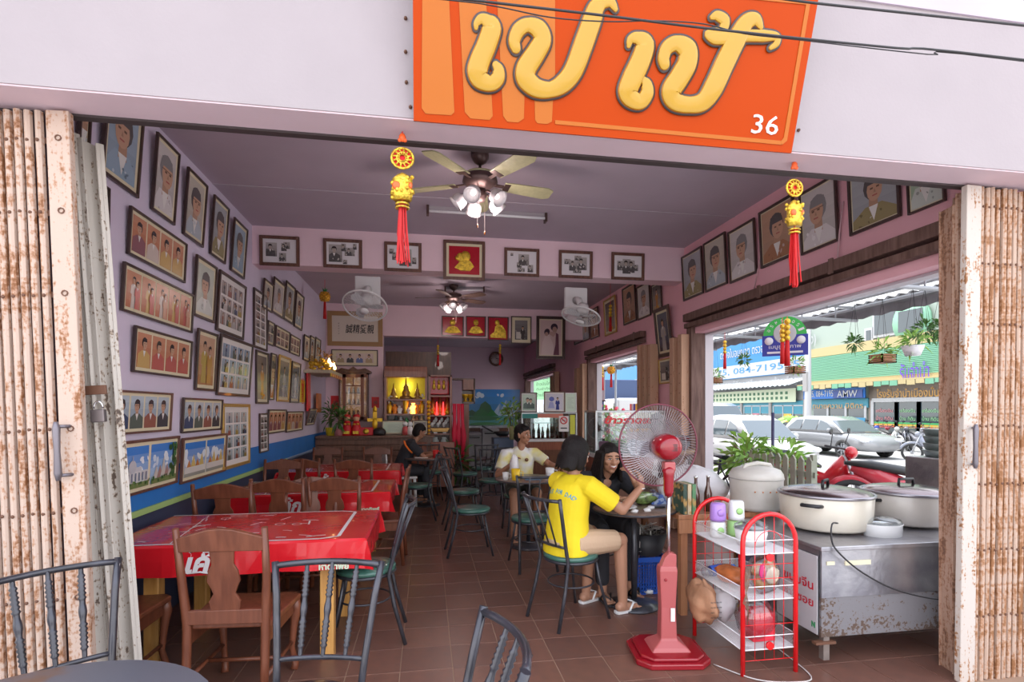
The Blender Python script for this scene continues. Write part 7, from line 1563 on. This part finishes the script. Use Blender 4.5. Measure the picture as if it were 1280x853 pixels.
# ------------------------------------------------------------ shops across the street
XS = 25.0
def P(px, py, X=XS): return on_x(px, py, X)
def facade(t, y0, y1, z0, z1, m, name, off=.05, th=.05, bev=0): return MB().bx(XS-off-th-t.location.x, XS-off-t.location.x, y0-t.location.y, y1-t.location.y, z0, z1).build(name, m, t, bev)
G = -.16
yj = P(1013, 480).y; yj2 = P(1072, 480).y
bld = thing('shop_building', 'blue two-storey shop building across the street with large phone number sign', 'building', (XS, yj, G))
bld.location = (XS, yj, 0)
sky_b = mat('sky_blue_sign', (.01, .17, .40), .5); sign_w = mat('sign_white', (.40, .41, .42), .5); teal = mat('teal_facade', (.05, .24, .32), .6); gl_d = mat('dark_shop_glass', (.04, .06, .07), .1, coat=.6); grey_f = mat('grey_facade', (.30, .29, .28), .7); cream = mat('cream_facade', (.42, .34, .17), .7); mint = mat('mint_facade', (.14, .34, .22), .7); minw = mat('pale_mint_wall', (.30, .36, .31), .7); gold_l = mat('gold_letters', (.45, .24, .05), .4, .3)
MB().bx(0, 8, 0, 62, G, 11).build('building_body', mat('white_upper_wall', (.3, .3, .3), .7), bld)
facade(bld, yj+.1, yj+45, 4.0, 7.1, sky_b, 'blue_billboard', .1, .1); za, zb = P(1000, 465).z, P(1000, 446).z
facade(bld, yj+.1, yj+45, za, zb, sign_w, 'white_band', .21, .01)
def ftext(par, s_, yc, zc, h, wd, m, off=.24, name='sign_lettering'):
    M = Matrix.Translation((XS-off-par.location.x, yc-par.location.y, zc)) @ Matrix.Rotation(-pi/2, 4, 'Z'); return text(name, s_, .5, M, m, par, fit=(wd, h), bold=.001, ext=.002)
tb_ = mat('blue_digits', (.04, .20, .45), .5); yc = P(945, 460).y; wdt = P(900, 460).y-P(1004, 460).y
ftext(bld, '75, 084-719555', yc, (za+zb)/2, (zb-za)*.55, wdt, tb_); ftext(bld, 'ตรวจใบอนุญาต ตรวจพิสูจน์ (ฟรีค่าจัดส่ง)', yc-1, P(945, 440).z+.1, 1.0, wdt*1.1, sign_w); ftext(bld, 'กรมธรรม์เยี่ยม เตรียมความพร้อมเพื่อลูกค้า', yc-.5, za-.55, .7, wdt*1.05, sign_w)
v, f = corr(-1.6, 3.1, -.1, 3.6, 0, 45, .5, .05); MB().add(v, f).build('striped_awning', mat('white_blue_awning', (.36, .42, .46), .6), bld, fix=False)
facade(bld, P(1000, 495).y, P(897, 495).y, 2.0, 2.95, mat('pale_banner', (.52, .58, .42), .6), 'pale_banner', .3, .03)
b = MB(); q = random.Random(3)
for r_ in range(2):
    for i in range(22): y = P(990, 495).y-yj+i*.52; b.bx(-.345, -.33, y, y+.25, 2.2+.35*r_, 2.4+.35*r_)
b.build('banner_icons', mat('dark_green_icons', (.05, .15, .08), .6), bld, kind='stuff')
facade(bld, yj, yj+45, 1.35+G, 2.1, teal, 'teal_band', .04, .06)
for i in range(11):
    y = yj+.5+i*3.6
    facade(bld, y-.35, y-.1, G, 2.4, grey_f, 'pier', .02, .2); w_ = facade(bld, y, y+3.1, G+.2, 1.75, gl_d, 'shop_window', .06, .03)
    for k2 in range(4): facade(bld, y+k2*1.03-.04, y+k2*1.03+.04, G, 1.8, sign_w, 'window_mullion', .1, .03)
    facade(bld, y, y+3.1, 1.72, 1.8, sign_w, 'window_head', .1, .03)
    o = facade(bld, y+1.2, y+2, .6, 1.2, mat('sticker_pink', (.5, .15, .2), .5) if i % 2 else mat('sticker_yellow', (.6, .4, .05), .5), 'window_sticker', .1, .01)
# small blue number board and the AMW style panel
gb_ = thing('shop_building', 'green and cream shop building across the street with purple Thai letters', 'building', (XS, yj, 0))
MB().bx(0, 8, -26, -.05, G, 12).build('building_body', minw, gb_)
facade(gb_, yj-26, yj, P(1176, 427).z, P(1176, 413).z, cream, 'cream_band', .02, .25); 
v, f = corr(-.5, P(1176, 466).z, -.3, P(1176, 428).z, -26, 0, .5, .03); b = MB()
zl, zh = P(1176, 466).z, P(1176, 427.7).z; nsl = 16
for i in range(nsl): MB().bx(-.42, -.25, -26, -.05, zl+(zh-zl)*i/nsl, zl+(zh-zl)*(i+.8)/nsl).build('louvre_slat', mint, gb_)
facade(gb_, yj-26, yj, P(1176, 473).z, zl, cream, 'cream_band', .1, .3)
zv = P(1176, 473).z
for i in range(52): MB().bx(-1.0, -.97, -.5*i-.48, -.5*i-.02, zv-.30+.06*(i % 2), zv).build('valance_flap', cream if (i//3) % 2 else mint, gb_, .02)
facade(gb_, yj-26, yj, zv-.02, zv+.05, cream, 'canopy_edge', 0, 1.0)
pu = mat('purple_letters', (.10, .03, .40), .5); ftext(gb_, 'รับจำนำ', P(1153, 464).y, P(1153, 464).z, .9, P(1134, 464).y-P(1171, 464).y, pu, .5); ftext(gb_, 'ธุรกิจ', P(1190, 462).y-1, P(1176, 464).z, .8, 2.2, pu, .5)
y1, y2 = P(1200, 500).y, P(1093, 500).y
facade(gb_, yj-26, y2+.3, G, zv, mat('brown_grey_wall', (.24, .20, .17), .7), 'shop_wall', .02, .08)
ftext(gb_, 'โรงรับจำนำเมืองมั่น', (P(1178, 488).y+P(1100, 488).y)/2, (P(1176, 484).z+P(1176, 495).z)/2, .5, P(1100, 488).y-P(1178, 488).y, gold_l, .22)
ztop = P(1140, 500).z; zbt = G
fp = [P(1094, 520).y, P(1124, 520).y, P(1152, 520).y, P(1182, 520).y, P(1215, 520).y]
facade(gb_, fp[-1], fp[0], ztop-.1, ztop+.12, sign_w, 'window_head', .15, .08)
for i in range(4):
    facade(gb_, fp[i+1]+.08, fp[i]-.08, G, ztop-.1, gl_d, 'shop_window', .12, .03)
    for yy in (fp[i], fp[i+1]): facade(gb_, yy-.09, yy+.09, G, ztop, sign_w, 'window_mullion', .15, .06)
    for k2 in range(3): ftext(gb_, ('เครื่องเงิน', 'บ้าน ที่ดิน', 'ทองคำ ยนต์')[k2], (fp[i]+fp[i+1])/2, ztop-.55-.42*k2, .22, (fp[i]-fp[i+1])*.7, mat('pink_window_text', (.55, .2, .22), .5) if i == 0 else mat('green_window_text', (.25, .5, .25), .5), .17)
    for k2, c_ in enumerate(((.05, .35, .10), (.6, .35, .02), (.6, .08, .02))): facade(gb_, fp[i+1]+.1, fp[i]-.1, .72-.1*k2, .81-.1*k2, mat('stripe_%d' % k2, c_, .5), 'window_stripe', .16, .01)
# blue number board on the wall between
y1, y2 = P(1092, 492).y, P(1014, 492).y
facade(gb_, y1, y2, P(1053, 498.5).z, P(1053, 486).z, mat('strong_blue_sign', (.01, .12, .42), .5), 'number_board', .5, .08); ftext(gb_, '5/395, 084-7195599', (y1+y2)/2+.8, P(1053, 492.5).z, .45, (y2-y1)*.62, sign_w, .6)
facade(gb_, y1+.1, y1+2.3, P(1086, 497).z, P(1086, 487).z, mat('navy_panel', (.02, .05, .2), .5), 'logo_panel', .6, .02); ftext(gb_, 'AMW', y1+1.2, P(1086, 492).z, .4, 1.5, sign_w, .64)
facade(gb_, y1+.2, y2, 1.6, P(1053, 499).z, teal, 'teal_band', .1, .08)
for i in range(3): yy = y1+.5+i*(y2-y1-.6)/3; facade(gb_, yy, yy+(y2-y1)/3-.5, G, 1.6, gl_d, 'shop_window', .12, .03); facade(gb_, yy-.2, yy-.05, G, 1.7, sign_w, 'window_mullion', .15, .05)
ftext(gb_, 'ทนายความ นิติกร', (y1+y2)/2, 1.72, .3, 4, gold_l, .25)
for (px, py, w_, h_) in ((1108, 404, 1.6, 1.5), (1088, 420, .6, .9)):
    q = P(px, py); o = facade(gb_, q.y-w_/2, q.y+w_/2, q.z-h_/2, q.z+h_/2, sign_w, 'window_surround', .02, .1); facade(gb_, q.y-w_/2+.15, q.y+w_/2-.15, q.z-h_/2+.15, q.z+h_/2-.15, gl_d, 'window', .1, .05)
q = P(1143, 402); b = MB().lathe([(.005, 0), (1.1, 0), (1.1, .1), (.005, .1)], n=24, M=Matrix.Translation((-.12, q.y-yj, q.z)) @ Matrix.Rotation(-pi/2, 4, 'Y')); b.build('round_window_surround', mat('green_surround', (.2, .42, .28), .6), gb_)
facade(gb_, q.y-.7, q.y+.7, q.z-.5, q.z+.6, gl_d, 'window', .25, .02)
# utility pole
q = on_x(1010, 500, 19.5); t = thing('utility_pole', 'pale concrete pole standing between the blue and green shops', 'pole', (19.5, q.y, G)); MB().lathe([(.17, 0), (.13, 9), (.01, 9)], n=12).build('shaft', mat('pole_concrete', (.42, .42, .42), .8), t); MB().bx(-.2, -.14, -.15, .15, 2.6, 3.6).build('pole_box', grey_f, t)
# far buildings for the middle and farthest openings
for i, (y0, y1, h_, c_, l) in enumerate(((64, 88, 9, (.38, .40, .42), 'grey-white building far down the street'),)):
    y0 += yj*0+30; y1 += 30
    t = thing('far_building', l, 'building', (24, y0, G)); MB().bx(0, 10, 0, y1-y0, 0, h_).build('building_body', mat('far_wall_%d' % i, c_, .8), t)
    for k2 in range(int((y1-y0)/4)):
        for z in (1, 4, 7): MB().bx(-.05, 0, 1+k2*4, 3.2+k2*4, z, z+1.6).build('window', gl_d, t)
# ------------------------------------------------------------ vehicles
rub = mat('tyre_rubber', (.03, .03, .03), .8); alloy = mat('alloy_wheel', (.42, .43, .45), .3, .7); carg = mat('car_window_glass', (.05, .07, .08), .06, coat=.8)
def car(x, y, rz, col, label, L=4.4, W=1.72, H=1.45):
    m = mat('car_paint_'+col[0], col[1], .25, .1, coat=.8); t = thing('car', label, 'car', (x, y, G), rz)      # front towards +y
    def sec(pts, w_, zs): pass
    body = [(-L*.5, .32, .40), (-L*.5+.03, .62, .78), (-L*.36, .70, .90), (-L*.1, .74, .90), (L*.12, .74, .90), (L*.34, .70, .84), (L*.46, .60, .74), (L*.5, .50, .56)]
    vs = []; ws = [.80, .93, 1.0, 1.0, 1.0, .98, .92, .78]; n = 10
    for (yy, zl_, zt_), k2 in zip(body, ws):
        w2 = W/2*k2; zb_ = .22
        vs += [(-w2*.92, yy, zb_), (-w2, yy, .42), (-w2, yy, zt_-.14), (-w2*.93, yy, zt_-.02), (-w2*.7, yy, zt_), (w2*.7, yy, zt_), (w2*.93, yy, zt_-.02), (w2, yy, zt_-.14), (w2, yy, .42), (w2*.92, yy, zb_)]
    fs = [(i*n+j, i*n+(j+1) % n, (i+1)*n+(j+1) % n, (i+1)*n+j) for i in range(7) for j in range(n)]+[tuple(range(n)), tuple(range(7*n, 8*n))]
    o = MB().add(vs, fs, 0, True).build('car_body', m, t); s_ = o.modifiers.new('s', 'SUBSURF'); s_.levels = 1; s_.render_levels = 1
    cab_ = [(-L*.40, .86, .86), (-L*.30, H-.10, .74), (-L*.12, H, .70), (L*.04, H-.02, .70), (L*.14, H-.16, .72), (L*.29, .86, .86)]
    vs = []
    for yy, zz, k2 in cab_: w2 = W/2; vs += [(-w2*.96, yy, .84), (-w2*k2, yy, max(zz, .85)), (w2*k2, yy, max(zz, .85)), (w2*.96, yy, .84)]
    fs = [(i*4+j, i*4+(j+1) % 4, (i+1)*4+(j+1) % 4, (i+1)*4+j) for i in range(5) for j in range(4)]
    MB().add(vs, fs, 0, True).build('cabin', m, t)
    def wq(pts, nm='side_window'): MB().add(pts, [tuple(range(len(pts)))], 0).build(nm, carg, t)
    for s_ in (-1, 1):
        f_ = lambda yy, q: (s_*(W/2*(.96+(.715-.96)*q)+.012), yy, .85+(H-.07-.85)*q)
        wq([f_(-L*.33, .12), f_(-L*.16, .12), f_(-L*.16, .86), f_(-L*.24, .84)]); wq([f_(-L*.145, .12), f_(L*.02, .12), f_(L*.02, .86), f_(-L*.145, .88)]); wq([f_(L*.035, .12), f_(L*.21, .12), f_(L*.12, .62), f_(L*.035, .84)])
        MB().ball((s_*(W/2+.08), L*.2, .93), (.09, .05, .07), 10).build('wing_mirror', m, t)
        MB().ball((s_*W*.36, L*.47, .62), (.18, .10, .08), 10).build('headlamp', mat('headlamp_glass', (.6, .62, .65), .1, coat=1), t)
    wq([(-W*.41, L*.285, .89), (W*.41, L*.285, .89), (W*.345, L*.145, H-.15), (-W*.345, L*.145, H-.15)], 'windscreen'); wq([(-W*.41, -L*.40-.0, .89), (W*.41, -L*.40, .89), (W*.345, -L*.31, H-.14), (-W*.345, -L*.31, H-.14)], 'rear_window')
    for sx in (-1, 1):
        for yy in (-L*.30, L*.31):
            Mw = Matrix.Translation((sx*(W/2-.08), yy, .31)) @ Matrix.Rotation(sx*pi/2, 4, 'Y'); w_ = MB().lathe([(.19, -.08), (.31, -.08), (.32, 0), (.31, .09), (.20, .10), (.19, .05)], n=28, M=Mw).build('wheel', rub, t)
            hb = MB().lathe([(.005, .04), (.19, .05), (.19, .06), (.005, .06)], n=20, M=Mw)
            for k2 in range(6): a = k2*pi/3; hb.box((.11*cos(a), .11*sin(a), .085), (.17, .045, .03), M=Mw, rz=a)
            hb.build('alloy_rim', alloy, w_)
    return t
car(9.25, 14.1, pi, ('white', (.42, .42, .42)), 'white hatchback parked behind the plants outside the first right opening', 4.2, 1.7, 1.50)
car(14.9, 17.4, pi, ('silver', (.24, .245, .25)), 'silver car parked right of the white hatchback', 4.5, 1.75, 1.42)
car(11.9, 20.4, pi, ('van', (.34, .36, .38)), 'pale van behind the white hatchback', 4.6, 1.75, 1.95)
def bike(x, y, rz, c_, label, seatc=(.02, .02, .02), cat='motorbike'):
    t = thing('motorbike', label, cat, (x, y, G), rz); m = mat('bike_%s' % str(c_), c_, .3, coat=.6)      # front +y
    for yy in (-.62, .62):
        Mw = Matrix.Translation((0, yy, .29)) @ Matrix.Rotation(pi/2, 4, 'Y'); w_ = MB().tube([(.26*cos(i*pi/12), .26*sin(i*pi/12), 0) for i in range(24)], .038, 8, M=Mw, closed=True).build('wheel', rub, t); b = MB()
        for k2 in range(10): b.cyl((0, 0, 0), (.25*cos(k2*pi/5), .25*sin(k2*pi/5), 0), .005, n=4, M=Mw)
        b.lathe([(.005, -.04), (.05, -.04), (.05, .04), (.005, .04)], n=12, M=Mw); b.build('spokes', alloy, w_, kind='stuff')
        MB().tube([(0, yy+.31*cos(a), .29+.31*sin(a)) for a in [.3+i*.3 for i in range(8)]], .05, 8, flat=.35, N=(1, 0, 0)).build('mudguard', m, t)
    MB().capsule((0, -.15, .38), (0, .12, .36), .12, .10).build('engine', mat('engine_grey', (.12, .12, .13), .4, .6), t)
    MB().tube([(0, -.62, .74), (0, -.35, .66), (0, -.05, .52), (0, .18, .48), (0, .34, .62), (0, .42, .82)], [.05, .12, .11, .10, .13, .06], 10, flat=.8, N=(1, 0, 0)).build('fairing', m, t)
    MB().tube([(0, -.70, .80), (0, -.4, .78), (0, -.05, .72), (0, .10, .66)], [.05, .12, .12, .05], 10, flat=.5, N=(0, 0, 1)).build('saddle', mat('saddle', seatc, .5), t)
    for s_ in (-1, 1): MB().cyl((s_*.06, .62, .29), (s_*.05, .42, .85), .02, n=8).build('fork', alloy, t)
    MB().tube([(-.33, .28, .98), (-.15, .38, .95), (0, .42, .92), (.15, .38, .95), (.33, .28, .98)], .014, 8).build('handlebar', BLACK, t); MB().ball((0, .48, .88), (.10, .08, .09), 10).build('headlight', m, t)
    for s_ in (-1, 1): w_ = MB().cyl((s_*.25, .32, .97), (s_*.30, .36, 1.14), .006, n=5).build('mirror_stalk', BLACK, t); MB().ball((s_*.32, .35, 1.17), (.06, .012, .04), 10).build('mirror', BLACK, w_)
    MB().cyl((.12, -.1, .28), (.14, -.75, .36), .035, .045, 8).build('exhaust', alloy, t); return t
bike(5.45, 6.75, R(-150), (.55, .01, .02), 'red motorbike parked just outside, behind the rice cookers').location.z = .03; bike(6.0, 5.75, R(-125), (.50, .03, .05), 'red motorbike with pale saddle, right of the other red motorbike outside', (.4, .4, .4)).location.z = .0
bike(15.6, 14.0, R(40), (.25, .27, .32), 'silver motorbike nearest in the row across the street'); 
for i, (px, dd, c_, a, l) in enumerate(((1092, 23.5, (.02, .05, .4), 150, 'blue motorbike at the left of the row across the street'), (1102, 22.5, (.35, .03, .05), 160, 'dark red motorbike second in the row across the street'), (1112, 21.5, (.5, .5, .46), 165, 'cream scooter in the row across the street'), (1128, 21.5, (.10, .10, .12), 150, 'black motorbike in the row across the street'), (1146, 20.5, (.3, .3, .33), 155, 'grey motorbike in the row across the street'), (1168, 18.0, (.02, .04, .4), 120, 'blue motorbike at the right of the row across the street'))):
    q = on_z(px, 560, G); r_ = ray(px, 560); bike(r_.x*dd, r_.y*dd, R(a), c_, l)
t = thing('sandwich_board', 'blue folding advert board standing before the green shop', 'sign', (22.0, on_x(1063, 540, 22).y, G), R(-70)); 
MB().box((0, -.18, .62), (1.5, .03, 1.25), rx=R(-14)).build('front_panel', mat('teal_board', (.02, .16, .28), .5), t); MB().box((0, .18, .62), (1.5, .03, 1.25), rx=R(14)).build('rear_panel', grey_f, t); text('board_lettering', 'สินเชื่อ', .2, Tm(0, -.27, .95, 0, R(-14)), mat('orange_letters', (.7, .25, .03), .5), t, fit=(1.1, .25))
# palm and pavement plants
def palm(x, y, label):
    t = thing('palm', label, 'plant', (x, y, G)); MB().lathe([(.25, 0), (.35, .5), (.01, .5)], n=12).build('pot', grey_f, t); MB().cyl((0, 0, .4), (0, 0, .9), .07, .05).build('trunk', MATS['plant_stem'], t); b = MB(); q = random.Random(6)
    for i in range(16):
        a = i*.393+q.uniform(-.1, .1); up = q.uniform(.2, .9); pts = [(Vector((cos(a)*r_, sin(a)*r_, .9+up*r_*1.5-r_*r_*.9))) for r_ in (0, .3, .6, .9, 1.15)]
        for p0, p1 in zip(pts, pts[1:]):
            for s_ in (-1, 1): sd = Vector((-sin(a), cos(a), -.3))*s_*.16; b.add([p0, p1, p1+sd+(p1-p0)*.3, p0+sd*.9], [(0, 1, 2, 3)])
    b.build('fronds', leafl, t, kind='stuff', fix=False)
q = on_x(1034, 540, 21.5); palm(20.6, q.y+1.2, 'small palm in a pot before the blue shop end')
picket = mat('grey_green_picket', (.34, .36, .28), .7, var=.15)
t = thing('picket_fence', 'low grey-green picket fence outside the first right opening', 'fence', (4.15, 5.15, 0))
for i in range(9): y = i*.13; MB().prism([(y, .18), (y+.085, .18), (y+.085, .93), (y+.0425, .98), (y, .93)], 'x', -.01, .01).build('picket', picket, t)
for z in (.35, .75): MB().bx(.01, .03, -.03, 1.14, z, z+.06).build('fence_rail', picket, t)
for y in (0, 1.06): MB().bx(.01, .06, y, y+.05, 0, 1.0).build('fence_post', picket, t)
dp = mat('dark_planter', (.04, .05, .06), .6)
for i, (x, y, h, r_, n_, l) in enumerate(((4.1, 6.25, .62, (.22, .3, .30), 110, 'leafy light-green plant in a planter behind the picket fence, left one'), (4.35, 5.9, .5, (.26, .3, .34), 120, 'bushy light-green plant behind the middle of the picket fence'), (4.55, 7.1, .5, (.25, .3, .25), 90, 'green plant behind the fence near the red motorbike'))):
    plant((x, y, 0), l, dp, h, .16, r_, n_, .2, .07, 30+i, leafl)
q = on_x(966, 560, 4.6); t = thing('dark_post', 'thin dark post rising from a planter outside', 'post', (4.6, q.y, 0)); MB().cyl((0, 0, 0), (0, 0, on_x(966, 516, 4.6).z), .02).build('pole', mat('navy_pole', (.03, .03, .09), .5), t); MB().bx(-.12, .12, -.15, .15, on_x(966, 562, 4.6).z-.12, on_x(966, 562, 4.6).z).build('planter_box', dp, t)
# bicycle
t = thing('bicycle', 'dark bicycle leaning outside behind the insulated pot', 'bicycle', (3.98, 7.0, -.02), R(10)); bm = mat('bicycle_black', (.03, .035, .05), .4, .4)
for yy in (-.52, .52):
    Mw = Matrix.Translation((0, yy, .33)) @ Matrix.Rotation(pi/2, 4, 'Y'); w_ = MB().tube([(.31*cos(i*pi/14), .31*sin(i*pi/14), 0) for i in range(28)], .018, 6, M=Mw, closed=True).build('wheel', rub, t); b = MB()
    for k2 in range(14): b.cyl((0, 0, 0), (.3*cos(k2*pi/7), .3*sin(k2*pi/7), 0), .002, n=3, M=Mw)
    b.build('spokes', alloy, w_, kind='stuff')
MB().cyl((0, -.52, .33), (0, -.12, .30), .014).cyl((0, -.12, .30), (0, .36, .78), .017).cyl((0, -.12, .30), (0, -.25, .82), .015).cyl((0, -.25, .75), (0, .34, .80), .015).cyl((0, -.52, .33), (0, -.24, .74), .010).cyl((0, .52, .33), (0, .34, .92), .015).build('frame', bm, t)
MB().tube([(-.28, .22, 1.02), (-.2, .36, 1.0), (0, .38, .96), (.2, .36, 1.0), (.28, .22, 1.02)], .013, 8).build('handlebar', bm, t); MB().tube([(0, -.12-.24, .86), (0, -.1, .87)], [.08, .03], 8, flat=.4, N=(0, 0, 1)).build('saddle', bm, t); MB().cyl((0, .35, .9), (0, .37, .97), .014).build('stem', bm, t); MB().lathe([(.1, 0), (.105, .01), (.1, .02)], n=16, M=Matrix.Translation((0, -.12, .30)) @ Matrix.Rotation(pi/2, 4, 'Y')).build('chainring', alloy, t)
# ------------------------------------------------------------ hanging plants and signs under the awning
whp = mat('white_hanging_pot', (.60, .60, .62), .5); wdp = mat('wooden_slat_basket', (.30, .13, .06), .7)
for i, (px, py, X, k, kind, l) in enumerate(((1103, 449, 5.45, 1, 'b', 'hanging wooden basket of green plants before the green shop'), (1141, 437, 5.3, 1.05, 'w', 'white hanging pot with trailing orchid leaves, right of the wooden basket'), (994, 463, 5.45, 1.0, 'b', 'hanging wooden basket right below the round green sign'), (1068, 437, 5.4, .7, 'o', 'small dark hanging plant left of the wooden basket'), (930, 456, 5.6, .8, 'o', 'small hanging plant over the white phone band'), (894, 476, 5.4, .9, 'b', 'hanging basket at the far jamb of the first opening'), (1156, 422, 5.5, .9, 'o', 'round green hanging plant top right of the opening'), (1176, 420, 5.6, .8, 'o', 'small green hanging plant beside the right gate'))):
    q = on_x(px, py, X); t = thing('hanging_plant', l, 'plant', q, 0); top = 2.86-q.z
    if kind == 'b':
        b = MB()
        for j in range(4): b.bx(-.10, .10, -.10, -.085, -.05+.028*j, -.03+.028*j).bx(-.10, .10, .085, .10, -.05+.028*j, -.03+.028*j).bx(-.10, -.085, -.1, .1, -.05+.028*j, -.03+.028*j).bx(.085, .10, -.1, .1, -.05+.028*j, -.03+.028*j)
        b.bx(-.1, .1, -.1, .1, -.05, -.04); b.build('slat_basket', wdp, t, kind='stuff')
    elif kind == 'w': MB().lathe([(.005, -.07), (.07, -.07), (.11, .04), (.10, .04), (.005, .0)], n=16).build('pot', whp, t)
    b = MB(); leaves(b, (0, 0, .09), (.10*k, .10*k, .11*k), 60 if kind != 'o' else 80, .13*k, .03, 60+i, up=.2); b.build('foliage', leafl if kind != 'o' else leafm, t, kind='stuff', fix=False)
    b = MB()
    for a in (0, 2.1, 4.2): b.cyl((.09*cos(a), .09*sin(a), .0), (0, 0, top), .002, n=3)
    b.build('hanger_wires', BLACK, t, kind='stuff')
q = on_x(981, 420, 4.45); t = thing('round_sign', 'green and blue half-round restaurant sign hanging in the first right opening', 'sign', q, R(-38)); r_ = .245
MB().prism([(r_*cos(a), .0+r_*sin(a)) for a in [pi*i/20 for i in range(21)]], 'y', -.008, .008).build('green_half', mat('sign_green', (.03, .38, .06), .5), t); MB().bx(-r_*1.05, r_*1.05, -.009, .009, -.25, .01).build('blue_half', mat('sign_navy', (.02, .03, .26), .5), t)
p_ = MB().ball((0, -.01, .03), (.13, .004, .13), 18).build('white_dish', sign_w, t); MB().ball((0, -.016, .035), (.06, .004, .035), 12).build('food_picture', mat('orange_food', (.7, .3, .04), .5), t)
for s_ in (-1, 1): MB().lathe([(.005, 0), (.05, 0), (.05, .004), (.005, .004)], n=16, M=Tm(s_*.18, -.010, -.06, 0, R(90))).build('round_mark', whp, t)
for i, ch in enumerate('อาหารอร่อย'[:8]): a = pi*(.88-.76*i/7); text('arched_letter', ch if ch not in 'า' else 'ร', .04, Tm(.195*cos(a), -.011, .195*sin(a)) @ Matrix.Rotation(-(a-pi/2), 4, 'Y'), whp, t, fit=(.028, 0))
text('sign_lettering', 'เมนูชูสุขภาพ', .05, Tm(0, -.012, -.145), whp, t, fit=(.36, .055)); MB().bx(-.2, .2, -.013, -.009, -.22, -.195).build('white_bar', whp, t); MB().cyl((0, 0, r_), (0, 0, 2.93-q.z), .003, n=4).build('hanger', BLACK, t)
def small_lucky(px, py, X, label, k=1): 
    q = on_x(px, py, X); smallcharm(q, label, k, (2.93-q.z)/k)
small_lucky(984, 402, 4.15, 'gold and red charm hanging in front of the round green sign, right one', 1.3); small_lucky(978, 408, 4.1, 'gold and red charm hanging in front of the round green sign, left one', 1.1); small_lucky(906, 428, 4.4, 'small red and gold charm near the far jamb of the first opening', 1)
pineapple(on_x(764, 463, 3.7), 'orange pineapple charm seen through the middle opening', 1.2, .6); pineapple(on_x(803, 455, 3.75), 'orange pineapple charm behind the tan gate in the middle opening', 1.2, .6); small_lucky(753, 460, 3.7, 'gold charm left of the pineapple in the middle opening', 1.2)
# things beyond the middle opening
t = thing('truck', 'dark blue box truck parked beyond the middle opening', 'truck', (7.2, 21.0, G)); MB().bx(0, 2.1, 0, 4.8, .7, 2.9).build('cargo_box', mat('navy_corrugated', (.05, .08, .17), .6), t, .03)
for i in range(24): MB().bx(-.03, 0, i*.2, i*.2+.1, .75, 2.8).build('box_rib', MATS['navy_corrugated'], t)
MB().bx(.0, 2.1, -1.7, -.1, .5, 2.1).build('cab', MATS['car_paint_white'], t, .1); MB().bx(-.02, .02, -1.4, -.5, 1.2, 1.9).build('side_window', carg, t)
for y in (-1.1, 3.5): MB().cyl((-.02, y, .42), (2.12, y, .42), .42, n=20).build('wheel_pair', rub, t)
fl = MB(); 
t = plant((4.7, 13.2, 0), 'flowering shrub with pink blooms beyond the middle opening', dp, .5, .25, (.5, .6, .55), 260, .2, .09, 71, leafl, name='flowering_shrub'); b = MB(); q = random.Random(8)
for i in range(60): blob_mesh(b, (q.uniform(-.4, .4), q.uniform(-.6, .6), q.uniform(.7, 1.6)), (.05, .05, .04), n=6, amp=.2, seed=i)
b.build('pink_flowers', mat('pink_petals', (.7, .08, .14), .6), t, kind='stuff')
t = thing('menu_board', 'small white hanging menu board beyond the middle opening', 'sign', on_x(744, 486, 4.2), R(-50)); MB().bx(-.28, .28, -.01, .01, -.3, .42).build('board', sign_w, t, .004); MB().bx(-.3, .3, -.015, .015, .42, .45).bx(-.3, .3, -.015, .015, -.33, -.3).build('board_edge', BLACK, t); text('board_lettering', 'ร้าน', .2, Tm(0, -.012, .1), BLACK, t, fit=(.35, .16)); MB().cyl((0, 0, .42), (0, 0, 3.0-t.location.z), .004, n=4).build('hanger', BLACK, t)
t = thing('bright_boxes', 'shelf of yellow and red packets beyond the middle opening', 'shelf', (4.6, 10.5, 0)); MB().bx(-.2, .3, 0, .7, .0, 1.38).build('shelf_unit', whp, t)
for i, c_ in enumerate(((.75, .05, .03), (.8, .6, .02), (.8, .55, .02), (.05, .05, .4), (.6, .6, .6), (.7, .1, .05))): tag(MB().bx(-.1, .1, -.045, .045, 0, .24).build('packet', mat('packet_%d' % i, c_, .5), loc=(4.55, 10.56+.105*i, 1.38)), '%s packet on the shelf beyond the middle opening' % ('red', 'left yellow', 'right yellow', 'blue', 'white', 'red-orange')[i], 'packet')
# green notice seen through the farthest opening
q = on_x(678, 478, 4.6); t = thing('green_notice', 'large green notice with lines of Thai text beyond the farthest opening', 'sign', (4.6, q.y, q.z), R(-75)); MB().bx(-1.2, 1.0, -.02, .02, -.7, .75).build('board', mat('pale_green_board', (.25, .55, .28), .6), t); MB().cyl((-1.2, 0, .75), (-1.2, 0, 1.2), .01).cyl((1, 0, .75), (1, 0, 1.2), .01).build('hanger', BLACK, t)
for i in range(6): text('notice_lettering', ('ก๋วยเตี๋ยว', 'ข้าวขาหมู', 'ข้าวหมูแดง', 'ข้าวมันไก่', 'ต้มยำกุ้ง', 'น้ำแข็งใส')[i], .2, Tm(.1, -.025, .6-.22*i), mat('dark_green_letters', (.02, .12, .03), .5), t, fit=(1.2, .14))
